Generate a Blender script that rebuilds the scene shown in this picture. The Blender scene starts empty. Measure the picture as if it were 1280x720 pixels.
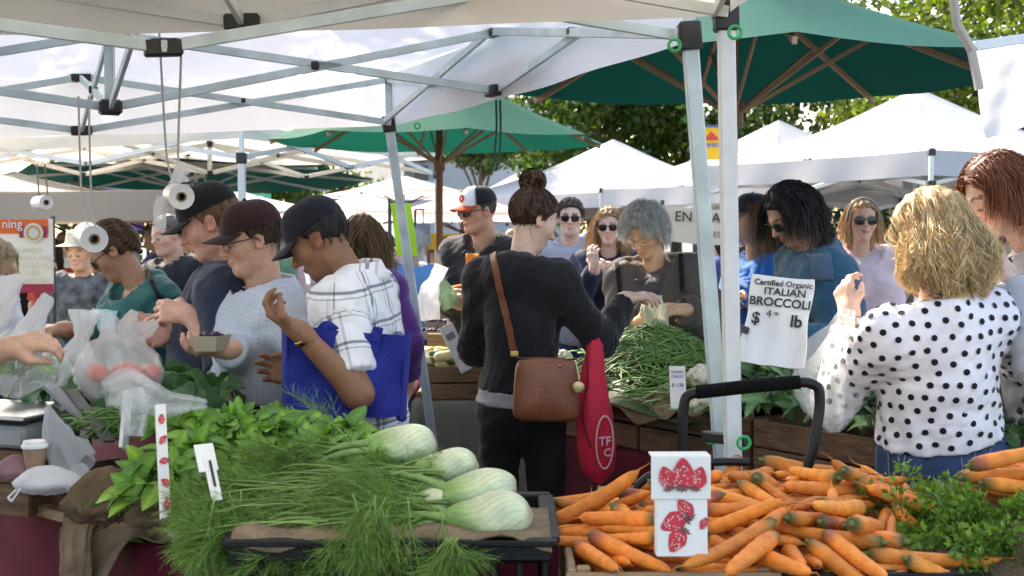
import bpy, math, random
import numpy as np
from mathutils import Vector, Matrix

# ------------------------------------------------------------------ camera, sky, sun, exposure
SC = bpy.context.scene
F_PX, CAM_H, PITCH = 1600.0, 1.55, math.atan(70 / 1600)
cam_data = bpy.data.cameras.new('camera')
cam_data.sensor_width = 36.0
cam_data.lens = 36.0 * F_PX / 1280.0
cam_data.clip_start, cam_data.clip_end = 0.05, 600.0
cam_data.dof.use_dof = True
cam_data.dof.focus_distance = 3.9
cam_data.dof.aperture_fstop = 7.1
camera = bpy.data.objects.new('camera', cam_data)
SC.collection.objects.link(camera)
camera.location = (0, 0, CAM_H)
camera.rotation_euler = (math.radians(90) - PITCH, 0, 0)
SC.camera = camera

SUN_AZ, SUN_EL = math.radians(-32), math.radians(41)
SUN_DIR = np.array([math.sin(SUN_AZ) * math.cos(SUN_EL), math.cos(SUN_AZ) * math.cos(SUN_EL), math.sin(SUN_EL)])
world = bpy.data.worlds.new('World')
SC.world = world
world.use_nodes = True
_nt = world.node_tree
_sky = _nt.nodes.new('ShaderNodeTexSky')
_sky.sky_type = 'NISHITA'
_sky.sun_disc = False
_sky.sun_elevation = SUN_EL
_sky.sun_rotation = SUN_AZ
_sky.air_density, _sky.dust_density, _sky.ozone_density = 1.0, 2.5, 1.0
_bg = _nt.nodes['Background']
_bg.inputs['Strength'].default_value = 0.15
_nt.links.new(_sky.outputs['Color'], _bg.inputs['Color'])
sun_data = bpy.data.lights.new('sun', 'SUN')
sun_data.energy, sun_data.angle, sun_data.color = 3.2, math.radians(0.55), (1.0, 0.955, 0.89)
sun = bpy.data.objects.new('sun', sun_data)
SC.collection.objects.link(sun)
sun.rotation_euler = Vector(-SUN_DIR).to_track_quat('-Z', 'Y').to_euler()
SC.view_settings.view_transform = 'Standard'
SC.view_settings.look = 'None'
SC.view_settings.gamma = 1.0
SC.view_settings.exposure = 2.2
SC.view_settings.use_white_balance = True
SC.view_settings.white_balance_temperature = 7300
SC.cycles.use_denoising = True
SC.cycles.max_bounces = 8
SC.cycles.transparent_max_bounces = 12
SC.cycles.transmission_bounces = 5
SC.cycles.caustics_reflective = SC.cycles.caustics_refractive = False

rng = np.random.default_rng(7)
random.seed(7)
COL = SC.collection


def P(px, py, d):
    """photo pixel at depth d metres in front of the camera -> world point"""
    u, v = (px - 640) / F_PX, (360 - py) / F_PX
    dy = math.cos(PITCH) + v * math.sin(PITCH)
    dz = -math.sin(PITCH) + v * math.cos(PITCH)
    return np.array([u * d / dy, d, CAM_H + dz * d / dy])


def A(*v):
    return np.array(v, float)


def nrm(v):
    v = np.asarray(v, float)
    return v / (np.linalg.norm(v) + 1e-12)


def rotz(a):
    c, s = math.cos(a), math.sin(a)
    return np.array([[c, -s, 0], [s, c, 0], [0, 0, 1.]])


def rotx(a):
    c, s = math.cos(a), math.sin(a)
    return np.array([[1., 0, 0], [0, c, -s], [0, s, c]])


def roty(a):
    c, s = math.cos(a), math.sin(a)
    return np.array([[c, 0, s], [0, 1., 0], [-s, 0, c]])


def frame_from(d, hint=(0, 0, 1)):
    """columns: side, side2, d"""
    d = nrm(d)
    hint = np.asarray(hint, float)
    if abs(d @ nrm(hint)) > .97:
        hint = A(1, 0, 0)
    a = nrm(np.cross(hint, d))
    b = np.cross(d, a)
    return np.stack([a, b, d], 1)


# ------------------------------------------------------------------ materials
MATS = {}


def mat(name, color=(.5, .5, .5), rough=.6, attr=None, var=0., vscale=8., bump=0., bscale=40., metal=0., trans=0., sheen=0.,
        coat=0., spec=.5, alpha=1., ttint=None, stretch=(1, 1, 1), coord='Object', sss=0.):
    """one procedural principled material: colour with noise variation, fine relief, optional translucency"""
    if name in MATS:
        return MATS[name]
    m = bpy.data.materials.new(name)
    m.use_nodes = True
    nt = m.node_tree
    N, L = nt.nodes, nt.links
    b = N['Principled BSDF']
    out = N['Material Output']
    b.inputs['Roughness'].default_value = rough
    b.inputs['Metallic'].default_value = metal
    b.inputs['Specular IOR Level'].default_value = spec
    b.inputs['Sheen Weight'].default_value = sheen
    b.inputs['Coat Weight'].default_value = coat
    if sss:
        b.inputs['Subsurface Weight'].default_value = sss
        b.inputs['Subsurface Radius'].default_value = (.012, .005, .003)
        b.inputs['Subsurface Scale'].default_value = 1.0
    tc = N.new('ShaderNodeTexCoord')
    mp = N.new('ShaderNodeMapping')
    mp.inputs['Scale'].default_value = stretch
    L.new(tc.outputs[coord], mp.inputs['Vector'])
    if attr:
        at = N.new('ShaderNodeAttribute')
        at.attribute_name = attr
        csock = at.outputs['Color']
    else:
        rgb = N.new('ShaderNodeRGB')
        rgb.outputs[0].default_value = (*color, 1)
        csock = rgb.outputs[0]
    if var:
        no = N.new('ShaderNodeTexNoise')
        no.inputs['Scale'].default_value = vscale
        no.inputs['Detail'].default_value = 5
        L.new(mp.outputs[0], no.inputs['Vector'])
        mr = N.new('ShaderNodeMapRange')
        mr.inputs['From Min'].default_value, mr.inputs['From Max'].default_value = .3, .7
        mr.inputs['To Min'].default_value, mr.inputs['To Max'].default_value = 1 - var, 1 + var * .6
        L.new(no.outputs['Fac'], mr.inputs['Value'])
        mx = N.new('ShaderNodeVectorMath')
        mx.operation = 'SCALE'
        L.new(csock, mx.inputs[0])
        L.new(mr.outputs[0], mx.inputs['Scale'])
        csock = mx.outputs[0]
    L.new(csock, b.inputs['Base Color'])
    if bump:
        nb = N.new('ShaderNodeTexNoise')
        nb.inputs['Scale'].default_value = bscale
        nb.inputs['Detail'].default_value = 4
        L.new(mp.outputs[0], nb.inputs['Vector'])
        bp = N.new('ShaderNodeBump')
        bp.inputs['Strength'].default_value = bump
        bp.inputs['Distance'].default_value = .01
        L.new(nb.outputs['Fac'], bp.inputs['Height'])
        L.new(bp.outputs[0], b.inputs['Normal'])
    sh = b.outputs[0]
    if trans:
        tl = N.new('ShaderNodeBsdfTranslucent')
        if ttint:
            mm = N.new('ShaderNodeMix')
            mm.data_type = 'RGBA'
            mm.blend_type = 'MULTIPLY'
            mm.inputs[0].default_value = 1
            L.new(csock, mm.inputs[6])
            mm.inputs[7].default_value = (*ttint, 1)
            L.new(mm.outputs[2], tl.inputs['Color'])
        else:
            L.new(csock, tl.inputs['Color'])
        ms = N.new('ShaderNodeMixShader')
        ms.inputs[0].default_value = trans
        L.new(sh, ms.inputs[1])
        L.new(tl.outputs[0], ms.inputs[2])
        sh = ms.outputs[0]
    if alpha < 1:
        tp = N.new('ShaderNodeBsdfTransparent')
        ms = N.new('ShaderNodeMixShader')
        ms.inputs[0].default_value = alpha
        L.new(tp.outputs[0], ms.inputs[1])
        L.new(sh, ms.inputs[2])
        sh = ms.outputs[0]
    L.new(sh, out.inputs['Surface'])
    MATS[name] = m
    return m


def cloth(name, color, rough=.85, bump=.25, bscale=60, var=.12, sheen=.15, trans=0.):
    return mat(name, color, rough, bump=bump, bscale=bscale, var=var, vscale=9, sheen=sheen, spec=.25, trans=trans)


# ------------------------------------------------------------------ objects
def tag(o, label=None, cat=None, group=None, kind=None):
    if label:
        o['label'] = label
    if cat:
        o['category'] = cat
    if group:
        o['group'] = group
    if kind:
        o['kind'] = kind
    return o


def empty(name, loc, label=None, cat=None, group=None):
    o = bpy.data.objects.new(name, None)
    o.location = tuple(float(c) for c in loc)
    o.empty_display_size = .05
    COL.objects.link(o)
    return tag(o, label, cat, group)


def set_parent(o, parent):
    """parents are either top-level (only translated) or parts built in world space (identity)"""
    if parent is not None:
        o.parent = parent
        if parent.parent is None:
            o.matrix_parent_inverse = parent.matrix_basis.inverted()
    return o


def place(name, me, M, parent=None, label=None, cat=None, group=None):
    """one object that shares mesh data; M: 4x4 or (R, t)"""
    o = bpy.data.objects.new(name, me)
    COL.objects.link(o)
    if isinstance(M, tuple):
        R, t = M
        M = np.eye(4)
        M[:3, :3], M[:3, 3] = R, t
    o.matrix_basis = Matrix(np.asarray(M).tolist())
    set_parent(o, parent)
    return tag(o, label, cat, group)


class MB:
    """collects geometry in world space, builds one mesh object"""

    def __init__(s):
        s.V, s.F, s.C, s.U, s.n = [], [], [], [], 0

    def add(s, V, F, col=None, uv=None):
        V = np.asarray(V, float).reshape(-1, 3)
        if isinstance(F, np.ndarray) or (len(F) and np.isscalar(F[0][0]) and len({len(f) for f in F}) == 1):
            F = [np.asarray(F, int)]
        else:
            by = {}
            for f in F:
                by.setdefault(len(f), []).append(f)
            F = [np.array(v, int) for v in by.values()]
        for f in F:
            if len(f):
                s.F.append(f + s.n)
        s.V.append(V)
        if col is None:
            col = (1, 1, 1)
        c = np.asarray(col, float)
        s.C.append(np.broadcast_to(c, (len(V), 3)) if c.ndim == 1 else c)
        s.U.append(np.zeros((len(V), 2)) if uv is None else np.asarray(uv, float))
        s.n += len(V)
        return s

    def box(s, c, size, R=None, bev=.004, col=None):
        """chamfered box"""
        hx, hy, hz = [q / 2 for q in size]
        bev = min(bev, hx * .49, hy * .49, hz * .49)
        V, idx = [], {}
        for i, sx in enumerate((-1, 1)):
            for j, sy in enumerate((-1, 1)):
                for k, sz in enumerate((-1, 1)):
                    for ax in range(3):
                        v = [sx * (hx - bev), sy * (hy - bev), sz * (hz - bev)]
                        v[ax] += (sx, sy, sz)[ax] * bev
                        idx[(i, j, k, ax)] = len(V)
                        V.append(v)
        Fs = []
        for ax in range(3):
            o = [a for a in range(3) if a != ax]
            for sd in (0, 1):
                q = []
                for a, b in ((0, 0), (1, 0), (1, 1), (0, 1)):
                    key = [0, 0, 0]
                    key[ax], key[o[0]], key[o[1]] = sd, a, b
                    q.append(idx[(*key, ax)])
                if (sd == 1) == (ax == 1):
                    q = q[::-1]
                Fs.append(q)
        for ax in range(3):
            o = [a for a in range(3) if a != ax]
            for a in (0, 1):
                for b in (0, 1):
                    k0, k1 = [0, 0, 0], [0, 0, 0]
                    k0[o[0]], k0[o[1]] = a, b
                    k1[o[0]], k1[o[1]] = a, b
                    k1[ax] = 1
                    q = [idx[(*k0, o[0])], idx[(*k1, o[0])], idx[(*k1, o[1])], idx[(*k0, o[1])]]
                    Fs.append(q)
        Tr = []
        for i in (0, 1):
            for j in (0, 1):
                for k in (0, 1):
                    Tr.append([idx[(i, j, k, 0)], idx[(i, j, k, 1)], idx[(i, j, k, 2)]])
        V = np.array(V)
        if R is not None:
            V = V @ np.asarray(R).T
        V = V + np.asarray(c)
        s.add(V, Fs + Tr, col)
        return s

    def bar(s, p, q, w, h=None, bev=.003, col=None, hint=(0, 0, 1)):
        p, q = np.asarray(p, float), np.asarray(q, float)
        R = frame_from(q - p, hint)
        return s.box((p + q) / 2, (w, h or w, np.linalg.norm(q - p)), R, bev, col)

    def tube(s, pts, r, n=8, caps=True, col=None, flat=None, close=False):
        pts = np.asarray(pts, float)
        K = len(pts)
        r = np.broadcast_to(np.asarray(r, float), (K,))
        T = np.gradient(pts, axis=0)
        if close:
            T = np.roll(pts, -1, 0) - np.roll(pts, 1, 0)
        T /= np.linalg.norm(T, axis=1)[:, None] + 1e-12
        up = A(0, 0, 1) if abs(T[0, 2]) < .9 else A(1, 0, 0)
        a = nrm(np.cross(up, T[0]))
        rings = []
        th = np.linspace(0, 2 * math.pi, n, endpoint=False)
        for i in range(K):
            a = nrm(a - (a @ T[i]) * T[i])
            b = np.cross(T[i], a)
            f2 = 1 if flat is None else flat
            rings.append(pts[i] + r[i] * (np.cos(th)[:, None] * a + f2 * np.sin(th)[:, None] * b))
        V = np.concatenate(rings)
        Q = []
        m = K if close else K - 1
        for i in range(m):
            i2 = (i + 1) % K
            for j in range(n):
                Q.append([i * n + j, i * n + (j + 1) % n, i2 * n + (j + 1) % n, i2 * n + j])
        cc = None
        if col is not None:
            cc = np.asarray(col, float)
            if cc.ndim == 2:
                cc = np.repeat(cc, n, 0)
        s.add(V, np.array(Q), cc)
        if caps and not close:
            base = s.n - len(V)
            s.F.append(np.array([[base + j for j in range(n)][::-1]]))
            s.F.append(np.array([[base + (K - 1) * n + j for j in range(n)]]))
        return s

    def lathe(s, prof, c, R=None, n=16, col=None, close=False):
        """prof: list of (r, z)"""
        th = np.linspace(0, 2 * math.pi, n, endpoint=False)
        V = np.concatenate([np.stack([r * np.cos(th), r * np.sin(th), np.full(n, z)], 1) for r, z in prof])
        Q = []
        K = len(prof)
        for i in range(K if close else K - 1):
            i2 = (i + 1) % K
            for j in range(n):
                Q.append([i * n + j, i * n + (j + 1) % n, i2 * n + (j + 1) % n, i2 * n + j])
        if R is not None:
            V = V @ np.asarray(R).T
        cc = None
        if col is not None:
            cc = np.asarray(col, float)
            if cc.ndim == 2:
                cc = np.repeat(cc, n, 0)
        return s.add(V + np.asarray(c), np.array(Q), cc)

    def grid(s, G, col=None, uv=None, thick=0., close_u=False):
        """G: (a,b,3) grid of points; thick: shell thickness"""
        a, b = G.shape[:2]
        I = np.arange(a * b).reshape(a, b)
        if close_u:
            I2 = np.concatenate([I, I[:1]], 0)
        else:
            I2 = I
        Q = np.stack([I2[:-1, :-1], I2[1:, :-1], I2[1:, 1:], I2[:-1, 1:]], -1).reshape(-1, 4)
        V = G.reshape(-1, 3)
        cc = None if col is None else (np.asarray(col, float).reshape(-1, 3) if np.asarray(col).ndim == 3 else col)
        if not thick:
            return s.add(V, Q, cc, None if uv is None else uv.reshape(-1, 2))
        du = np.gradient(G, axis=0)
        dv = np.gradient(G, axis=1)
        Nn = np.cross(du, dv)
        Nn /= np.linalg.norm(Nn, axis=2)[..., None] + 1e-12
        V2 = (G + Nn * thick).reshape(-1, 3)
        n = a * b
        E = []
        lp = list(I[:, 0]) + list(I[-1, 1:]) + list(I[-2::-1, -1]) + list(I[0, -2:0:-1])
        for i in range(len(lp)):
            p, q = lp[i], lp[(i + 1) % len(lp)]
            E.append([p, q, q + n, p + n])
        if close_u:
            E = []
        if cc is not None and np.asarray(cc).ndim == 2:
            cc = np.concatenate([cc, cc])
        u2 = None if uv is None else np.concatenate([uv.reshape(-1, 2)] * 2)
        return s.add(np.concatenate([V, V2]), np.concatenate([Q[:, ::-1], Q + n] + ([np.array(E)] if E else [])), cc, u2)

    def ball(s, c, r, n=12, R=None, col=None, squash=(1, 1, 1), noise=0.):
        prof_t = np.linspace(0, math.pi, n // 2 + 2)
        th = np.linspace(0, 2 * math.pi, n, endpoint=False)
        V = np.array([[math.sin(t) * math.cos(a), math.sin(t) * math.sin(a), math.cos(t)] for t in prof_t for a in th])
        if noise:
            V = V * (1 + noise * rng.standard_normal((len(V), 1)))
        V = V * r * np.asarray(squash)
        Q = [[i * n + j, i * n + (j + 1) % n, (i + 1) * n + (j + 1) % n, (i + 1) * n + j] for i in range(len(prof_t) - 1) for j in range(n)]
        if R is not None:
            V = V @ np.asarray(R).T
        return s.add(V + np.asarray(c), np.array(Q), col)

    def mesh(s, name, m, smooth=True, origin=None, autosm=None):
        V = np.concatenate(s.V) if s.V else np.zeros((0, 3))
        if origin is not None:
            V = V - np.asarray(origin)
        me = bpy.data.meshes.new(name)
        loops = np.concatenate([f.ravel() for f in s.F])
        tot = np.concatenate([np.full(len(f), f.shape[1]) for f in s.F])
        st = np.concatenate([[0], np.cumsum(tot)[:-1]])
        me.vertices.add(len(V))
        me.vertices.foreach_set('co', V.astype(np.float32).ravel())
        me.loops.add(len(loops))
        me.loops.foreach_set('vertex_index', loops.astype(np.int32))
        me.polygons.add(len(tot))
        me.polygons.foreach_set('loop_start', st.astype(np.int32))
        me.polygons.foreach_set('loop_total', tot.astype(np.int32))
        me.update(calc_edges=True)
        me.validate()
        C = np.concatenate(s.C)
        if not np.all(C == 1):
            ca = me.attributes.new('col', 'FLOAT_COLOR', 'POINT')
            ca.data.foreach_set('color', np.concatenate([C, np.ones((len(C), 1))], 1).astype(np.float32).ravel())
        U = np.concatenate(s.U)
        if np.any(U):
            ua = me.attributes.new('puv', 'FLOAT2', 'POINT')
            ua.data.foreach_set('vector', U.astype(np.float32).ravel())
        if smooth:
            me.polygons.foreach_set('use_smooth', np.ones(len(tot), bool))
            if smooth == 'angle':
                me.set_sharp_from_angle(angle=math.radians(38))
        me.materials.append(m)
        return me

    def build(s, name, m, parent=None, smooth='angle', origin=None):
        me = s.mesh(name, m, smooth, origin)
        o = bpy.data.objects.new(name, me)
        COL.objects.link(o)
        if origin is not None:
            o.location = tuple(float(c) for c in origin)
        return set_parent(o, parent)


# ------------------------------------------------------------------ signed distance helpers
def sph(p, c, r):
    return np.linalg.norm(p - c, axis=1) - r


def rcone(p, a, b, ra, rb):
    a, b = np.asarray(a), np.asarray(b)
    ab = b - a
    t = np.clip(((p - a) @ ab) / (ab @ ab + 1e-12), 0, 1)
    return np.linalg.norm(p - a - t[:, None] * ab, axis=1) - (ra + (rb - ra) * t)


def ell(p, c, r, R=None):
    q = p - np.asarray(c)
    if R is not None:
        q = q @ R
    r = np.asarray(r, float)
    k0 = np.linalg.norm(q / r, axis=1)
    k1 = np.linalg.norm(q / (r * r), axis=1) + 1e-9
    return k0 * (k0 - 1) / k1


def smin(a, b, k):
    h = np.maximum(k - np.abs(a - b), 0) / k
    return np.minimum(a, b) - h * h * k * .25


def smax(a, b, k):
    return -smin(-a, -b, k)


def surface_nets(f, lo, hi, h):
    lo, hi = np.asarray(lo, float), np.asarray(hi, float)
    n = np.maximum(np.ceil((hi - lo) / h).astype(int) + 1, 3)
    ax = [lo[i] + np.arange(n[i]) * h for i in range(3)]
    st = 4
    nc = (n + st - 1) // st
    cax = [lo[i] + (np.arange(nc[i]) * st + (st - 1) / 2) * h for i in range(3)]
    Gc = np.stack(np.meshgrid(*cax, indexing='ij'), -1).reshape(-1, 3)
    Wc = f(Gc).reshape(nc)
    W = np.repeat(np.repeat(np.repeat(Wc, st, 0), st, 1), st, 2)[:n[0], :n[1], :n[2]].copy()
    near = np.abs(W) < h * st * 1.75 + .012
    I = np.argwhere(near)
    if len(I):
        W[near] = f(lo + I * h)
    # close the border
    W[0], W[-1] = np.maximum(W[0], h * .5), np.maximum(W[-1], h * .5)
    W[:, 0], W[:, -1] = np.maximum(W[:, 0], h * .5), np.maximum(W[:, -1], h * .5)
    W[:, :, 0], W[:, :, -1] = np.maximum(W[:, :, 0], h * .5), np.maximum(W[:, :, -1], h * .5)
    W = np.where(np.abs(W) < 1e-9, 1e-9, W)
    S = W < 0
    c = n - 1
    sums = np.zeros((*c, 3))
    cnt = np.zeros(c)
    off = [(i, j, k) for i in (0, 1) for j in (0, 1) for k in (0, 1)]
    for a in off:
        for d in range(3):
            if a[d]:
                continue
            b = list(a)
            b[d] = 1
            sa = tuple(slice(a[i], a[i] + c[i]) for i in range(3))
            sb = tuple(slice(b[i], b[i] + c[i]) for i in range(3))
            x = S[sa] != S[sb]
            if not x.any():
                continue
            wa, wb = W[sa][x], W[sb][x]
            t = wa / (wa - wb)
            pos = np.empty((len(t), 3))
            for i in range(3):
                pos[:, i] = a[i] + (t if i == d else 0)
            sums[x] += pos
            cnt[x] += 1
    act = cnt > 0
    ids = -np.ones(c, int)
    ids[act] = np.arange(act.sum())
    I = np.argwhere(act)
    V = lo + h * (I + sums[act] / cnt[act][:, None])
    Q = []
    for d in range(3):
        e1, e2 = [(1, 2), (2, 0), (0, 1)][d]
        sl0 = [slice(1, n[i] - 1) for i in range(3)]
        sl0[d] = slice(0, n[d] - 1)
        sl1 = list(sl0)
        sl1[d] = slice(1, n[d])
        A0, A1 = S[tuple(sl0)], S[tuple(sl1)]
        X = np.argwhere(A0 != A1)
        if not len(X):
            continue
        fl = A0[A0 != A1]
        base = X.copy()
        for i in range(3):
            if i != d:
                base[:, i] += 1
        def cell(o1, o2):
            q = base.copy()
            q[:, e1] -= o1
            q[:, e2] -= o2
            return ids[q[:, 0], q[:, 1], q[:, 2]]
        q = np.stack([cell(1, 1), cell(0, 1), cell(0, 0), cell(1, 0)], 1)
        q[~fl] = q[~fl][:, ::-1]
        Q.append(q)
    return V, np.concatenate(Q) if Q else np.zeros((0, 4), int)


def raymarch(f, o, d, maxd=1.5):
    o = np.asarray(o, float)
    d = np.asarray(d, float)
    d = np.broadcast_to(d / np.linalg.norm(d, axis=-1, keepdims=True), o.shape)
    t = np.zeros(len(o))
    for _ in range(36):
        t = np.minimum(t + np.maximum(f(o + d * t[:, None]), -.02) * .8, maxd)
    return o + d * t[:, None], t < maxd - 1e-3


def sdf_normal(f, p, e=.004):
    g = np.stack([f(p + A(e, 0, 0)) - f(p - A(e, 0, 0)), f(p + A(0, e, 0)) - f(p - A(0, e, 0)), f(p + A(0, 0, e)) - f(p - A(0, 0, e))], 1)
    return g / (np.linalg.norm(g, axis=1)[:, None] + 1e-12)


def wob(p, seed, freq, warp=1.6):
    """ridged fold noise, about -1..1"""
    r = np.random.default_rng(seed)
    o = np.zeros(len(p))
    for i in range(3):
        k = r.normal(size=3)
        k /= np.linalg.norm(k)
        k2 = r.normal(size=3)
        k2 /= np.linalg.norm(k2)
        fr = freq * (1 + .7 * i)
        a = np.sin(p @ k * fr + warp * np.sin(p @ k2 * fr * .6 + r.uniform(0, 6)) + r.uniform(0, 6))
        o += (1 - 2 * np.abs(a)) / (1 + i)
    return o / 1.6
# ------------------------------------------------------------------ people
def head_sdf(q, k=1.0, fem=False, wide=1.0, age=0., nose=1.0):
    """head in its own frame: +y forward, +z up, origin at the ear level centre"""
    p = q / k
    p = p * A(1 / wide, 1, 1)
    d = ell(p, (0, -.014, .036), (.076, .099, .088))
    d = smin(d, ell(p, (0, .026, -.034), (.058 if fem else .061, .066, .084)), .03)
    d = smin(d, sph(p * A(.8, 1, 1), A(0, .066, -.098), .02 if fem else .024), .03)
    ax = np.abs(p[:, 0])
    m = p.copy()
    m[:, 0] = ax
    d = smin(d, sph(m, A(.044, .052, -.022), .022), .03)                       # cheek
    if not fem:
        d = smin(d, rcone(m, A(.046, .0, -.07), A(.03, .055, -.095), .016, .016), .03)   # jaw line
    d = smin(d, rcone(m, A(.008, .088, .022), A(.046, .07, .018), .010, .008), .016)   # brow
    d = smax(d, -ell(m, A(.032, .102, .002), (.02, .018, .013)), .014)         # socket
    d = smin(d, sph(m, A(.031, .0745, .001), .0138), .004)                     # eyeball under lid
    d = smin(d, rcone(p, A(0, .088, .014), A(0, .106 + .006 * nose, -.026), .0065, .0115 * nose), .012)
    d = smin(d, sph(m, A(.0115, .099, -.03), .0085 * nose), .006)
    d = smax(d, -sph(m, A(.007, .108, -.041), .005), .004)
    d = smin(d, rcone(m, A(0, .0965, -.0575), A(.021, .084, -.06), .0062, .003), .006)
    d = smin(d, rcone(m, A(0, .094, -.0685), A(.018, .084, -.0655), .0068, .003), .006)
    d = smax(d, -rcone(m, A(0, .105, -.063), A(.022, .092, -.0635), .003, .0015), .003)
    ear = ell(m, A(.079, -.012, -.006), (.009, .021, .033), roty(-.18) @ rotx(.15))
    ear = smax(ear, -ell(m, A(.088, -.006, -.002), (.008, .011, .02)), .006)
    d = smin(d, ear, .008)
    return d * k


def head_colors(q, k, skin, lips, brow, eyes, beard=0.):
    p = q / k
    ax = np.abs(p[:, 0])
    c = np.tile(np.asarray(skin, float), (len(q), 1))

    def mixc(w, col):
        w = np.clip(w, 0, 1)[:, None]
        c[:] = c * (1 - w) + np.asarray(col) * w
    rosy = np.asarray(skin) * A(1.08, .78, .74)
    mixc(.6 * np.exp(-(((ax - .042) / .02) ** 2 + ((p[:, 2] + .028) / .02) ** 2)) * (p[:, 1] > .03), rosy)
    mixc(.6 * np.exp(-(p[:, 0] ** 2 + (p[:, 2] + .03) ** 2) / .015 ** 2) * (p[:, 1] > .095), rosy)
    mixc(.5 * (ax > .075), rosy)
    if beard:
        mixc(beard * (p[:, 2] < -.045) * (p[:, 1] > .0) * np.clip((.0 - p[:, 2] - .045) / .02, 0, 1), np.asarray(skin) * A(.5, .5, .55))
    mixc(((np.abs(p[:, 2] + .0625) < .0095 * (1 - (ax / .027) ** 2)) & (ax < .026) & (p[:, 1] > .07)) * .85, lips)
    by = .026 + .004 * np.cos((ax - .03) * 60)
    mixc((np.abs(p[:, 2] - by) < .0052) * (ax > .012) * (ax < .05) * (p[:, 1] > .055) * .85, brow)
    if eyes == 'open':
        e = ((ax - .031) / .0125) ** 2 + ((p[:, 2] - .001) / .0062) ** 2
        mixc(((e < 1.5) & (p[:, 1] > .06)) * .8, np.asarray(skin) * .25)
        mixc(((e < .85) & (p[:, 1] > .06)) * 1., (.75, .72, .7))
        mixc(((((ax - .031) ** 2 + (p[:, 2] - .001) ** 2) < .0058 ** 2) & (p[:, 1] > .06)) * 1., (.05, .03, .02))
    else:
        mixc((np.abs(p[:, 2] + .006 + .0022 * np.cos((ax - .031) * 120)) < .0028) * (np.abs(ax - .031) < .015) * (p[:, 1] > .055), np.asarray(skin) * .2)
    return c


def hand_prims(w, dirv, nrmv, thumb_side, curl, spread=.10, k=1.0, thumb_curl=.5):
    """list of round cones for a hand: wrist point, pointing direction, palm normal, thumb on +side"""
    d = nrm(dirv)
    n = nrm(np.asarray(nrmv) - (np.asarray(nrmv) @ d) * d)
    t = np.cross(n, d) * thumb_side
    prim = []
    L = .088 * k
    kn = []
    for i, o in enumerate((.031, .011, -.010, -.029)):
        b = w + d * (L * (1, 1.04, .99, .90)[i]) + t * o * k
        kn.append(b)
        prim.append(('p', w + d * .012 * k + t * o * .55 * k, b, .0165 * k, .0125 * k))
    prim.append(('p', w - d * .02 * k, w + d * .03 * k, .025 * k, .024 * k))
    for i, b in enumerate(kn):
        ln = (.072, .08, .075, .058)[i] * k
        c = curl[i] if hasattr(curl, '__len__') else curl * (1 + .08 * i)
        p0 = b
        ang = 0
        fd = nrm(d + t * spread * (1.2, .3, -.5, -1.3)[i])
        for sgm, (fr, rr, r2) in enumerate(((.46, .0098, .0088), (.30, .0088, .008), (.24, .008, .0066))):
            ang += c * (.8, 1.0, .7)[sgm]
            v = fd * math.cos(ang) + n * math.sin(ang)
            p1 = p0 + v * ln * fr
            prim.append(('f%d' % i, p0, p1, rr * k, r2 * k))
            p0 = p1
    tb = w + d * .022 * k + t * .026 * k
    t1 = tb + nrm(d * .75 + t * .62 + n * .35) * .042 * k
    t2 = t1 + nrm(d * .9 + t * (.35 - thumb_curl) + n * (.3 + thumb_curl * .6)) * .032 * k
    t3 = t2 + nrm(d * .9 + t * (.1 - thumb_curl) + n * (.3 + thumb_curl)) * .025 * k
    prim += [('p', w + d * .02 * k + t * .012 * k, t1, .019 * k, .0125 * k), ('t', t1, t2, .0115 * k, .0105 * k), ('t', t2, t3, .0105 * k, .008 * k)]
    return prim


def hand_sdf(p, prim):
    palm = None
    fing = {}
    for g, a, b, ra, rb in prim:
        d = rcone(p, a, b, ra, rb)
        if g == 'p':
            palm = d if palm is None else smin(palm, d, .012)
        else:
            fing[g] = d if g not in fing else smin(fing[g], d, .004)
    for g, d in fing.items():
        palm = smin(palm, d, .006)
    return palm


SKIN = {}


def skin_mat():
    return mat('skin', attr='col', rough=.5, bump=.14, bscale=160, spec=.35, var=.12, vscale=45, sss=.12)


def hair_mat(name='hair', rough=.55):
    return mat(name, attr='col', rough=rough, spec=.3, bump=0)


def strand_mesh(mb, pts, r0, r1, col, n=2):
    """pts (S,K,3): S tapered strands as n-sided tubes; col (S,3)"""
    S, K = pts.shape[:2]
    T = np.gradient(pts, axis=1)
    T /= np.linalg.norm(T, axis=2)[..., None] + 1e-12
    ref = np.random.default_rng(S).normal(size=(S, 1, 3))
    a = np.cross(T, ref)
    a /= np.linalg.norm(a, axis=2)[..., None] + 1e-9
    b = np.cross(T, a)
    rr = ((np.linspace(1, 0, K) ** .7)[None, :, None] * (r0 - r1) + r1) * (1.25 if n == 2 else 1)
    th = np.linspace(0, 2 * math.pi, n, endpoint=False)
    V = pts[:, :, None, :] + rr[..., None] * (np.cos(th)[None, None, :, None] * a[:, :, None, :] + np.sin(th)[None, None, :, None] * b[:, :, None, :])
    I = np.arange(S * K * n).reshape(S, K, n)
    if n == 2:      # flat blades
        Q = np.stack([I[:, :-1, 0], I[:, :-1, 1], I[:, 1:, 1], I[:, 1:, 0]], -1).reshape(-1, 4)
    else:
        J = np.roll(I, -1, 2)
        Q = np.stack([I[:, :-1], J[:, :-1], J[:, 1:], I[:, 1:]], -1).reshape(-1, 4)
    shade = np.linspace(.82, 1.12, K)[None, :, None, None]
    C = np.broadcast_to(col[:, None, None, :] * shade, (S, K, n, 3)).reshape(-1, 3)
    mb.add(V.reshape(-1, 3), Q, C)


def hair_keep(p, style):
    y, z = p[:, 1], p[:, 2]
    ym = np.where(z > .078, .086, np.where(z > .03, .052 - (.078 - z) * .5, np.where(z > -.01, .012, -.022)))
    lim = -.075 if style not in ('short', 'crop') else -.055
    return (y < ym) & (z > lim)


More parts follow.
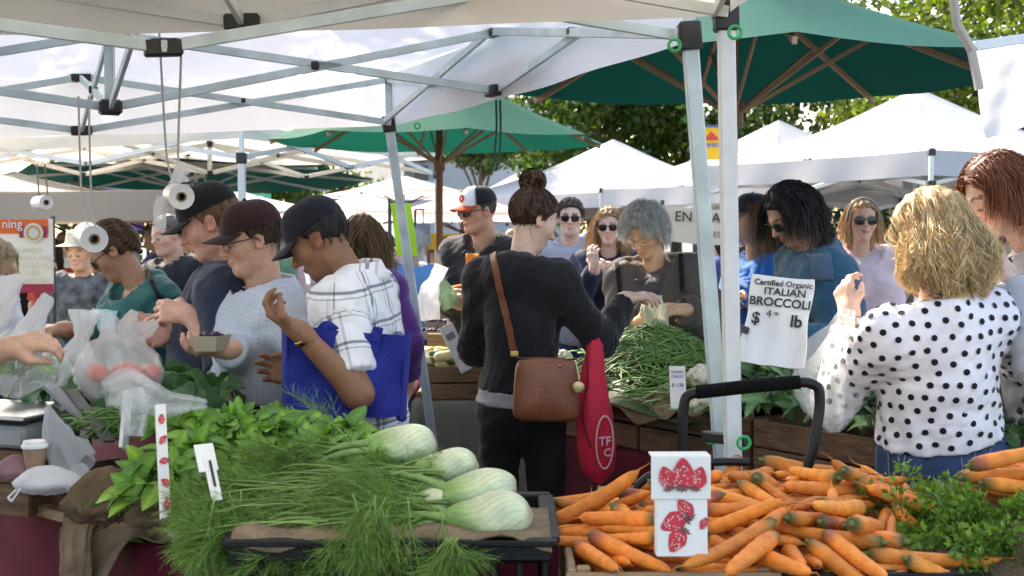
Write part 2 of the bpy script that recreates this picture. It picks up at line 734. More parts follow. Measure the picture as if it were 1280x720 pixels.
def make_hair(hf, style, color, k=1.0, n=600, seed=1, length=.3, vol=.014, curl=0., step=None, tipcol=None, wave=0.):
    """hair in world space from a head frame hf=(centre, R). Returns MB"""
    hc, R = hf
    n = int(n * 1.7) if 200 < n < 3000 else n
    r = np.random.default_rng(seed)
    mb = MB()
    c0, r0 = A(0, -.014, .036), A(.076, .099, .088)
    color = np.asarray(color, float)

    # base mass
    def base(w):
        p = ((w - hc) @ R) / k
        bump = .004 * np.sin(p[:, 0] * 170 + 3 * np.sin(p[:, 2] * 60 + seed)) + .003 * np.sin(p[:, 1] * 140 + seed)
        o = vol
        d = ell(p, c0 + A(0, -.004, .002), r0 + o) + bump * min(1, vol / .012)
        y, z = p[:, 1], p[:, 2]
        ym = np.interp(z, [-.1, -.03, -.005, .035, .06, .082, .13], [-.02, -.014, .014, .030, .052, .09, .1])
        d = smax(d, y - ym, .012)
        lo = -.078 if style not in ('short', 'crop') else -.06
        d = smax(d, lo - z, .012)
        if style == 'bun':
            d = smin(d, ell(p, A(0, -.072, .138), (.046, .044, .040)) + bump, .02)
        if style in ('bob',):
            d2 = ell(p, A(0, -.026, -.02), (.088, .094, .125)) + bump
            d2 = smax(d2, -ell(p, A(0, .06, -.04), (.085, .075, .14)), .015)
            d2 = smax(d2, -.105 - z, .012)
            d = smin(d, d2, .02)
        if style in ('long', 'wavy'):
            d2 = ell(p, A(0, -.06, -.06), (.088, .055, .17)) + bump
            d2 = smax(d2, -.22 - z, .012)
            d = smin(d, d2, .03)
        if style == 'curly':
            d2 = ell(p, A(0, -.03, -.06), (.118, .105, .14)) + 2 * bump
            d2 = smax(d2, -ell(p, A(0, .095, -.05), (.075, .09, .16)), .015)
            d = smin(d, d2, .03)
        if style == 'pony':
            d = smin(d, rcone(p, A(0, -.11, .02), A(0, -.155, .0) + (R.T @ A(0, 0, -1)) * .09, .03, .012) + bump, .02)
        return d * k
    ext = A(.19, .19, .19) * k
    V, Q = surface_nets(base, hc - ext + R @ A(0, -.02, -.03) * k, hc + ext + R @ A(0, -.02, 0) * k, .0075 if n > 200 else .014)
    q = (V - hc) @ R
    streak = .62 + .16 * np.sin(q[:, 0] * 260 + 4 * np.sin(q[:, 2] * 40)) + .1 * np.sin(q[:, 1] * 200)
    mb.add(V, Q, np.clip(color[None] * streak[:, None], 0, 1))

    # strands
    K = (12 if style in ('curly', 'wavy', 'long') else 9) if n > 200 else 6
    ph, ct = r.uniform(0, 2 * math.pi, n * 4), r.uniform(-.95, 1, n * 4)
    st = np.sqrt(1 - ct ** 2)
    u = np.stack([st * np.cos(ph), st * np.sin(ph), ct], 1)
    p = c0 + u * (r0 + vol * .7)
    p = p[hair_keep(p, style)][:n]
    S = len(p)
    g = nrm(R.T @ A(0, 0, -1))
    ln = length * r.uniform(.75, 1.1, S)
    stp = ln / (K - 1)
    pts = np.zeros((S, K, 3))
    bunc = A(0, -.075, .125)
    ponc = A(0, -.112, .02)
    nv = (p - c0) / (r0 ** 2)
    nv /= np.linalg.norm(nv, axis=1)[:, None]
    side = np.sign(p[:, 0] + .012)
    d = np.stack([side * .7, -.35 - .3 * (p[:, 1] < 0), .15 + 0 * side], 1)
    if style in ('short', 'crop'):
        d = np.stack([side * .5, -.6 + 0 * side, -.1 + 0 * side], 1) + nv * (.5 if curl else .15)
    if style == 'curly':
        d = nv * .75 + A(0, -.2, -.45) + np.stack([side * .3, 0 * side, 0 * side], 1)
    f1, f2 = r.uniform(0, 6.28, S), r.uniform(.7, 1.3, S)
    rad = curl * r.uniform(.5, 1.2, S)
    lock = None
    if style == 'curly':      # strands gather in ringlets
        NL = 230
        lc = p[r.permutation(S)[:NL]]
        lock = np.argmin(((p[:, None] - lc[None]) ** 2).sum(2), 1)
        f1, f2, rad = r.uniform(0, 6.28, NL)[lock] + r.normal(size=S) * .25, r.uniform(.7, 1.3, NL)[lock], (curl * r.uniform(.6, 1.3, NL))[lock] * r.uniform(.8, 1.1, S)
        p = lc[lock] * .84 + p * .16
    cur = p.copy()
    swirl = r.normal(size=(S, 3)) * .25
    if lock is not None:
        swirl = r.normal(size=(NL, 3))[lock] * .5
    for i in range(K):
        pts[:, i] = cur
        t = i / (K - 1)
        if style in ('bun', 'pony'):
            tgt = bunc if style == 'bun' else ponc
            v = tgt - cur
            L = np.linalg.norm(v, axis=1)[:, None]
            dd = v / (L + 1e-6)
            dd = np.where(L > .022, dd, (swirl + g * (.2 if style == 'bun' else 1.2)))
            d = dd
        else:
            d = d / (np.linalg.norm(d, axis=1)[:, None] + 1e-9)
            d = d * (1 - .30 * (style != 'curly') - .14 * (style == 'curly')) + g * (.42 if style != 'curly' else .17) + swirl * .12
        dn = d / (np.linalg.norm(d, axis=1)[:, None] + 1e-9)
        cur = cur + dn * stp[:, None]
        o = r0 + vol * (1.0 + .5 * np.sin(f1 * 3))[:, None]
        if style == 'curly':
            wz = np.interp(cur[:, 2], [-.2, -.1, 0, .08, .14], [1.0, 1.0, .78, .62, .56])[:, None] * A(1, 1, 0) + A(0, 0, 1)
            eb = (cur - A(0, -.03, -.045)) / (A(.170, .155, .185) * wz * (.84 + .14 * np.sin(f1 * 5))[:, None])
            lb = np.linalg.norm(eb, axis=1)[:, None]
            cur = np.where(lb > 1, A(0, -.03, -.045) + (cur - A(0, -.03, -.045)) / lb, cur)
        e = (cur - c0) / o
        le = np.linalg.norm(e, axis=1)[:, None]
        cur = np.where(le < 1, c0 + e / le * o, cur)
        # neck and shoulders clearance
        ny = cur[:, 2] < -.07
        cur[:, 1] = np.where(ny & (np.abs(cur[:, 0]) < .07) & (cur[:, 1] > -.075) & (cur[:, 1] < .05), -.078, cur[:, 1])
        # keep off the face
        if style in ('bob', 'long', 'wavy', 'curly', 'short'):
            face = (cur[:, 1] > .02) & (np.abs(cur[:, 0]) < .078) & (cur[:, 2] < .06)
            cur[:, 0] = np.where(face, np.sign(cur[:, 0] + 1e-4) * .08, cur[:, 0])
            cur[:, 1] = np.where(face, cur[:, 1] - .012, cur[:, 1])
    if curl or wave:
        t = np.linspace(0, 1, K)[None]
        turns = (13 if curl else 5) * length / .3
        ang = f1[:, None] + t * turns * 2 * math.pi * f2[:, None] * .5
        amp = (rad[:, None] if curl else wave * r.uniform(.4, 1.2, (S, 1))) * np.minimum(1, t * 3)
        e1 = r.normal(size=(S, 3)) if lock is None else r.normal(size=(NL, 3))[lock]
        e1 /= np.linalg.norm(e1, axis=1)[:, None]
        e2 = np.cross(e1, nv)
        pts = pts + amp[..., None] * (np.cos(ang)[..., None] * nv[:, None] + np.sin(ang)[..., None] * e2[:, None])
    W = hc + (pts * k) @ R.T
    var = r.uniform(.72, 1.32, (S, 1)) if lock is None else (r.uniform(.55, 1.45, NL)[lock] * r.uniform(.8, 1.2, S))[:, None]
    cc = np.clip(color[None] * var, 0, 1)
    if tipcol is not None:
        w = (r.uniform(size=(S, 1)) < .45) * r.uniform(.4, 1, (S, 1))
        cc = cc * (1 - w) + np.asarray(tipcol)[None] * w
    strand_mesh(mb, W, .0010 * k if not curl else .00065 * k, .00035, cc)
    if style == 'bun':
        M = 260
        a0, tl = r.uniform(0, 6.28, M), r.normal(size=(M, 3))
        tl /= np.linalg.norm(tl, axis=1)[:, None]
        e1 = np.cross(tl, A(.3, .5, .8))
        e1 /= np.linalg.norm(e1, axis=1)[:, None]
        e2 = np.cross(tl, e1)
        tt = np.linspace(0, 4.2, 12)[None]
        R0 = r.uniform(.036, .056, (M, 1)) * A(1)
        pb = (A(0, -.074, .142) + R0[..., None] * (np.cos(a0[:, None] + tt)[..., None] * e1[:, None] + np.sin(a0[:, None] + tt)[..., None] * e2[:, None])
              + tl[:, None] * .012)
        strand_mesh(mb, hc + (pb * k) @ R.T, .0028 * k, .001, np.clip(color[None] * r.uniform(.7, 1.4, (M, 1)), 0, 1))
        fl = p[r.integers(0, S, 26)]
        pf = fl[:, None] + np.linspace(0, 1, 12)[None, :, None] * (nv[:26, None] * .02 + g * .05 + r.normal(size=(26, 1, 3)) * .02)
        strand_mesh(mb, hc + (pf * k) @ R.T, .0009, .0004, np.clip(color[None] * np.ones((26, 1)) * 1.2, 0, 1))
    return mb


def make_cap(hf, k, crown, brim_c, front=None, parent=None, logo=None, name='cap', back_hair=None):
    """baseball cap in the head frame: crown of six panels, stitched seams, button, curved brim"""
    hc, R = hf
    W = lambda q: hc + (np.asarray(q) * k) @ R.T
    c0 = A(0, -.012, .042)
    rad = A(.088, .112, .100)
    nu, nv = 48, 14
    G = np.zeros((nu, nv, 3))
    C = np.zeros((nu, nv, 3))
    for i in range(nu):
        a = 2 * math.pi * i / nu
        for j in range(nv):
            t = j / (nv - 1) * (math.pi / 2)
            seam = 1 - .018 * max(0, 1 - abs(((a / (math.pi / 3)) + .5) % 1 - .5) * 14) * math.cos(t) ** .3
            x, y = math.cos(t) ** .8 * math.sin(a), math.cos(t) ** .8 * math.cos(a)
            fz = 1.0 + (.10 * max(0, math.cos(a)) * math.sin(2 * t))
            G[i, j] = c0 + rad * seam * A(x, y, math.sin(t) * fz) + A(0, 0, -.006 * math.cos(a) * math.cos(t) ** 2)
            isf = front is not None and abs(((a + math.pi) % (2 * math.pi)) - math.pi) < 1.02
            C[i, j] = front if isf else crown
    mb = MB()
    mb.grid(W(G), C, thick=.003, close_u=True)
    mb.ball(W(c0 + A(0, 0, .1)), .008 * k, 8, col=crown)
    cap = mb.build(name, mat('cap_fabric', attr='col', rough=.9, bump=.3, bscale=150, sheen=.1, spec=.2), parent)
    # brim
    nu, nv = 15, 6
    G = np.zeros((nu, nv, 3))
    for i in range(nu):
        a = (i / (nu - 1) - .5) * 2.1
        for j in range(nv):
            e = j / (nv - 1)
            ln = .074 * math.cos(a * .72) ** .6
            x = math.sin(a) * (.086 + .004 * e)
            y = c0[1] + .108 * math.cos(a) + e * ln
            G[i, j] = A(x, y, .043 - .012 * e - .026 * (math.sin(a) ** 2) * (.5 + e * .6) + .002 * math.cos(a))
    mb2 = MB()
    mb2.grid(W(G)[:, ::-1], brim_c, thick=.004)
    mb2.build('brim', mat('cap_fabric'), cap)
    if logo is not None:
        logo(W, c0, rad, cap)
    return cap


def make_glasses(hf, k, parent, lens=(.01, .01, .012), frame=(.02, .02, .02), size=1.0, clear=False, z=.002):
    hc, R = hf
    W = lambda q: hc + (np.asarray(q) * k) @ R.T
    fr, le = MB(), MB()
    for sx in (-1, 1):
        th = np.linspace(0, 2 * math.pi, 16, endpoint=False)
        rx, rz = .0275 * size, .0205 * size
        sq = np.sign(np.cos(th)) * np.abs(np.cos(th)) ** .75, np.sign(np.sin(th)) * np.abs(np.sin(th)) ** .8
        loop = np.stack([sx * .0335 + rx * sq[0], .101 - .18 * np.abs(sx * .0335 + rx * sq[0]) ** 1.0 * .55, z - .002 + rz * sq[1]], 1)
        fr.tube(W(loop), .0022 * k if not clear else .0014 * k, 6, close=True)
        c = loop.mean(0)
        ring2 = c + (loop - c) * .98
        V = np.concatenate([ring2, [c + A(0, .003, 0)]])
        F = np.array([[i, (i + 1) % 16, 16] for i in range(16)])
        le.add(W(V), F)
        fr.tube(W([[sx * .062, .086, z + .006], [sx * .075, .06, z + .008], [sx * .083, -.002, z + .006], [sx * .083, -.02, z - .012]]), .0024 * k, 6)
    fr.tube(W([[-.009, .099, z + .003], [0, .103, z + .006], [.009, .099, z + .003]]), .002 * k, 6)
    o = fr.build('glasses', mat('glasses_frame_%02d' % int(frame[0] * 99), frame, .3), parent)
    lm = mat('clear_lens', (.9, .9, .9), .03, alpha=.18, spec=.8) if clear else mat('dark_lens', (.010, .009, .008), .14, spec=.35)
    le.build('lens', lm, o)
    return o


class Person:
    pass


def person(label, hd, hip, yaw, face=None, h=1.7, fem=False, fat=1., skin=(.55, .33, .24), hair=None, top=None, bottom=None,
           L=None, R=None, vox=.010, group=None, nb_off=None, eyes='down', beard=0., seed=1, legs=True, nose=1.0, lips=None, shoulder_roll=0.,
           detail=True, wide=1.0, brow=None, headscale=1.0, cat='person', wc=False):
    """hd: head centre (px,py,d); hip: (px,py,d). L / R: dict(p=wrist point or pixel, palm=normal, curl=, dir=)"""
    k = h / 1.7
    skin = tuple(min(.8, v * 1.12) for v in skin)
    o = Person()
    hk = (.5 + .5 * k) * (.90 if fem else .93) * headscale
    yawr = math.radians(yaw)
    fy, fp, fr = face if face is not None else (yaw, 5, 0)
    Rh = rotz(math.radians(fy)) @ rotx(math.radians(-fp)) @ roty(math.radians(fr))
    hc = A(*hd) if wc else P(*hd)
    hp = A(*hip) if wc else P(*hip)
    o.hf, o.hc, o.Rh, o.hk = (hc, Rh), hc, Rh, hk
    fwd0 = A(-math.sin(yawr), math.cos(yawr), 0)
    if nb_off is None:
        nb = hc + Rh @ A(0, -.03, -.06) * hk + A(0, 0, -.125 * hk) - fwd0 * .028
    else:
        nb = hc + A(*nb_off)
    u = nrm(nb - hp)
    r = A(math.cos(yawr), math.sin(yawr), 0)
    r = nrm(r - (r @ u) * u)
    f = np.cross(u, r)
    Rt = np.stack([r, f, u], 1)
    if shoulder_roll:
        c, s = math.cos(shoulder_roll), math.sin(shoulder_roll)
        rs = r * c + u * s
    else:
        rs = r
    o.Rt, o.nb, o.hp = Rt, nb, hp
    T = np.linalg.norm(nb - hp)
    sw = (.152 if fem else .178) * k * (1 + (fat - 1) * .35)
    shc = nb - u * .062 * k
    shL, shR = shc - rs * sw, shc + rs * sw
    arms = {}
    for side, sh, spec in (('L', shL, L), ('R', shR, R)):
        sg = -1 if side == 'L' else 1
        spec = dict(spec or {})
        if 'p' in spec:
            w = P(*spec['p']) if max(spec['p']) > 20 else A(*spec['p'])
        else:
            w = sh - A(0, 0, .50 * k) + f * .10 + r * sg * .05
        la, lb = .285 * k, .25 * k
        v = w - sh
        D = np.linalg.norm(v)
        if D > (la + lb) * .995:
            sc = D / (la + lb) * 1.005
            la, lb = la * sc, lb * sc
        hint = spec.get('elbow')
        hint = (-u * 1.0 + r * sg * .5 - f * .45) if hint is None else A(*hint)
        dv = v / D
        hint = nrm(hint - (hint @ dv) * dv)
        x = (la ** 2 - lb ** 2 + D ** 2) / (2 * D)
        e = sh + dv * x + hint * math.sqrt(max(la ** 2 - x ** 2, 1e-6))
        hdv = spec.get('dir')
        hdv = nrm(w - e) if hdv is None else nrm(A(*hdv))
        pn = spec.get('palm')
        pn = nrm(-r * sg * .8 - u * .3) if pn is None else A(*pn)
        arms[side] = dict(sh=sh, el=e, wr=w, dir=hdv, palm=pn, curl=spec.get('curl', .45), tc=spec.get('thumb', .4), show=spec.get('show', True),
                          spread=spec.get('spread', .10), tside=spec.get('tside'))
    o.arms = arms
    top = dict(top or {})
    loose = top.get('loose', .012)
    wf = (1.0 if not fem else .93) * k * fat
    dp = k * (fat * .6 + .4)
    hipw = (.165 if not fem else .168) * k * (fat * .7 + .3)

    def torso(p):
        d = ell(p, hp + u * .02, (hipw, .118 * dp, .15 * k), Rt)
        d = smin(d, ell(p, hp + u * T * .36 + f * (.01 if fat <= 1.05 else .03), ((.128 if fem else .148) * wf, .103 * dp * (1 if fat <= 1.05 else 1.12), .17 * k), Rt), .10)
        d = smin(d, ell(p, hp + u * T * .68, ((.148 if fem else .165) * wf, .112 * dp, .175 * k), Rt), .10)
        d = smin(d, rcone(p, shL + u * -.012, shR + u * -.012, .060 * k, .060 * k), .07)
        d = smin(d, rcone(p, nb - u * .01 - f * .012, shL + u * .008, .052 * k, .050 * k), .04)
        d = smin(d, rcone(p, nb - u * .01 - f * .012, shR + u * .008, .052 * k, .050 * k), .04)
        if fem:
            for sg in (-1, 1):
                d = smin(d, sph(p, hp + u * T * .66 + f * .082 * dp + r * sg * .07, .062 * dp), .05)
        return d
    sl = top.get('sleeve', 1.0)

    def arm(p, side, off=0., cut=None):
        a = arms[side]
        # cut: 0..2 along shoulder-elbow-wrist
        d = rcone(p, a['sh'], a['el'], .056 * k * (fat * .5 + .5), .045 * k)
        d = smin(d, rcone(p, a['el'], a['wr'], .043 * k, .029 * k), .02) if cut is None or cut > 1 else d
        d = d - off
        if cut is not None:
            if cut > 1:
                ax = a['wr'] - a['el']
                s0 = (p - a['el']) @ nrm(ax) - (cut - 1) * np.linalg.norm(ax)
                near = np.linalg.norm(p - (a['el'] + ax * (cut - 1)), axis=1) < .12
                d = np.where(near, np.maximum(d, s0), d)
                d = np.where(~near, np.maximum(d, np.where(s0 > .10, .02, -1)), d)
            else:
                ax = a['el'] - a['sh']
                s0 = (p - a['sh']) @ nrm(ax) - cut * np.linalg.norm(ax)
                d = np.maximum(d, s0)
        return d
    cut = sl * 2
    hem = top.get('hem', .0)      # metres below the hip point along the spine (positive lower)
    amp = top.get('fold', .006)

    def clothed(p, raw=False):
        dt = torso(p) - loose
        if top.get('flare'):
            hh = (p - hp) @ u
            dt = dt - top['flare'] * np.clip((T * .5 - hh) / (T * .5), 0, 1.4)
        hh = (p - hp) @ u
        dt = np.maximum(dt, -hem - hh)
        neck_cut = (p - nb) @ nrm(u * .9 + f * .32 * top.get('vneck', 1.0)) - .012 - top.get('collar_h', 0)
        rad = np.linalg.norm((p - nb) - ((p - nb) @ u)[:, None] * u, axis=1)
        dt = smax(dt, np.where(rad < .12, neck_cut, -1), .008)
        da = smin(arm(p, 'L', loose * .9, cut), arm(p, 'R', loose * .9, cut), .01)
        if top.get('sleeve_wide'):
            da = da - top['sleeve_wide']
        d = smin(dt, da, .035)
        if top.get('hood'):
            d = smin(d, ell(p, nb - f * .075 - u * .035, (.115, .05, .085), Rt), .03)
            d = smin(d, rcone(p, nb - f * .05 + r * .09 + u * .0, nb + f * .04 + r * .065 - u * .03, .030, .022), .02)
            d = smin(d, rcone(p, nb - f * .05 - r * .09 + u * .0, nb + f * .04 - r * .065 - u * .03, .030, .022), .02)
        if raw:
            return d, dt, da
        if amp:
            w = wob(p, seed, 34) * amp + wob(p, seed + 50, 70) * amp * .35
            for s in 'LR':
                a = arms[s]
                q = np.linalg.norm(p - a['el'], axis=1)
                w = w + amp * .9 * np.exp(-(q / .09) ** 2) * np.sin((p @ nrm(a['wr'] - a['sh'])) * 190 + 2 * np.sin(p[:, 0] * 50))
            d = d + w * .75
        d = np.maximum(d, np.where(np.abs(hh + hem) < .05, -hem - hh, -1))
        return d
    o.clothed, o.torso = clothed, torso
    base = A(hp[0], hp[1], 0)
    root = empty('person', base, label, cat, group)
    o.root = root
    # ---- body: head, neck, arms, hands
    body = MB()
    lipc = lips if lips is not None else np.asarray(skin) * A(.95, .58, .58)
    browc = brow if brow is not None else (np.asarray(hair['color']) * .8 if hair else np.asarray(skin) * .25)

    def headneck(p):
        q = (p - hc) @ Rh
        d = head_sdf(q, hk, fem, wide, nose=nose)
        n0 = hc + Rh @ A(0, -.018, -.045) * hk
        nr = (.046 if fem else .056) * k * (fat * .4 + .6)
        dn = rcone(p, n0, nb - u * .03 - f * .0, nr, nr * 1.08)
        dn = smin(dn, rcone(p, nb - u * .075 - r * .09, nb - u * .075 + r * .09, .035, .035), .05)
        return smin(d, dn, .022)
    hv = .0066 if detail else .0125
    lo = np.minimum(hc - .15 * hk, nb - .13)
    hi = np.maximum(hc + .15 * hk, nb + .1)
    V, Q = surface_nets(headneck, lo, hi, hv)
    body.add(V, Q, head_colors((V - hc) @ Rh, hk, skin, lipc, browc, eyes, beard))
    for side in 'LR':
        a = arms[side]
        sg = 1 if side == 'L' else -1
        ts = a['tside'] if a['tside'] is not None else sg
        prim = hand_prims(a['wr'], a['dir'], a['palm'], ts, a['curl'], a['spread'], (k * (.92 if fem else 1.02)), a['tc'])
        a['prim'] = prim
        ends = np.array([q for pr in prim for q in (pr[1], pr[2])])
        a['tips'] = ends
        start = max(0, (sl * 2 - 1) - .15) if sl > .5 else 0.

        def armhand(p):
            d = hand_sdf(p, prim)
            st = a['el'] + (a['wr'] - a['el']) * start
            d = smin(d, rcone(p, st, a['wr'], .043 * k * (1 - start) + .031 * k * start, .0275 * k), .02)
            if sl <= .5:
                d = smin(d, rcone(p, a['sh'] + (a['el'] - a['sh']) * .3, a['el'], .05 * k, .042 * k), .03)
            return d
        allp = np.concatenate([ends, [a['wr'], a['el'] + (a['wr'] - a['el']) * start] + ([a['sh'] + (a['el'] - a['sh']) * .3] if sl <= .5 else [])])
        V, Q = surface_nets(armhand, allp.min(0) - .06, allp.max(0) + .06, .0056 if detail else .0115)
        hcx = np.tile(np.asarray(skin, float), (len(V), 1))
        dt = np.min(np.linalg.norm(V[:, None] - ends[None, ::2], axis=2), 1)
        hcx = hcx * (1 + .05 * np.sin(V @ A(90, 70, 110)))[:, None]
        body.add(V, Q, hcx)
    # hidden trunk joining the islands
    trunk = lambda p: torso(p) + .02
    V, Q = surface_nets(trunk, np.minimum(shL, np.minimum(shR, hp)) - .2, np.maximum(shL, np.maximum(shR, nb)) + .12, .024)
    body.add(V, Q, skin)
    o.body = body.build('body', skin_mat(), root, smooth=True)
    # ---- garment
    pts = [hp - u * (hem + .05), nb, shL, shR]
    for s in 'LR':
        a = arms[s]
        pts += [a['el']] + ([a['wr']] if sl > .5 else [])
    pts = np.array(pts)
    pad = A(.15, .15, .06)
    lo, hi = pts.min(0) - pad, pts.max(0) + pad
    lo = np.minimum(lo, hp - Rt @ A(0, 0, hem) - A(hipw + .08, hipw + .08, .05))
    hi = np.maximum(hi, hp + A(hipw + .08, hipw + .08, 0))
    V, Q = surface_nets(clothed, lo, hi, vox)
    _, dt, da = clothed(V, raw=True)
    q = (V - hp) @ Rt
    uv = np.stack([np.arctan2(q[:, 0], np.abs(q[:, 1]) + .03) * .17 * np.sign(q[:, 1] + 1e-9) + .0, q[:, 2]], 1)
    for s in 'LR':
        a = arms[s]
        dA = arm(V, s, loose * .9, cut)
        sel = (dA < dt - .004) & (np.abs(dA) < .03)
        for p0, p1, sgn in ((a['sh'], a['el'], 0), (a['el'], a['wr'], 1)):
            ax = nrm(p1 - p0)
            t = (V - p0) @ ax
            ln = np.linalg.norm(p1 - p0)
            ss = sel & ((t < ln) if sgn == 0 else (t >= 0) & (((V - a['sh']) @ nrm(a['el'] - a['sh'])) > np.linalg.norm(a['el'] - a['sh']) * .98))
            Rf = frame_from(ax, f)
            qq = (V - p0) @ Rf
            uv[ss, 0] = (np.arctan2(qq[:, 0], qq[:, 1]) * .055)[ss] + .5
            uv[ss, 1] = (-t - sgn * .285 + .42)[ss]
    uv += 2.0
    g = MB()
    g.add(V, Q, None, uv)
    o.top = g.build(top.get('name', 'shirt'), top.get('mat') or cloth('plain_cloth', (.4, .4, .4)), root, smooth=True)
    # ---- lower body
    if legs and bottom is not None:
        hz = hp[2]
        fl = A(math.cos(yawr), math.sin(yawr), 0)
        ff = A(-math.sin(yawr), math.cos(yawr), 0)
        J = {}
        for sg in (-1, 1):
            hj = hp + fl * sg * .085 * k - A(0, 0, .03)
            kn = A(hp[0], hp[1], hz * .53) + fl * sg * .095 * k + ff * .02
            an = A(hp[0], hp[1], .085) + fl * sg * .105 * k - ff * .02
            J[sg] = (hj, kn, an)
        bl = bottom.get('loose', .010)

        def lower(p):
            d = ell(p, hp + u * .0, (hipw, .118 * dp, .13 * k), Rt)
            if fem:
                d = smin(d, ell(p, hp - u * .04 - f * .035, (hipw * .98, .105 * dp, .12 * k), Rt), .04)
            for sg in (-1, 1):
                hj, kn, an = J[sg]
                d = smin(d, smin(rcone(p, hj, kn, .088 * k * (fat * .5 + .5), .06 * k), rcone(p, kn, an, .058 * k, .045 * k), .03), .03)
            d = d - bl + wob(p, seed + 9, 40) * bottom.get('fold', .004)
            return np.maximum(d, ((p - hp) @ u) - bottom.get('rise', .12))
        o.lower = lower
        allp = np.array([q for s in J for q in J[s]] + [hp])
        V, Q = surface_nets(lower, allp.min(0) - A(.2, .2, .03), allp.max(0) + A(.2, .2, .16), bottom.get('vox', .019))
        g = MB()
        g.add(V, Q)
        o.bottom = g.build(bottom.get('name', 'trousers'), bottom['mat'], root, smooth=True)
        sh = MB()
        for sg in (-1, 1):
            an = J[sg][2]
            V, Q = surface_nets(lambda p: np.maximum(smin(ell(p, A(an[0], an[1], .045) + ff * .06, (.05, .135, .05), rotz(yawr)), rcone(p, an, an + A(0, 0, -.03), .045, .045), .03), -p[:, 2] + .004),
                                A(an[0] - .24, an[1] - .24, -.01), A(an[0] + .24, an[1] + .24, .13), .024)
            s_ = MB()
            s_.add(V, Q)
            s_.build('shoe', mat('dark_leather', (.03, .025, .022), .5), root, smooth=True)
    # ---- hair
    if hair:
        hh = dict(hair)
        st = hh.pop('style')
        cl = hh.pop('color')
        hb = make_hair(o.hf, st, cl, hk, seed=seed + 3, **hh)
        o.hair = hb.build('hair', hair_mat(), root, smooth=True)
    return o


def patch_on(f, pts, dirv, off=.004, back=.6, maxd=1.2):
    """drop a set of points onto a surface along dirv, lifted by off"""
    pts = np.asarray(pts, float)
    dirv = np.asarray(dirv, float)
    dirv = dirv / np.linalg.norm(dirv, axis=-1, keepdims=True)
    q, ok = raymarch(f, pts - dirv * back, dirv, maxd)
    n = sdf_normal(f, q)
    return q + n * off, n


def strap_on(per, f, path, w, m, name, parent, dirv=None, thick=.004, lift=.003, samples=40):
    """flat strap: path = list of pixel points (px,py,d) projected along the camera ray or dirv onto f"""
    pts = np.array([P(*q) for q in path])
    t = np.linspace(0, len(pts) - 1, samples)
    pp = np.stack([np.interp(t, np.arange(len(pts)), pts[:, i]) for i in range(3)], 1)
    out = patch_on(f, pp, pp - A(0, 0, CAM_H) if dirv is None else dirv, lift)[0]
    for _ in range(4):
        out[1:-1] = (out[:-2] + 2 * out[1:-1] + out[2:]) / 4
    n = sdf_normal(f, out)
    T = np.gradient(out, axis=0)
    T /= np.linalg.norm(T, axis=1)[:, None] + 1e-9
    s = np.cross(n, T)
    s /= np.linalg.norm(s, axis=1)[:, None] + 1e-9
    G = np.stack([out + s * w * a for a in (-.5, -.17, .17, .5)], 1)
    mb = MB()
    mb.grid(G, thick=thick)
    return mb.build(name, m, parent), out
# ------------------------------------------------------------------ setting
def Pz(px, py, z):
    """photo pixel on the horizontal plane z"""
    q = P(px, py, 1.0) - A(0, 0, CAM_H)
    t = (z - CAM_H) / q[2]
    return A(0, 0, CAM_H) + q * t


TEXTS = []


def text_mesh(*a, **k):
    """queue flat lettering: (string, size, R, origin, material, name, parent, align); all letters are turned into meshes at the end"""
    TEXTS.append((a, k))


def _text(s, size, R, t, m, name, parent, align='LEFT', extrude=.0006, sx=1.0, bold=0.):
    cu = bpy.data.curves.new(name, 'FONT')
    cu.body, cu.size, cu.align_x, cu.extrude, cu.offset, cu.resolution_u = s, size, align, extrude, bold, 3
    o = bpy.data.objects.new(name, cu)
    COL.objects.link(o)
    return o


def finish_texts():
    tmp = [_text(*a, **k) for a, k in TEXTS]
    dg = bpy.context.evaluated_depsgraph_get()
    mes = [bpy.data.meshes.new_from_object(o.evaluated_get(dg)) for o in tmp]
    for o, me, (a, k) in zip(tmp, mes, TEXTS):
        s, size, R, t, m, name, parent = a[:7]
        cu = o.data
        bpy.data.objects.remove(o)
        bpy.data.curves.remove(cu)
        V = np.zeros(len(me.vertices) * 3)
        me.vertices.foreach_get('co', V)
        V = (V.reshape(-1, 3) * A(k.get('sx', 1.), 1, 1)) @ np.asarray(R).T + np.asarray(t)
        me.vertices.foreach_set('co', V.astype(np.float32).ravel())
        me.materials.clear()
        me.materials.append(m)
        me.update()
        o = bpy.data.objects.new(name, me)
        COL.objects.link(o)
        set_parent(o, parent)


# ground
mb = MB()
n = 60
gx, gy = np.linspace(-150, 150, n), np.linspace(-40, 260, n)
G = np.stack(np.meshgrid(gx, gy, indexing='ij') + [np.zeros((n, n))], -1)
mb.grid(G)
tag(mb.build('ground', mat('worn_asphalt', (.10, .098, .095), .9, var=.35, vscale=.9, bump=.5, bscale=60)), kind='structure')


LEAF_MATS = {}


def leaf_mat(name, rough=.5, trans=.35, ttint=(1.25, 1.3, .55)):
    return mat(name, attr='col', rough=rough, trans=trans, ttint=ttint, spec=.35)


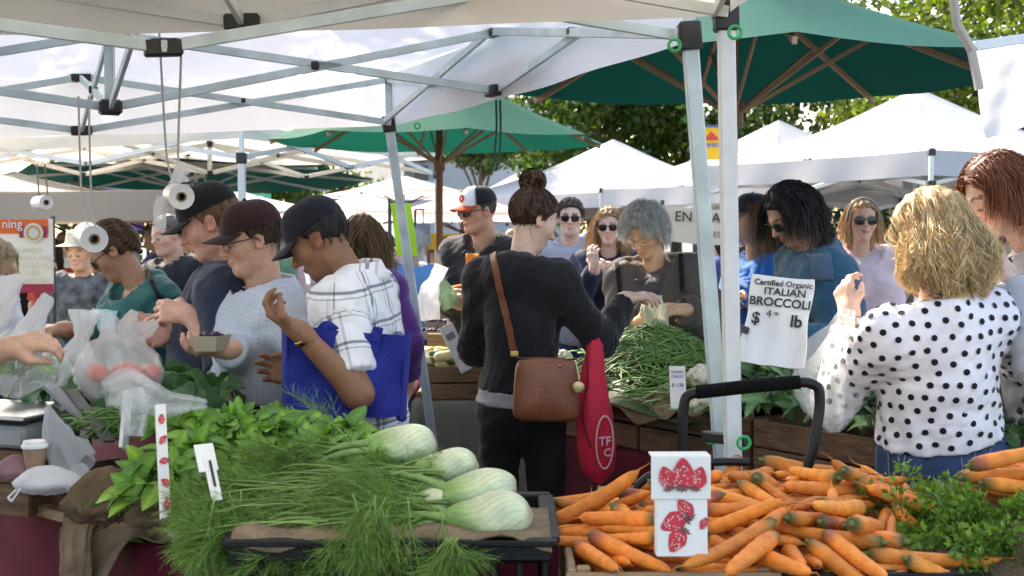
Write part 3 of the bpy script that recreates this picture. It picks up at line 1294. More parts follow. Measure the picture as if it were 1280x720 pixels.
def crown(center, radii, n, size, col, seed, clumps=40, hollow=.35):
    """leaf faces gathered in clumps through an uneven crown volume"""
    r = np.random.default_rng(seed)
    cl = r.normal(size=(clumps, 3))
    cl /= np.linalg.norm(cl, axis=1)[:, None]
    cl *= r.uniform(hollow, 1, (clumps, 1)) ** .6
    cs = r.uniform(.16, .36, clumps)
    ci = r.integers(0, clumps, n)
    off = r.normal(size=(n, 3))
    off /= np.linalg.norm(off, axis=1)[:, None] + 1e-9
    off *= r.uniform(0, 1, (n, 1)) ** .5
    p = (cl[ci] + off * cs[ci][:, None]) * radii + center
    # each leaf: folded rhomb of four triangles
    d = r.normal(size=(n, 3)) + A(0, 0, -.3)
    d /= np.linalg.norm(d, axis=1)[:, None]
    nn = off * .6 + r.normal(size=(n, 3)) * .7 + A(0, 0, .5)
    s = np.cross(d, nn)
    s /= np.linalg.norm(s, axis=1)[:, None] + 1e-9
    nn = np.cross(s, d)
    L = size * r.uniform(.6, 1.3, (n, 1))
    V = np.stack([p, p + d * L * .5 + s * L * .30 + nn * L * .06, p + d * L, p + d * L * .5 - s * L * .30 + nn * L * .06], 1)
    I = np.arange(n)[:, None] * 4
    F = np.concatenate([I + [[0, 1, 2]], I + [[0, 2, 3]]])
    c = np.asarray(col)[None] * r.uniform(.6, 1.4, (n, 1)) * (.75 + .5 * r.uniform(size=clumps))[ci][:, None]
    c = c * (1 + A(.25, .1, -.1)[None] * r.uniform(-1, 1, (n, 1)))
    mb = MB()
    mb.add(V.reshape(-1, 3), F, np.repeat(np.clip(c, 0, 1), 4, 0))
    return mb, cl * radii + center


def tree(label, base, h, radii, n, size, col, seed, lean=(0, 0), trunk_r=.16, group=None, crown_z=None, barkcol=(.10, .075, .055)):
    base = A(*base)
    top = base + A(lean[0], lean[1], crown_z if crown_z else h - radii[2])
    root = empty('tree', base, label, 'tree', group)
    mb, cl = crown(top, A(*radii), int(n * 1.8), size, col, seed, 75)
    mb.build('crown', leaf_mat('tree_leaf'), root, smooth=False)
    r = np.random.default_rng(seed)
    tr = MB()
    t = np.linspace(0, 1, 9)[:, None]
    path = base + (top - base) * t + np.sin(t * 5 + seed) * A(.10, .06, 0)
    tr.tube(path, np.linspace(trunk_r, trunk_r * .45, 9), 10)
    for c in cl[r.permutation(len(cl))[:12]]:
        s0 = path[r.integers(5, 9)]
        tt = np.linspace(0, 1, 7)[:, None]
        q = s0 + (c - s0) * tt + A(0, 0, .35) * np.sin(tt * math.pi) * np.linalg.norm(c - s0) * .25
        tr.tube(q, np.linspace(trunk_r * .42, .015, 7), 6)
    tr.build('trunk', mat('tree_bark', barkcol, .9, var=.4, vscale=20, bump=.6, bscale=40), root)
    return root


G1, G2, G3 = (.060, .110, .018), (.040, .085, .020), (.095, .140, .020)
def at_tree(px, d):
    return (float((px - 640) / F_PX * d), d, 0)


tree('small leafy street tree in front of the grey building', at_tree(608, 21), 3.6, (.80, .8, .50), 3600, .10, (.07, .13, .03), 1, trunk_r=.06)
tree('tall tree behind the pointed white tent left of the tent posts', at_tree(745, 27), 5.6, (2.0, 1.8, 2.0), 6500, .17, G1, 2)
tree('broad yellow-green tree behind the yellow banner', at_tree(850, 28), 6.4, (2.5, 2.0, 2.5), 8500, .17, G3, 3)
tree('dark dense tree seen under the rim of the large umbrella', at_tree(1010, 25), 5.6, (3.0, 1.8, 2.1), 8500, .15, (.032, .066, .020), 4)
tree('sunlit tree with pale branches at the upper right corner', at_tree(1235, 15), 4.4, (1.9, 1.2, 1.25), 6000, .11, G3, 5, crown_z=3.6, lean=(.3, 0), trunk_r=.11, barkcol=(.32, .28, .23))
tree('spreading tree above the right hand tents', at_tree(1130, 21), 6.8, (2.8, 1.8, 1.9), 6500, .14, G3, 6)
tree('tree behind the far left stalls', at_tree(165, 34), 4.6, (2.2, 2, 1.7), 4500, .2, G2, 7)
tree('tree beside the green street sign behind the dark umbrella', at_tree(350, 38), 4.4, (2.6, 2, 1.5), 4500, .2, G1, 8)
tree('tall tree left of the stalls that shades the white canopy', (-4.5, 9.2, 0), 8.2, (2.3, 2.3, 1.8), 4200, .17, G1, 9, trunk_r=.17)

# ---- grey building with round sign
def wall_seg(a, b, z0, z1, th, m, name, parent):
    a, b = A(*a), A(*b)
    mb = MB()
    d = nrm(A(b[0] - a[0], b[1] - a[1], 0))
    nn = A(-d[1], d[0], 0)
    L = np.linalg.norm((b - a)[:2])
    mb.box(A((a[0] + b[0]) / 2, (a[1] + b[1]) / 2, (z0 + z1) / 2) + nn * th / 2, (L, th, z1 - z0), np.stack([d, nn, A(0, 0, 1)], 1), .02)
    return mb.build(name, m, parent)


M_conc = mat('pale_concrete', (.42, .43, .44), .85, var=.18, vscale=.7, bump=.2, bscale=10)
M_concd = mat('grey_fascia', (.20, .20, .205), .8, var=.2, vscale=1)
M_glassd = mat('dark_window_glass', (.03, .035, .04), .15, spec=.7)
def gp(px, d, z=0):
    return A((px - 640) / F_PX * d, d, z)


bl = empty('building', gp(520, 38), 'pale grey concrete building with round sign and dark square window', 'building')
wa, wb = gp(380, 62), gp(507, 38)
wall_seg(wa, wb, 0, 2.9, .3, M_conc, 'wall', bl)
wall_seg(wa + A(0, -.4, 0), wb + A(0, -.4, 0), 3.1, 3.75, .6, M_concd, 'fascia', bl)
wall_seg(wa + A(0, -.3, 0), wb + A(0, -.3, 0), 3.78, 4.05, .5, M_conc, 'parapet', bl)
wall_seg(gp(507, 38) + A(0, -.3, 0), gp(722, 39), 0, 5.6, .4, M_conc, 'wall', bl)
dirw = nrm(wb - wa)
nw = A(dirw[1], -dirw[0], 0)
c = P(461, 240, 46.5)
tt = ((c - wa)[:2] @ dirw[:2])
c = wa + dirw * tt + nw * .05 + A(0, 0, c[2])
Rr = np.stack([dirw, A(0, 0, 1), nw], 1)
rs = MB()
rs.lathe([(.0, .0), (.32, .0), (.32, .05), (.25, .05), (.25, .02), (0, .02)], c, Rr, 28)
rsg = rs.build('round_sign', mat('sign_steel', (.16, .17, .18), .5), bl)
text_mesh('DK', .28, Rr, c + nw * .04 - dirw * .19 - A(0, 0, .09), mat('sign_white', (.7, .7, .7), .6), 'lettering', rsg, bold=.01)
w = MB()
c = P(528, 217, 38) + A(0, -.52, 0)
w.box(c, (.50, .06, .52))
wn = w.build('window', mat('window_frame_grey', (.25, .25, .26), .6), bl)
w = MB()
w.box(c + A(0, -.025, 0), (.42, .04, .44))
w.build('pane', M_glassd, wn)
w = MB()
c = P(543, 196, 38) + A(0, -.55, 0)
w.box(c, (.86, .08, .32), None, .02)
sg = w.build('shop_sign', mat('sign_black', (.015, .015, .016), .5), bl)
for i in range(8):
    w = MB()
    w.box(c + A(-.36 + i * .1, -.05, .0), (.055, .012, .14), roty(.25 * (-1) ** i))
    w.build('letter', mat('sign_white'), sg)
w = MB()
c = P(540, 232, 37) + A(0, -.5, 0)
w.box(c, (.6, .05, .22))
w.build('blue_panel', mat('pale_blue_panel', (.25, .52, .62), .6), bl)
b2 = empty('building', gp(690, 36), 'low grey building with red shop lettering behind the peaked tent', 'building')
wall_seg(gp(655, 36), gp(722, 36), 0, 3.75, .3, M_conc, 'wall', b2)
wall_seg(gp(652, 35.7), gp(726, 35.7), 3.4, 3.95, .2, mat('fascia_tan', (.30, .26, .22), .8), 'fascia', b2)
for i in range(9):
    w = MB()
    w.box(P(668 + i * 5, 193, 35.5), (.07, .03, .2), roty(.3 * (-1) ** i))
    w.build('letter', mat('sign_red', (.45, .06, .04), .6), b2)
b3 = empty('building', gp(1130, 32), 'beige building with arched awning between the trees', 'building')
wall_seg(gp(1075, 32), gp(1205, 32), 0, 5.9, .3, mat('beige_stucco', (.38, .30, .19), .9, var=.1, vscale=1), 'wall', b3)
w = MB()
th = np.linspace(0, math.pi, 16)
for nm_, rr in (('arch_trim', 1.0),):
    w.tube(P(1090, 150, 31.7) + np.stack([-np.cos(th) * 1.1, 0 * th, np.sin(th) * 1.3], 1), .06, 6)
    w.build(nm_, mat('trim_white', (.7, .68, .62), .7), b3)

# ---- banners and far signs
def pole_banner(label, px, py0, py1, d, w, m, extra=None):
    z0, z1 = P(px, py1, d)[2], P(px, py0, d)[2]
    x = P(px, py0, d)[0]
    root = empty('street_banner', (x, d, 0), label, 'banner')
    q = MB()
    q.tube([(x - w / 2 - .04, d + .03, 0), (x - w / 2 - .04, d + .03, z1 + .3)], .035, 8)
    q.tube([(x - w / 2 - .04, d + .03, z1 + .02), (x + w / 2 + .03, d + .03, z1 + .02)], .012, 6)
    q.build('pole', mat('dark_steel', (.05, .05, .055), .5), root)
    nx, nz = 7, 9
    G = np.zeros((nx, nz, 3))
    for i in range(nx):
        for j in range(nz):
            G[i, j] = (x - w / 2 + w * i / (nx - 1), d + .02 * math.sin(i * 1.3 + j * .5), z0 + (z1 - z0) * j / (nz - 1))
    q = MB()
    q.grid(G, thick=.003)
    s = q.build('sheet', m, root)
    if extra:
        extra(s, x, d, z0, z1)
    return root


def yb(s, x, d, z0, z1):
    q = MB()
    c = A(x, d - .05, (z0 + z1) / 2 + .04)
    q.add([c + A(-.10, 0, 0), c + A(.10, 0, 0), c + A(0, 0, .11), c + A(-.1, .006, 0), c + A(.1, .006, 0), c + A(0, .006, .11)],
          [[0, 1, 2], [5, 4, 3], [0, 3, 4, 1], [1, 4, 5, 2], [2, 5, 3, 0]])
    q.build('red_roof_mark', mat('banner_red', (.5, .04, .03), .7), s)
    q = MB()
    for i in range(6):
        q.box(c + A(-.085 + i * .034, 0, -.06), (.02, .006, .05), roty(.2 * (-1) ** i), .001)
        q.box(c + A(-.085 + i * .034, 0, .17), (.018, .006, .035), roty(.2 * (-1) ** i), .001)
    q.build('blue_letters', mat('banner_blue', (.03, .12, .35), .7), s)


pole_banner('yellow street banner with red roof mark beside the tent posts', 889, 159, 200, 16, .29, mat('banner_yellow', (.72, .48, .03), .8, trans=.2), yb)
pole_banner('purple street banner above the far left crowd', 169, 260, 288, 22, .24, mat('banner_purple', (.20, .12, .42), .8, trans=.2))
st = empty('street_sign', gp(330, 26), 'small green street name sign on a pole behind the dark umbrella', 'sign')
q = MB()
q.tube([gp(330, 26), gp(330, 26, 2.6)], .03, 8)
q.build('pole', mat('dark_steel'), st)
q = MB()
cc = P(322, 247, 25.9)
q.box(cc, (.55, .02, .16), None, .01)
pl = q.build('plate', mat('sign_green', (.02, .25, .14), .5), st)
text_mesh('ST', .11, np.stack([A(1, 0, 0), A(0, 0, 1), A(0, -1, 0)], 1), cc + A(.0, -.015, -.04), mat('sign_white'), 'lettering', pl)


# ---- umbrellas
def umbrella(label, c, rim_z, apex_z, rad, m, polem, n=8, rot=0., group=None, rib_m=None, pole_r=.022, stripes=None, tilt=0.):
    c = A(*c)
    root = empty('market_umbrella', (c[0], c[1], 0), label, 'umbrella', group)
    K = 7
    seg = 6
    G = np.zeros((n * seg, K, 3))
    C = np.ones((n * seg, K, 3))
    for i in range(n * seg):
        a = rot + 2 * math.pi * i / (n * seg)
        fr = (i % seg) / seg
        e = math.cos(math.pi / n) / math.cos((fr - .5) * 2 * math.pi / n)
        for j in range(K):
            t = j / (K - 1)
            rr = rad * (t * .97 + .03) * e
            sag = -.05 * math.sin(t * math.pi) - .035 * math.sin(fr * math.pi) * t
            G[i, j] = (c[0] + rr * math.cos(a), c[1] + rr * math.sin(a), apex_z + (rim_z - apex_z) * t + sag * .6 - tilt * t * math.sin(a))
            if stripes is not None:
                C[i, j] = stripes[1] if j in stripes[2] else stripes[0]
    q = MB()
    q.grid(G, C if stripes is not None else None, close_u=True)
    q.build('canopy', m, root, smooth='angle')
    rib_m = rib_m or polem
    hub_z = apex_z - .08
    for i in range(n):
        a = rot + 2 * math.pi * i / n
        d = A(math.cos(a), math.sin(a), 0)
        q = MB()
        q.bar(A(c[0], c[1], hub_z - .0) + d * .03, A(c[0], c[1], rim_z - .028 - tilt * math.sin(a)) + d * rad * .985, .018, .028)
        rb = q.build('rib', rib_m, root)
        q = MB()
        q.bar(A(c[0], c[1], rim_z - .16) + d * .03, A(c[0], c[1], hub_z + (rim_z - .03 - hub_z) * .52 - tilt * .52 * math.sin(a)) + d * rad * .52, .014, .02)
        q.build('strut', rib_m, rb)
    q = MB()
    q.lathe([(.0, apex_z + .05), (.03, apex_z + .03), (.03, apex_z - .1), (pole_r, apex_z - .12), (pole_r, rim_z - .1), (.042, rim_z - .12), (.042, rim_z - .21), (pole_r, rim_z - .23), (pole_r, .0)],
            (c[0], c[1], 0), None, 14)
    q.build('pole', polem, root)
    q = MB()
    q.lathe([(0, .09), (.06, .09), (.2, .05), (.24, .0), (0, .0)], (c[0], c[1], 0), None, 20)
    q.build('base', mat('dark_steel'), root)
    return root


M_wood = mat('umbrella_wood', (.19, .075, .032), .5, var=.25, vscale=20, stretch=(1, 1, .1))
M_ribwood = mat('rib_wood', (.36, .24, .15), .6)
M_green = mat('dark_green_canvas', (.002, .068, .054), .85, trans=.06, spec=.08, var=.08, vscale=3, bump=.1, bscale=300)
M_green2 = mat('green_canvas', (.005, .090, .060), .85, trans=.26, spec=.08, var=.08, vscale=3, bump=.1, bscale=300)
umbrella('large dark green canvas umbrella behind the two tent posts', (.965, 5.6), 2.23, 2.72, 1.22, M_green, M_wood, rot=.0, rib_m=M_ribwood, pole_r=.02)
umbrella('bright green umbrella on a brown wooden pole in the middle distance', (-.537, 9.5), 2.22, 2.78, 1.25, M_green2, M_wood, rot=.2, rib_m=M_ribwood, pole_r=.026)
umbrella('wide dark green umbrella behind the left hand tent leg', (-3.55, 14.4), 2.17, 2.37, 2.0, M_green, mat('white_pole', (.6, .62, .62), .5), rot=.12, tilt=.10, rib_m=mat('white_pole'))
M_strip = mat('striped_canvas', attr='col', rough=.8, trans=.35)
for px, d, r_, lb, ap in ((452, 22, 1.7, 'red and white striped umbrella left of the leaning tent leg', 2.20), (578, 19, 1.6, 'pale striped umbrella behind the brown umbrella pole', 2.13),
                          (505, 26, 1.8, 'white umbrella with red top beside the grey building', 2.68), (185, 17, 1.5, 'red and white umbrella above the crowd near the purple banner', 2.16),
                          (95, 14, 1.4, 'white umbrella with red bands behind the orange banner', 2.1), (255, 21, 1.5, 'far white umbrella behind the black capped man', 2.2)):
    umbrella(lb, ((px - 640) / F_PX * d, d), ap - .42, ap, r_, M_strip, mat('umbrella_pole_dark', (.06, .035, .025), .6), n=8, rot=d,
             stripes=((.72, .66, .62), (.60, .10, .07), (4,) if d != 17 else (1, 2, 3)), group=None)
# ------------------------------------------------------------------ pop-up tents
M_white_can = mat('white_canopy_cloth', (.80, .80, .82), .75, trans=.42, spec=.15, var=.10, vscale=1.6, bump=.25, bscale=6)
M_cream_can = mat('cream_canopy_cloth', (.76, .72, .64), .75, trans=.36, var=.06, vscale=3, bump=.25, bscale=6)
M_far_can = mat('far_canopy_cloth', (.45, .45, .46), .7, trans=.10, spec=.15, var=.03, vscale=2, bump=.3, bscale=3)
M_tan_can = mat('tan_canopy_cloth', (.42, .34, .26), .8, trans=.2)
M_tube = mat('pale_blue_steel', (.50, .60, .62), .38, spec=.5, var=.22, vscale=9)
M_tubew = mat('white_steel', (.66, .68, .67), .4, spec=.5, var=.08, vscale=18)
M_blackpl = mat('black_plastic', (.013, .013, .014), .45, var=.2, vscale=30)
M_grommet = mat('green_plastic', (.02, .38, .10), .4)


def popup_tent(label, cor, zs, zt, peak_z, canm, tubem, bases=None, valance=.26, leg_w=.042, bar_w=.024, name='canopy_tent', skip=(), group=None, sag=.06, detail=True, hide_valance=(),
               scale_mid=None):
    cor = [A(*c) for c in cor]
    ctr = sum(cor) / 4
    root = empty(name, (ctr[0], ctr[1], 0), label, 'tent', group)
    top = [A(c[0], c[1], z) for c, z in zip(cor, zt)]
    sl = [A(c[0], c[1], z) for c, z in zip(cor, zs)]
    peak = A(ctr[0], ctr[1], peak_z)
    can = MB()
    val = []
    for i in range(4):
        a, b = top[i], top[(i + 1) % 4]
        n, k = 17, 11
        G = np.zeros((n, k, 3))
        for u in range(n):
            s = u / (n - 1)
            e = a + (b - a) * s
            for v in range(k):
                t = v / (k - 1)
                # each panel runs from its eave to the peak
                q = e * (1 - t) + peak * t
                q = q + A(0, 0, -sag * math.sin(t * math.pi) * (1 - .25 * math.cos((s - .5) * 2 * math.pi)) - .018 * math.sin(s * math.pi) * (1 - t))
                q = q + A(0, 0, .006 * math.sin(s * 9 + v * 1.3 + i))
                G[u, v] = q
        can.grid(G)
        out = nrm(A((a + b)[0] / 2 - ctr[0], (a + b)[1] / 2 - ctr[1], 0))
        n, k = 25, 5
        Gv = np.zeros((n, k, 3))
        for u in range(n):
            s = u / (n - 1)
            e = a + (b - a) * s - A(0, 0, .018 * math.sin(s * math.pi))
            for v in range(k):
                t = v / (k - 1)
                Gv[u, v] = e - A(0, 0, valance * t) + out * (.006 + .012 * math.sin(s * 21 + i) * t + .01 * t)
        val.append(Gv)
    can.build('canopy', canm, root, smooth='angle')
    for i, Gv in enumerate(val):
        if i in hide_valance:
            continue
        q = MB()
        q.grid(Gv)
        q.build('valance', canm, root)
    for i in range(4):
        if i in skip:
            continue
        b = A(cor[i][0], cor[i][1], 0) if bases is None or bases[i] is None else A(*bases[i])
        ax = nrm(sl[i] - b)
        q = MB()
        q.bar(b, sl[i], leg_w, leg_w, .004)
        lg = q.build('leg', tubem, root)
        q = MB()
        q.bar(sl[i], top[i] + ax * .02, leg_w * .74, leg_w * .74, .003)
        q.build('inner_tube', tubem, lg)
        q = MB()
        q.box(b + A(0, 0, .008), (.1, .1, .016))
        q.build('foot_plate', tubem, lg)
        q = MB()
        q.bar(sl[i] - ax * .045, sl[i] + ax * .035, leg_w * 1.45, leg_w * 1.45, .006)
        q.build('slider_bracket', M_blackpl, lg)
        q = MB()
        q.bar(top[i] - ax * .05, top[i] + ax * .01, leg_w * 1.2, leg_w * 1.2, .006)
        q.build('top_bracket', M_blackpl, lg)
    if not detail:
        return root
    mids = []
    for i in range(4):
        j = (i + 1) % 4
        up, lo = (top[i] + top[j]) / 2 - A(0, 0, .015), (sl[i] + sl[j]) / 2
        mids.append((up, lo))
        side = nrm(sl[j] - sl[i])
        inn = nrm(A(ctr[0], ctr[1], 0) - A(up[0], up[1], 0)) * A(1, 1, 0) * .022
        for (p, pz), o in (((top[i], lo), 0), ((sl[i], up), 1), ((top[j], lo), 0), ((sl[j], up), 1)):
            q = MB()
            oo = inn * (.5 + o)
            q.bar(p - A(0, 0, .03 * (1 - o)) + oo, pz + oo, bar_w * .6, bar_w * 1.25, .002)
            q.build('truss_bar', tubem, root)
        for c in (up, lo):
            q = MB()
            q.bar(c - side * .045 + inn, c + side * .045 + inn, .04, .042, .005)
            q.build('joint', M_blackpl, root)
        for a_ in (i, j):
            x = (top[a_] + sl[a_] + up + lo) / 4 + inn
            q = MB()
            q.bar(x - inn * .8, x + inn * .9, .026, .026, .004)
            q.build('joint', M_blackpl, root)
    cup, clo = A(ctr[0], ctr[1], sum(zt) / 4 - .02), A(ctr[0], ctr[1], sum(zs) / 4 - .02)
    for up, lo in mids:
        for p, e in ((up, clo), (lo, cup)):
            q = MB()
            q.bar(p, e, bar_w * .6, bar_w * 1.25, .002)
            q.build('truss_bar', tubem, root)
        x = (up + lo + cup + clo) / 4
        q = MB()
        q.box(x, (.03, .03, .03), None, .004)
        q.build('joint', M_blackpl, root)
    for c in (cup, clo):
        q = MB()
        q.box(c, (.075, .075, .05), rotz(.4), .008)
        q.build('joint', M_blackpl, root)
    q = MB()
    q.bar(clo, peak - A(0, 0, .02), leg_w * .7, leg_w * .7, .003)
    q.build('centre_pole', tubem, root)
    return root


# the white canopy whose trusses fill the upper left
TA, TB_ = A(.495, 3.6), A(-.60, 6.27)
TC, TD = TB_ + A(-2.64, -1.08), TA + A(-2.64, -1.08)
popup_tent('white canopy tent with scissor trusses spanning the upper left of the picture', [TA, TB_, TC, TD], [2.10, 2.08, 1.92, 1.88], [2.34, 2.32, 2.18, 2.14], 2.98,
           M_white_can, M_tube, [(.67, 3.6, 0), (-.32, 6.27, 0), (TC[0] - .05, TC[1], 0), (TD[0] - .1, TD[1], 0)], valance=.25, leg_w=.043, hide_valance=(3,))
# the cream canopy just in front of the camera
popup_tent('cream canopy tent whose edge crosses the top of the picture', [(.56, 3.38), (-1.94, 3.26), (-1.88, .42), (.60, .46)], [2.12, 2.05, 2.08, 2.12], [2.37, 2.30, 2.33, 2.37], 3.0,
           M_cream_can, M_tubew, [(.61, 3.38, 0), (-1.98, 3.26, 0), (-1.9, .4, 0), (.64, .44, 0)], valance=.25, leg_w=.043)
# cream tent behind at left
N_, Ld, Rd = A(-2.0, 9.5), A(-.9, .43) * 3, A(.43, .9) * 3
popup_tent('cream canopy tent standing behind the men at left', [N_, N_ + Ld, N_ + Ld + Rd, N_ + Rd], [2.10, 2.08, 2.1, 2.1], [2.36, 2.34, 2.36, 2.36], 3.05, M_cream_can, M_tubew, valance=.12, leg_w=.05, bar_w=.03)


def far_tent(label, px, d, peak_y, half, yaw, canm=M_far_can, eave=2.2, val=.22, detail=False, name='canopy_tent', group=None):
    c = gp(px, d)[:2]
    pz = P(px, peak_y, d)[2]
    cor = []
    for i in range(4):
        a = math.radians(yaw) + i * math.pi / 2
        cor.append((c[0] + half * math.cos(a), c[1] + half * math.sin(a)))
    return popup_tent(label, cor, [eave - .3] * 4, [eave] * 4, pz, canm, M_tubew, valance=val, leg_w=.05, detail=detail, sag=.07, bar_w=.03, group=group)


far_tent('white peaked tent nearest the brown bobbed woman', 1143, 13.2, 110, 2.15, -104, eave=2.26, detail=True)
far_tent('white peaked tent in the middle under the large umbrella', 972, 16.5, 150, 2.3, -103, eave=2.12, detail=True)
far_tent('white peaked tent behind the sunglasses couple', 766, 20.5, 174, 2.5, -96, eave=2.12)
far_tent('small grey-white tent by the street tree', 655, 31, 212, 2.4, -80, eave=2.05)
far_tent('long white tent far behind the blue hooded woman', 870, 22, 205, 2.4, -70, eave=2.0)
far_tent('white tent roof behind the tan stall at far left', -20, 17, 195, 3.2, -95, eave=2.15)
far_tent('tan stall canopy behind the orange banner', 20, 10.4, 215, 1.9, -118, canm=M_tan_can, eave=1.86, val=.22)
far_tent('white tent among the far left crowd', 265, 24, 225, 2.4, -100, eave=1.95)

# white plastic sheet hanging at the upper right with its rope
tp = empty('plastic_tarp', P(1262, 170, 3.9) * A(1, 1, 0), 'crumpled white plastic tarp hanging at the upper right edge', 'tarp')
n, k = 26, 26
G = np.zeros((n, k, 3))
r = np.random.default_rng(3)
for i in range(n):
    for j in range(k):
        s, t = i / (n - 1), j / (k - 1)
        p = P(1219 + s * 130 + t * 15, 55 - s * 16 + t * (118 - s * 20), 3.9)
        p = p + A(0, .035 * math.sin(s * 7 + t * 3) + .008 * math.sin(s * 17 + 9 * t) + .002 * math.sin(23 * t + 7 * s) + .25 * s, 0)
        G[i, j] = p
q = MB()
q.grid(G)
q.build('sheet', mat('white_plastic_sheet', (.66, .65, .65), .4, trans=.3), tp)
q = MB()
q.bar(P(1216, 58, 3.87), P(1360, 36, 4.15), .03)
q.build('rail', M_tubew, tp)
q = MB()
q.tube([P(1188, -30, 3.75), P(1196, 30, 3.8), P(1214, 62, 3.86), P(1222, 100, 3.86), P(1224, 112, 3.86)], .014, 8)
q.build('rope', mat('pale_rope', (.55, .52, .46), .9, bump=.8, bscale=300), tp)
q = MB()
q.bar(A(P(1330, 40, 4.1)[0], 4.1, 0), P(1330, 30, 4.1), .05)
q.build('post', M_tubew, tp)

# green ring clips and strap where the two posts meet
for (px, py, d, lb) in ((887, 546, 3.55, 'green ring clip on the left post'), (928, 552, 3.32, 'green ring clip on the right post'), (842, 58, 3.5, 'green ring pull under the left post bracket'),
                        (917, 42, 3.3, 'green ring pull under the right post bracket'), (522, 188 - 30, 6.2, 'green ring pull on the far leaning leg'), (522, 468, 6.2, 'green ring clip low on the far leaning leg')):
    q = MB()
    c = P(px, py, d) + A(0, -.02, 0)
    th = np.linspace(0, 2 * math.pi, 18, endpoint=False)
    rr = .016 if d < 4 else .013
    q.tube(c + np.stack([rr * np.cos(th), 0 * th, rr * np.sin(th)], 1), .0045, 6, close=True)
    tag(q.build('ring_clip', M_grommet, None), lb, 'clip', 'green ring clips on the tent legs')
q = MB()
q.bar(P(880, 545, 3.52), P(935, 552, 3.36), .022, .030, .004)
tag(q.build('strap', M_blackpl), 'black strap tying the two tent posts together', 'strap')
# ------------------------------------------------------------------ tables, crates, produce
M_maroon = mat('maroon_tablecloth', (.085, .007, .018), .85, var=.25, vscale=6, bump=.3, bscale=160, spec=.12)
M_greycl = mat('grey_green_tablecloth', (.17, .165, .125), .85, var=.15, vscale=5, bump=.3, bscale=120, spec=.2)
M_burlap = mat('burlap', (.17, .115, .07), .95, var=.3, vscale=25, bump=.9, bscale=260, spec=.15)
M_burlap2 = mat('pale_burlap', (.27, .20, .13), .95, var=.3, vscale=25, bump=.9, bscale=260, spec=.15)
M_crate = mat('weathered_crate_wood', (.155, .085, .042), .85, var=.5, vscale=12, bump=.4, bscale=30, stretch=(1, 1, 6))
M_crate2 = mat('dark_crate_wood', (.105, .055, .028), .85, var=.5, vscale=12, bump=.4, bscale=30, stretch=(1, 1, 6))
M_palewood = mat('pale_crate_wood', (.30, .20, .11), .8, var=.4, vscale=9, bump=.35, bscale=26, stretch=(.3, 2, 6))
M_bcrate = mat('black_crate_plastic', (.007, .007, .008), .55, spec=.25, var=.3, vscale=20, bump=.15, bscale=60)
M_card = mat('white_card', (.74, .73, .71), .6, var=.06, vscale=14)
M_ink = mat('black_ink', (.02, .02, .022), .7)
M_poly = mat('clear_poly_bag', (.86, .88, .90), .18, trans=.4, alpha=.26, bump=.2, bscale=30)
M_polyw = mat('white_poly_bag', (.80, .80, .82), .3, trans=.45, alpha=.62, bump=.2, bscale=25)
UPZ = A(0, 0, 1)


def cloth_table(label, pts, z, m, name='market_table', skirt=True, seed=1, drop=None):
    """table under a cloth: pts = plan corners (counter-clockwise from above), cloth falls in folds to the ground"""
    pts = [A(p[0], p[1]) for p in pts]
    c = sum(pts) / len(pts)
    root = empty(name, (c[0], c[1], 0), label, 'table')
    # top and skirt as one sheet: rings inward from the folds
    loop = []
    n = len(pts)
    for i in range(n):
        a, b = pts[i], pts[(i + 1) % n]
        L = np.linalg.norm(b - a)
        k = max(6, int(L / .035))
        for j in range(k):
            loop.append((a + (b - a) * j / k, nrm(A(b[1] - a[1], -(b[0] - a[0])))))
    P0 = np.array([l[0] for l in loop])
    Nn = np.array([l[1] for l in loop])
    for _ in range(3):
        Nn = (np.roll(Nn, 1, 0) + 2 * Nn + np.roll(Nn, -1, 0)) / 4
    Nn /= np.linalg.norm(Nn, axis=1)[:, None]
    m_ = len(P0)
    s = np.arange(m_) * .035
    fold = .5 + .5 * np.sin(s * 13 + 2 * np.sin(s * 3.1 + seed)) * np.sin(s * 4.3 + seed)
    rings = []
    for t in (0, .3, .6, .9, .97):
        q = c + (P0 - c) * t
        rings.append(np.concatenate([q, np.full((m_, 1), z + .004)], 1))
    rings.append(np.concatenate([P0, np.full((m_, 1), z)], 1))
    H_ = drop or (z - .02)
    for t in (.02, .06, .15, .3, .5, .75, 1.0):
        q = P0 + Nn * (.008 + .045 * t ** .7 * fold)[:, None]
        rings.append(np.concatenate([q, np.full((m_, 1), z - H_ * t)], 1))
    G = np.stack(rings, 1)
    mb = MB()
    mb.grid(G, close_u=True)
    mb.build('tablecloth', m, root, smooth=True)
    for p in pts:
        q = c + (p - c) * .88
        mb = MB()
        mb.tube([(q[0], q[1], 0), (q[0], q[1], z - .03)], .016, 8)
        mb.build('leg', mat('dark_steel'), root)
    mb = MB()
    V = [A(*(c + (p - c) * .97), z - .028) for p in pts] + [A(*(c + (p - c) * .97), z - .006) for p in pts]
    n = len(pts)
    mb.add(V, [list(range(n))[::-1], list(range(n, 2 * n))] + [[i, (i + 1) % n, n + (i + 1) % n, n + i] for i in range(n)])
    mb.build('table_top', M_crate, root, smooth=False)
    return root


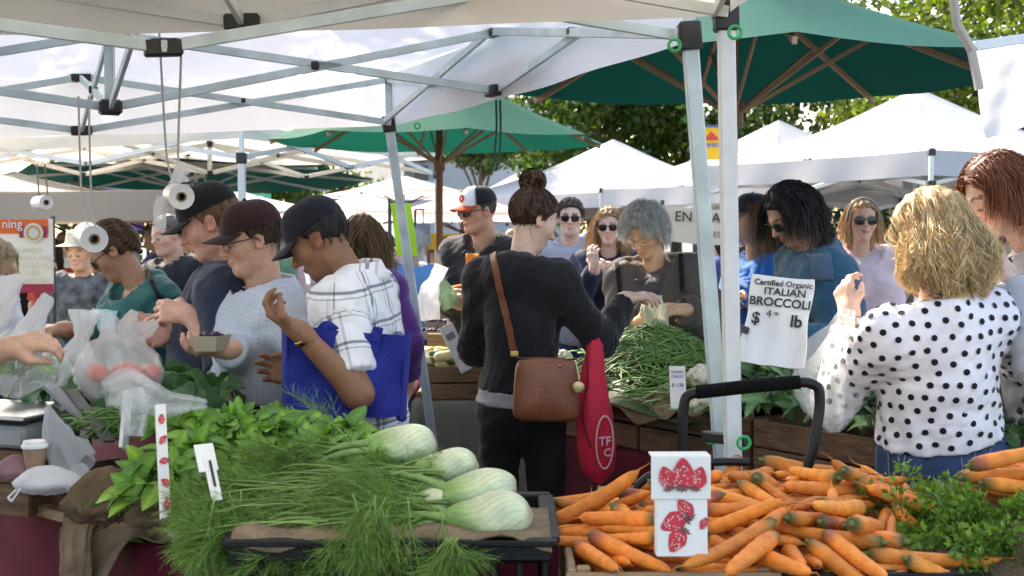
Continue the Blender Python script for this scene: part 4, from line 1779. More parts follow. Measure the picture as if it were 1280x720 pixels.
def crate(label, c, size, yaw, m, slats=2, name='wooden_crate', thick=.016, group=None, post=True, floor_z=None, rim=True):
    """open slatted crate; c = centre of the bottom"""
    L, W, H_ = size
    R = rotz(yaw)
    c = A(*c)
    root = empty(name, c, label, 'crate', group)
    sh = H_ / slats
    r = np.random.default_rng(int(abs(c[0] * 999)) + 1)
    for i in range(slats):
        zz = sh * (i + .5)
        for sy in (-1, 1):
            mb = MB()
            mb.box(c + R @ A(r.normal() * .002, sy * (W / 2 - thick / 2) + r.normal() * .0012, zz), (L, thick, sh - .008), R @ roty(r.normal() * .004), .003)
            mb.build('slat', m, root)
        for sx in (-1, 1):
            mb = MB()
            mb.box(c + R @ A(sx * (L / 2 - thick / 2 - .001), 0, zz + r.normal() * .002), (thick, W - 2 * thick - .002, sh - .008), R, .003)
            mb.build('slat', m, root)
    for sx in (-1, 1):
        for sy in (-1, 1):
            mb = MB()
            mb.box(c + R @ A(sx * (L / 2 - thick - .015), sy * (W / 2 - thick - .014), H_ / 2), (.026, .024, H_ + .004), R, .003)
            mb.build('corner_post', m, root)
    mb = MB()
    mb.box(c + A(0, 0, .008), (L - .004, W - .004, .012), R, .002)
    mb.build('bottom', m, root)
    return root


def plastic_crate(label, c, size, yaw, m=M_bcrate, name='plastic_crate', group=None):
    """black stacking crate: ribbed rim, slotted sides"""
    L, W, H_ = size
    R = rotz(yaw)
    c = A(*c)
    root = empty(name, c, label, 'crate', group)
    mb = MB()
    for sy in (-1, 1):
        mb.box(c + R @ A(0, sy * (W / 2 - .009), H_ - .022), (L, .018, .044), R, .004)
        mb.box(c + R @ A(0, sy * (W / 2 + .004), H_ - .006), (L + .02, .026, .012), R, .003)
    for sx in (-1, 1):
        mb.box(c + R @ A(sx * (L / 2 - .009), 0, H_ - .022), (.018, W - .037, .044), R, .004)
        mb.box(c + R @ A(sx * (L / 2 + .004), 0, H_ - .006), (.0255, W - .03, .0115), R, .003)
    mb.build('rim', m, root)
    n = int(L / .05)
    mb = MB()
    for i in range(n + 1):
        x = -L / 2 + .012 + (L - .024) * i / n
        for sy in (-1, 1):
            mb.box(c + R @ A(x, sy * (W / 2 - .010), (H_ - .045) / 2), (.012, .014, H_ - .046), R, .002)
    n = int(W / .05)
    for i in range(n + 1):
        y = -W / 2 + .03 + (W - .06) * i / n
        for sx in (-1, 1):
            mb.box(c + R @ A(sx * (L / 2 - .010), y, (H_ - .045) / 2), (.014, .012, H_ - .046), R, .002)
    for zz in (.02, .075, .13):
        for sy in (-1, 1):
            mb.box(c + R @ A(0, sy * (W / 2 - .0115), zz), (L - .002, .008, .016), R, .002)
        for sx in (-1, 1):
            mb.box(c + R @ A(sx * (L / 2 - .0115), 0, zz), (.008, W - .03, .016), R, .002)
    mb.box(c + A(0, 0, .008), (L - .02, W - .02, .008), R, .002)
    mb.build('slotted_sides', m, root)
    return root


def drape(name, label, pts_uv, f, m, thick=.004, cat='burlap', parent=None, smooth=True):
    """free-form cloth from a function (s,t)->point"""
    n, k = pts_uv
    G = np.array([[f(i / (n - 1), j / (k - 1)) for j in range(k)] for i in range(n)])
    mb = MB()
    mb.grid(G, thick=thick)
    o = mb.build(name, m, parent, smooth=True)
    return tag(o, label, cat) if parent is None else o


# ---------------- leaf pieces
def leaf_mesh(name, L, W, col, seed, m, bend=.5, fold=.25, wavy=.0, tipw=.9, nu=8, nv=5):
    r = np.random.default_rng(seed)
    G = np.zeros((nu, nv, 3))
    C = np.zeros((nu, nv, 3))
    col = np.asarray(col, float)
    ph = r.uniform(0, 6)
    for i in range(nu):
        t = i / (nu - 1)
        w = W * (math.sin(math.pi * min(1, t * .92 + .06)) ** .75) * (1 if t < .999 else .1) * (1 - .25 * t)
        ang = bend * t * t
        y = L * (math.sin(bend * t) / bend if bend else t)
        z = -L * (1 - math.cos(bend * t)) / (bend if bend else 1)
        for j in range(nv):
            s = j / (nv - 1) * 2 - 1
            G[i, j] = (w * s * .5, y, z + fold * abs(s) * w * .5 + wavy * W * math.sin(t * 11 + ph + s * 2) * abs(s))
            C[i, j] = col * (1.35 if j == nv // 2 else 1.0 - .12 * abs(s)) * (1.05 - .15 * math.sin(t * 20 + abs(s) * 5) * .5)
    mb = MB()
    mb.grid(G, np.clip(C, 0, 1))
    return mb.mesh(name, m, True)


def look_matrix(p, d, n, scale=1.0):
    """matrix with local y along d, local z near n"""
    y = nrm(d)
    z = nrm(np.asarray(n) - (np.asarray(n) @ y) * y)
    x = np.cross(y, z)
    M = np.eye(4)
    M[:3, 0], M[:3, 1], M[:3, 2], M[:3, 3] = x * scale, y * scale, z * scale, p
    return M


def rv(r, s=1.0):
    return r.normal(size=3) * s


# ---------------- tables
E0, E1 = A(-2.05, 4.42), A(-.52, 2.78)
ed = nrm(E1 - E0)
en = A(-ed[1], ed[0])
LT_Z = .76
cloth_table('left market table under a maroon cloth', [E0, E1, E1 + en * 1.0, E0 + en * 1.0], LT_Z, M_maroon, seed=1)
cloth_table('front market table under a maroon cloth carrying the fennel crate', [(-.62, 2.36), (.10, 2.36), (.10, 2.95), (-.62, 2.95)], .74, M_maroon, seed=2)
cloth_table('front right market table under the carrots', [(.115, 2.34), (1.5, 2.34), (1.5, 2.98), (.115, 2.98)], .70, M_maroon, seed=3)
B0, B1 = A(.10, 5.12), A(1.48, 3.16)
bd = nrm(B1 - B0)
bn = A(-bd[1], bd[0])
MT_Z = .74
cloth_table('middle market table under a maroon cloth carrying the beans and broccoli', [B0, B1, B1 + bn * .95, B0 + bn * .95], MT_Z, M_maroon, seed=4)
cloth_table('back market table under a grey-green cloth carrying squash', [(-.50, 6.42), (.2, 6.42), (.2, 7.3), (-.50, 7.3)], .70, M_greycl, seed=5)
cloth_table('maroon clothed table end behind the leaning tent leg', [(-1.35, 6.50), (-.53, 6.50), (-.53, 7.3), (-1.35, 7.3)], .70, M_maroon, seed=6)

# ---------------- carrots
M_carrot = mat('carrot_skin', attr='col', rough=.5, var=.24, vscale=28, bump=.4, bscale=130, spec=.3, stretch=(1, 1, 1))


def carrot_mesh(L, R_, seed):
    r = np.random.default_rng(seed)
    K, n = 15, 9
    t = np.linspace(0, 1, K)
    bend = r.uniform(-.22, .22)
    bx, bz = bend * math.cos(seed), bend * math.sin(seed) * .5
    tp = .30 + .12 * math.sin(seed * 1.7)
    prof = .90 * R_ * np.minimum(1, .62 + (t * 7) ** .6 * .4) * (1 - tp * t - .14 * t ** 3) * np.where(t > .84, (np.maximum(0, 1 - ((t - .84) / .16) ** 2) + .006) ** .5, 1) * (1 + .03 * np.sin(t * 37 + seed) + .02 * r.normal(size=K))
    path = np.stack([bx * L * t ** 2, L * t, bz * L * t ** 2], 1)
    base = A(.80, .235, .040) * r.uniform(.72, 1.12) * A(1, r.uniform(.85, 1.2), 1)
    C = np.array([base * (1 + .08 * math.sin(q * 50 + seed)) for q in t])
    C[0] = (.10, .10, .03)
    C[1] = C[1] * .5 + A(.16, .12, .03) * .5
    if seed % 5 == 0:
        C[1:3] = C[1:3] * .4 + A(.20, .03, .06) * .6
    mb = MB()
    mb.tube(path, prof, n, True, C)
    mb.tube([(0, -.012, 0), (0, .004, 0)], [.0035, R_ * .42], 6, True, (.13, .15, .04))
    tip = path[-1]
    mb.tube([tip - A(0, .004, 0), tip + A(bx * .02, .015, .004), tip + A(bx * .05, .035, -.004)], [.0022, .0011, .0004], 4, False, base * .8)
    return mb.mesh('carrot', M_carrot, True)


CM = [carrot_mesh(L, R_, i) for i, (L, R_) in enumerate(((.215, .0215), (.20, .0195), (.17, .018), (.235, .0215), (.15, .020), (.21, .018), (.18, .0215), (.225, .019), (.16, .0165), (.245, .0205)))]


mb = MB()   # packed carrots under the visible ones
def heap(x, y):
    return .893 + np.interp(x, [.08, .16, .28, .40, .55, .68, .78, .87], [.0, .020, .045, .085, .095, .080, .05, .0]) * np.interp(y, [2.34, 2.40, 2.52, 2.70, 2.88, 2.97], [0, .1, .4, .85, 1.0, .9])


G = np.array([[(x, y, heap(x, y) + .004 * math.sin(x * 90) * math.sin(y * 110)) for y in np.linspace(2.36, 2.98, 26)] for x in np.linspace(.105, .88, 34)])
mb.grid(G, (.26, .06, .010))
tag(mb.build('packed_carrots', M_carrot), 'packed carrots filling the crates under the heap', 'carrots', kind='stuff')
# resting poses of the loose carrots: kind, scale, position in mm, quaternion
CARROTS = """6,91,805,585,938,10,-29,-94,7;8,107,697,674,971,69,-37,-32,-52;4,101,354,946,985,43,-67,58,11;9,92,306,666,949,72,-5,2,68;0,101,348,698,985,82,9,7,-54;4,95,319,410,924,59,29,30,-68;1,106,202,373,919,97,-2,5,19;0,96,429,955,1003,34,-52,-23,-74;7,95,418,993,990,53,6,0,-83;1,92,730,985,1006,11,-89,-26,32;0,95,525,386,922,66,-2,-1,74;6,92,507,435,937,83,17,-30,42;5,99,240,587,928,33,70,-44,43;5,103,896,717,935,47,55,-59,33;2,106,574,516,953,12,56,-80,9;4,105,610,828,1012,8,68,56,-44;8,100,325,729,970,11,-73,3,-66;9,92,583,372,917,46,-45,-61,-43;9,103,530,991,1067,24,-45,-5,84;3,101,374,743,993,66,13,-51,52;9,94,297,520,928,97,15,6,7;5,101,253,497,926,51,-40,-31,-68;9,107,758,710,984,68,-27,27,61;5,100,264,725,1004,26,-59,-69,-29;1,102,539,979,1002,28,-76,-38,-43;2,107,669,442,935,3,-28,-95,-2;7,93,899,920,930,29,-33,29,84;5,107,229,705,1034,33,59,57,-44;3,88,553,751,998,60,-44,-39,-53;3,97,266,672,1013,57,-57,-35,-45;8,89,714,369,919,6,-59,-79,3;0,90,130,515,945,6,94,13,-26;2,94,843,784,928,7,18,97,-11;8,89,769,836,995,81,-4,39,-42;7,92,437,710,1025,20,-54,-80,-12;7,96,116,783,926,28,87,21,-31;4,88,161,543,985,32,-51,78,-9;8,99,575,458,928,9,95,-2,26;2,103,661,560,948,94,22,-22,-9;0,98,454,441,957,20,-23,-6,-94;9,98,570,425,984,3,68,32,-64;4,101,755,770,1006,26,-66,-65,21;2,106,451,803,1051,89,-26,9,34;6,105,448,596,964,14,63,-75,0;8,102,890,792,905,72,16,-63,-18;2,95,807,674,1005,8,-71,-38,56;2,90,725,994,984,52,-66,-28,-44;9,95,407,340,961,85,-16,42,21;1,94,65,532,989,25,-93,-23,-10;7,97,209,614,1025,47,-58,-7,-65;7,97,751,824,983,79,-1,8,59;0,101,612,466,993,14,-86,-6,-47;1,104,411,632,1007,28,56,51,-57;1,100,637,596,958,35,-19,84,33;9,102,709,429,985,73,-30,49,33;2,91,178,544,918,4,98,12,-3;8,98,811,670,942,13,-79,43,39;7,100,424,758,1003,77,5,-37,50;7,97,297,697,1071,10,-78,-58,16;6,101,208,508,944,36,-15,-5,-91;7,90,235,548,950,28,40,6,-86;2,101,301,910,961,40,-57,68,17;9,107,23,980,913,52,49,50,-47;8,101,801,702,986,17,-80,14,54;4,96,741,377,958,4,-63,-71,28;6,103,754,437,984,84,-20,34,33;6,101,759,800,1011,13,78,-59,6;6,96,543,497,941,4,56,1,81;6,101,919,657,984,76,34,-27,46;6,97,238,563,975,80,-19,15,52;6,104,649,422,1035,94,-10,5,-28;4,91,257,594,974,67,-55,42,24;8,97,394,510,968,6,84,16,-50;0,90,611,510,1013,3,-40,-90,11;3,98,797,839,1025,6,-88,-19,41;3,88,491,699,1020,23,-91,-20,-25;0,97,121,886,917,24,1,-82,-49;9,89,545,507,1025,78,9,39,-45;6,97,346,858,975,32,88,29,-16;8,96,95,862,965,54,-50,-58,-33;8,90,831,492,911,44,73,-51,-1;8,90,775,491,924,14,-4,-97,-12;7,94,492,731,1058,21,-92,-29,-9;9,102,680,423,956,43,48,53,-53;9,105,658,940,988,32,70,44,-45;2,105,450,580,1005,71,-19,42,51;0,102,-26,789,979,75,-23,-12,-59;9,107,711,590,1087,15,27,52,-78;7,104,374,725,1054,47,-2,9,-87;4,106,345,495,970,5,-93,-34,9;4,92,286,387,981,22,-88,-39,11;5,90,464,510,940,78,-5,34,50;1,89,656,700,1014,22,66,-13,69;2,91,428,542,978,7,80,54,-20;5,97,729,430,920,73,3,-65,-17;4,90,680,928,1021,18,-74,23,59;3,95,284,935,983,17,-60,-34,-69;0,96,157,507,977,35,-61,-16,-68;3,92,898,994,933,46,65,-24,53;8,99,923,687,958,92,-9,32,14;6,101,522,714,1079,68,-28,-66,-5;4,97,200,859,1005,27,-93,-15,-13;3,100,66,698,945,30,-49,-57,-57;6,94,452,443,981,80,29,45,-23;5,88,434,634,1052,14,-82,52,10;8,96,656,498,1008,14,30,92,-12;2,97,770,584,1006,24,-83,-44,21;8,100,700,888,1001,24,87,28,-30;1,99,629,602,1036,76,15,47,-40;4,107,721,610,1023,27,-69,37,55;9,93,770,920,1051,28,30,49,-76;3,91,605,962,1035,17,75,-29,55;9,101,504,458,1028,45,-52,11,70;8,103,967,674,993,36,-46,-1,80;9,94,717,751,1090,62,10,67,-37;6,97,287,519,1016,44,39,-74,30;2,101,387,534,978,34,-35,-46,-73;4,94,713,994,1000,29,-62,37,61;2,88,282,448,991,26,33,-87,23;3,101,591,990,1063,42,-69,-44,-37;5,93,371,571,1027,25,-67,-61,-30;6,92,197,704,932,11,5,-97,-12;4,99,329,562,1000,25,62,64,-34;4,93,930,955,950,1,-63,69,32;4,102,408,457,1023,63,-39,66,-5;9,104,757,700,1070,6,37,41,-82;8,88,296,498,988,73,24,-41,47;6,98,500,413,1007,11,-92,35,-1;3,104,752,764,1051,34,-78,-42,-28;5,94,334,359,1005,35,1,-92,9;1,89,192,730,970,34,32,-11,-86;8,95,937,446,963,19,-63,73,-5;4,107,712,774,1062,4,-30,94,-5"""
r = np.random.default_rng(21)
for ln_ in CARROTS.split(';'):
    k, sc, x, y, z, *q = [int(v) for v in ln_.split(',')]
    M = Matrix.LocRotScale(Vector((x / 1000, 2 + y / 1000, z / 1000)), __import__('mathutils').Quaternion([v / 99 for v in q]).normalized(), Vector((sc / 100,) * 3))
    M[2][3] = .893 + (M[2][3] - .9) * .74
    mid, tip_ = M @ Vector((0, .1, 0)), M @ Vector((0, .2, 0))
    if mid.x < .125 or (min(M[1][3], tip_.y) < 2.385 and .24 < mid.x < .42) or abs(tip_.z - M[2][3]) > .11:
        continue
    zone = 'left of the strawberry carton' if mid.x < .27 else 'just right of the strawberry carton' if mid.x < .42 else 'at the right end of the heap' if mid.x > .66 else 'in the middle of the heap'
    row = 'near the front' if mid.y < 2.55 else 'along the top' if mid.y > 2.76 else 'halfway up'
    place('carrot', CM[k], np.array(M), None, '%s orange carrot %s, %s' % (('short', 'long')[(.215, .20, .17, .235, .15, .21, .18, .225, .16, .245)[k] > .19], zone, row), 'carrot', 'loose carrots in the big heap')
# second small pile at the right edge
for i in range(12):
    px0, py0 = r.uniform(1190, 1270), r.uniform(582, 622)
    p0 = P(px0, py0, 2.62 + r.uniform(-.05, .08))
    a = r.uniform(-.3, .45)
    k = r.integers(0, 10)
    place('carrot', CM[k], look_matrix(p0, A(math.cos(a), r.uniform(-.4, .4), math.sin(a) * .5), UPZ, r.uniform(.85, 1.05)), None, 'orange carrot on the small pile at the right edge', 'carrot', 'carrots on the small right pile')

# crates under the carrots
crate('pale wooden crate under the left of the carrot heap', ((.10 + .50) / 2 + .003, 2.345 + .24, .70), (.40, .48, .222), 0, M_palewood, 2)
plastic_crate('black plastic crate under the right of the carrot heap', (.70, 2.60, .70), (.37, .46, .215), 0)
drape('burlap_sack', 'brown burlap spread beneath the carrot greens at right', (26, 18),
      lambda s, t: A(.80 + s * .55, 2.315 + t * .62, .905 + .05 * min(1, s * 3) * math.sin(min(1, t * 3.2) * math.pi / 2) - (.10 * max(0, .16 - t) / .16) + .010 * math.sin(s * 19 + 4 * t) + .008 * math.sin(t * 23 + s * 9) + .02 * math.sin(s * 5)), M_burlap)
crate('wooden crate under the burlap at the right edge', (1.13, 2.60, .70), (.46, .44, .20), 0, M_crate, 2)

# ---------------- feathery greens
M_frond = mat('frond_green', attr='col', rough=.55, trans=.25, ttint=(1.1, 1.25, .6), spec=.3)


def fronds(mb, stems, r, col, nb=14, nh=9, bl=.08, hl=.028, rad=.0007, start=.3, flat=.0):
    """stems: list of (K,3) curves; branches and fine threads along each"""
    hairs, branches, hc, bc = [], [], [], []
    for S in stems:
        K = len(S)
        for b in range(nb):
            t = start + (1 - start) * (b + r.uniform()) / nb
            i = min(int(t * (K - 1)), K - 2)
            p = S[i] + (S[i + 1] - S[i]) * (t * (K - 1) - i)
            tan = nrm(S[i + 1] - S[i])
            sd = nrm(np.cross(tan, rv(r)))
            d = nrm(tan * 1.0 + sd * .5)
            l = bl * r.uniform(.6, 1.2) * (1.15 - .6 * t)
            q = np.stack([p, p + d * l * .5 + A(0, 0, -.004), p + d * l + A(0, 0, -.014 * r.uniform())])
            branches.append(q)
            g = np.asarray(col) * r.uniform(.6, 1.35)
            bc.append(g)
            for h in range(nh):
                u = .2 + .8 * (h + r.uniform()) / nh
                pp = q[0] * (1 - u) + q[2] * u
                dd = nrm(d * .9 + rv(r, .36))
                ll = hl * r.uniform(.6, 1.3)
                hairs.append(np.stack([pp, pp + dd * ll + A(0, 0, -.003)]))
                hc.append(g * r.uniform(.8, 1.25))
    strand_mesh(mb, np.array(branches), rad * 1.5, rad * .7, np.clip(np.array(bc), 0, 1))
    strand_mesh(mb, np.array(hairs), rad, rad * .5, np.clip(np.array(hc), 0, 1))


def curve(p0, p1, sag, r, K=9, wob_=.012):
    t = np.linspace(0, 1, K)[:, None]
    q = p0 + (p1 - p0) * t + A(0, 0, 1) * sag * np.sin(t * math.pi)
    return q + np.cumsum(r.normal(size=(K, 3)) * wob_ * .4, 0) * t


# ---------------- fennel
plastic_crate('black plastic crate heaped with fennel at the front', (-.232, 2.625, .745), (.615, .43, .222), 0)
drape('burlap_liner', 'pale burlap lining the top of the fennel crate', (26, 16),
      lambda s, t: A(-.535 + s * .61, 2.40 + t * .26, .972 + .005 * math.sin(s * 11 + t * 5) * (1 - t) - .016 * max(0, .12 - t) / .12 * (1 + math.sin(s * 13)) + .004 * math.sin(s * 31)), M_burlap2)
M_bulb = mat('fennel_bulb', attr='col', rough=.42, var=.22, vscale=22, bump=.3, bscale=60, spec=.4, stretch=(1, 1, 1), sss=.1)
FEN_COL = A(.150, .255, .058)
fen_r = np.random.default_rng(31)
FEN = [((514, 556), 2.86, (-1, -.15, -.12), 'fennel bulb at the top of the heap nearest the basil', .150), ((570, 582), 2.76, (-.95, -.05, -.22), 'round fennel bulb second from the top of the heap', .125),
       ((612, 613), 2.62, (-1, .0, -.10), 'broad fennel bulb with browned edge third from the top of the heap', .150), ((626, 646), 2.50, (-1, .08, -.14), 'fennel bulb lying lowest at the right corner of the crate', .165),
       ((548, 628), 2.62, (-.95, .1, -.15), 'fennel bulb half buried under the fronds', .11)]
for (pp, d, ax, lb, L) in FEN:
    c = P(pp[0], pp[1], d)
    L = L * .92
    ax = nrm(A(*ax))
    root = empty('fennel', c, lb, 'fennel', 'fennel bulbs heaped on the crate')
    Rf = frame_from(ax, UPZ)
    sd = int(pp[0])

    def bulb(p):
        q = (p - c) @ Rf            # z along the axis towards the stalks
        o = ell(q, A(0, 0, 0), (L * .39, L * .34, L * .40))
        for k in range(5):
            a = k * 2.4 + sd
            o = smin(o, ell(q, A(math.cos(a) * L * .14, math.sin(a) * L * .11, L * .02 + .01 * k), (L * .22, L * .20, L * .42)), .012)
        for k in range(4):
            a = k * 1.57 + sd * .3
            o = smin(o, rcone(q, A(math.cos(a) * L * .13, math.sin(a) * L * .1, L * .2), A(math.cos(a) * L * .17, math.sin(a) * L * .12, L * .62), .016, .010), .02)
        o = o + .0006 * np.sin(np.arctan2(q[:, 1], q[:, 0]) * 11 + q[:, 2] * 40) + .0012 * np.sin(q[:, 2] * 70 + sd) * np.sin(np.arctan2(q[:, 1], q[:, 0]) * 3 + sd)
        return o
    V, Q = surface_nets(bulb, c - L * .85, c + L * .85, .0045)
    q = (V - c) @ Rf
    tt = np.clip((q[:, 2] / L - .12) / .4, 0, 1)[:, None]
    Cc = A(.60, .65, .43) * (1 - tt) + A(.22, .36, .10) * tt
    Cc = Cc * (1 - .20 * np.clip(np.sin(np.arctan2(q[:, 1], q[:, 0]) * 23 + 9 * np.sin(q[:, 2] * 30) + 1), 0, 1)[:, None])
    brown = np.exp(-((q[:, 2] + L * .40) / .008) ** 2)[:, None] * .6
    Cc = Cc * (1 - brown) + A(.35, .24, .12) * brown
    mb = MB()
    mb.add(V, Q, np.clip(Cc, 0, 1))
    mb.build('bulb', M_bulb, root, smooth=True)
    stems = []
    for k in range(5):
        a = k * 1.3 + sd
        p0 = c + Rf @ A(math.cos(a) * L * .16, math.sin(a) * L * .11, L * .5)
        end = c + ax * fen_r.uniform(.18, .30) + A(0, fen_r.normal() * .05, fen_r.normal() * .025 - .02)
        s_ = curve(p0, end, .02, fen_r)
        mb = MB()
        mb.tube(s_, np.linspace(.010, .0035, len(s_)), 7, True, np.linspace(1, .7, len(s_))[:, None] * A(.20, .33, .09))
        mb.build('stalk', M_bulb, root, smooth=True)
        stems.append(s_)
    fs = []
    for s_ in stems:
        for k in range(8):
            i = fen_r.integers(3, len(s_))
            p0 = s_[i]
            dirv = nrm(ax * .9 + rv(fen_r, .32) + A(0, -.15, -.18))
            fs.append(curve(p0, p0 + dirv * fen_r.uniform(.09, .17), fen_r.uniform(.0, .012), fen_r, 7))
    mb = MB()
    for s_ in fs:
        mb.tube(s_, np.linspace(.0022, .0008, len(s_)), 4, False, FEN_COL * 1.6)
    fronds(mb, fs, fen_r, FEN_COL, 13, 12, .07, .034, .00043, .05)
    mb.build('fronds', M_frond, root, smooth=True)
# more fronds: buried bunches, those hanging over the crate's left and front
mb = MB()
fs = []
for k in range(330):
    u = fen_r.uniform()
    px = 262 + 320 * u + fen_r.normal() * 14
    py = 668 - fen_r.uniform(0, 1) * (52 + 44 * u)
    d = 2.84 - (py - 570) / 110 * .40
    py -= 0
    p0 = P(px, py, d)
    dirv = nrm(A(-1, fen_r.normal() * .35, -.16 - .5 * max(0, .25 - u) + fen_r.normal() * .10))
    fs.append(curve(p0, p0 + dirv * fen_r.uniform(.10, .22) * min(1, max(.25, (px - 225) / 170)), fen_r.uniform(.0, .012), fen_r, 7))
for k in range(28):     # hanging over the left end and the front
    px, py = fen_r.uniform(252, 305), fen_r.uniform(605, 650)
    p0 = P(px, py, 2.62 + fen_r.uniform(-.12, .12))
    fs.append(curve(p0, p0 + A(fen_r.uniform(-.03, .02), fen_r.normal() * .03 - .03, fen_r.uniform(-.14, -.05)), .012, fen_r, 7))
for k in range(16):
    px = 470 + fen_r.normal() * 22
    p0 = P(px, 640 + fen_r.uniform(-25, 20), 2.40)
    fs.append(curve(p0, p0 + A(fen_r.uniform(-.03, .03), -.02, fen_r.uniform(-.12, -.03)), .008, fen_r, 7))
for k in range(10):
    p0 = P(562 + fen_r.normal() * 5, 672, 2.36)
    fs.append(curve(p0, p0 + A(fen_r.uniform(-.04, .04), -.01, fen_r.uniform(-.08, -.04)), .004, fen_r, 7))
for s_ in fs:
    mb.tube(s_, np.linspace(.0020, .0008, len(s_)), 4, False, FEN_COL * 1.5)
fronds(mb, fs, fen_r, FEN_COL, 13, 12, .07, .034, .00043, .05)
for k in range(70):     # pale stalks running through the mass
    px0 = fen_r.uniform(380, 560)
    py0 = 668 - fen_r.uniform(.1, 1) * (52 + 44 * (px0 - 262) / 320)
    p0 = P(px0, py0 - 6, 2.80 - (py0 - 570) / 110 * .40)
    s_ = curve(p0, p0 + A(-fen_r.uniform(.12, .26), fen_r.normal() * .04 - .03, -fen_r.uniform(.0, .06)), .012, fen_r, 7)
    mb.tube(s_, np.linspace(.0042, .0014, 7) * fen_r.uniform(.6, 1.1), 5, False, A(.24, .36, .11) * fen_r.uniform(.7, 1.2))
tag(mb.build('fennel_fronds', M_frond, smooth=True), 'feathery green fennel fronds spilling over the black crate', 'fronds', kind='stuff')
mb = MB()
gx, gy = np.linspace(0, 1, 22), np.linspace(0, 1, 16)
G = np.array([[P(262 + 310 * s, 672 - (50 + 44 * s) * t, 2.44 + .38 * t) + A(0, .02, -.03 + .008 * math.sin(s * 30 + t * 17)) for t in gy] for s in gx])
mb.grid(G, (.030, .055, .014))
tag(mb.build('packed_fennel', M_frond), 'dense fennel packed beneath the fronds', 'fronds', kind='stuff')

# ---------------- carrot greens at the right
M_cgreen = mat('carrot_top_green', attr='col', rough=.5, trans=.3, ttint=(1.2, 1.3, .5), spec=.35)
cg_r = np.random.default_rng(41)


def carrot_tops(label, centre, spread, n, seed):
    r = np.random.default_rng(seed)
    root = empty('carrot_greens', centre, label, 'greens', 'carrot greens at the right')
    fs = []
    mb = MB()
    for k in range(n):
        p0 = centre + A(r.normal() * spread[0] * .5, r.normal() * spread[1] * .5, -.02)
        d = nrm(A(r.normal() * .8, r.normal() * .7 - .35, r.uniform(.0, .9)))
        fs.append(curve(p0, p0 + d * r.uniform(.06, .14), r.uniform(.0, .02), r, 7))
    for s_ in fs:
        mb.tube(s_, np.linspace(.0022, .0008, len(s_)), 4, False, (.11, .20, .04))
    mb.build('stems', M_cgreen, root, smooth=True)
    # cut leaflets
    pts, dirs = [], []
    for S in fs:
        for b in range(11):
            t = .3 + .7 * (b + r.uniform()) / 11
            i = min(int(t * 6), 5)
            p = S[i] + (S[i + 1] - S[i]) * (t * 6 - i)
            tan = nrm(S[i + 1] - S[i])
            for h in range(6):
                d = nrm(tan * .6 + rv(r, .75))
                l = r.uniform(.012, .040) * (1.2 - .5 * t)
                pts.append(p + d * l * .7)
                dirs.append(d)
    p = np.array(pts)
    d = np.array(dirs)
    n_ = len(p)
    nn = rv(r) + r.normal(size=(n_, 3)) * .6 + UPZ
    s = np.cross(d, nn)
    s /= np.linalg.norm(s, axis=1)[:, None]
    L = r.uniform(.010, .022, (n_, 1))
    V = np.stack([p, p + d * L * .55 + s * L * .38, p + d * L * .65 + s * L * .12, p + d * L * 1.1, p + d * L * .65 - s * L * .12, p + d * L * .55 - s * L * .38], 1)
    I = np.arange(n_)[:, None] * 6
    F = np.concatenate([I + [[0, 1, 2]], I + [[0, 2, 4]], I + [[2, 3, 4]], I + [[0, 4, 5]]])
    c = A(.125, .235, .036)[None] * r.uniform(.5, 1.5, (n_, 1)) * (1 + r.uniform(-.2, .3, (n_, 1)) * A(1, .2, 0)[None])
    mb = MB()
    mb.add(V.reshape(-1, 3), F, np.repeat(np.clip(c, 0, 1), 6, 0))
    mb.build('leaflets', M_cgreen, root, smooth=False)
    return root


carrot_tops('feathery carrot tops spilling beside the carrot heap', P(1210, 680, 2.60), (.08, .11), 90, 1)
carrot_tops('bright carrot tops in the middle of the right corner', P(1246, 682, 2.52), (.12, .10), 110, 2)
carrot_tops('carrot tops at the far right edge below the small carrot pile', P(1288, 676, 2.55), (.11, .10), 110, 3)
carrot_tops('sprig of carrot tops sticking up against the jeans', P(1152, 640, 2.74), (.05, .05), 14, 4)
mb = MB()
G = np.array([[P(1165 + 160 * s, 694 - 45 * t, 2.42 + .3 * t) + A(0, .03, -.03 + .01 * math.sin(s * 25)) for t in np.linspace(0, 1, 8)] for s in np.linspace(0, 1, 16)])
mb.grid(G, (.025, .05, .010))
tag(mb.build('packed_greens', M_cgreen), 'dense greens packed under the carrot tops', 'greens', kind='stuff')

# ---------------- basil and other broad leaves
M_leaf = mat('broad_leaf', attr='col', rough=.40, trans=.26, ttint=(1.05, 1.25, .5), spec=.45, bump=.25, bscale=70)
BASIL = [leaf_mesh('leaf', 1, W, c, i, M_leaf, bend=b, fold=f) for i, (W, c, b, f) in enumerate((
    (.62, (0.110, 0.254, 0.028), .7, .3), (.55, (0.143, 0.308, 0.036), .4, .4), (.68, (0.084, 0.201, 0.026), .9, .25), (.60, (0.181, 0.355, 0.043), .6, .35), (.5, (0.130, 0.262, 0.028), 1.1, .5), (.66, (0.097, 0.231, 0.043), .3, .2), (.58, (0.221, 0.385, 0.050), .8, .3)))]
KALE = [leaf_mesh('leaf', 1, W, c, i + 20, M_leaf, bend=b, fold=f, wavy=.10) for i, (W, c, b, f) in enumerate((
    (.85, (0.045, 0.128, 0.045), .6, .2), (.75, (0.060, 0.158, 0.048), .9, .3), (.8, (0.083, 0.180, 0.053), .4, .15), (.9, (0.045, 0.112, 0.042), 1.0, .25)))]
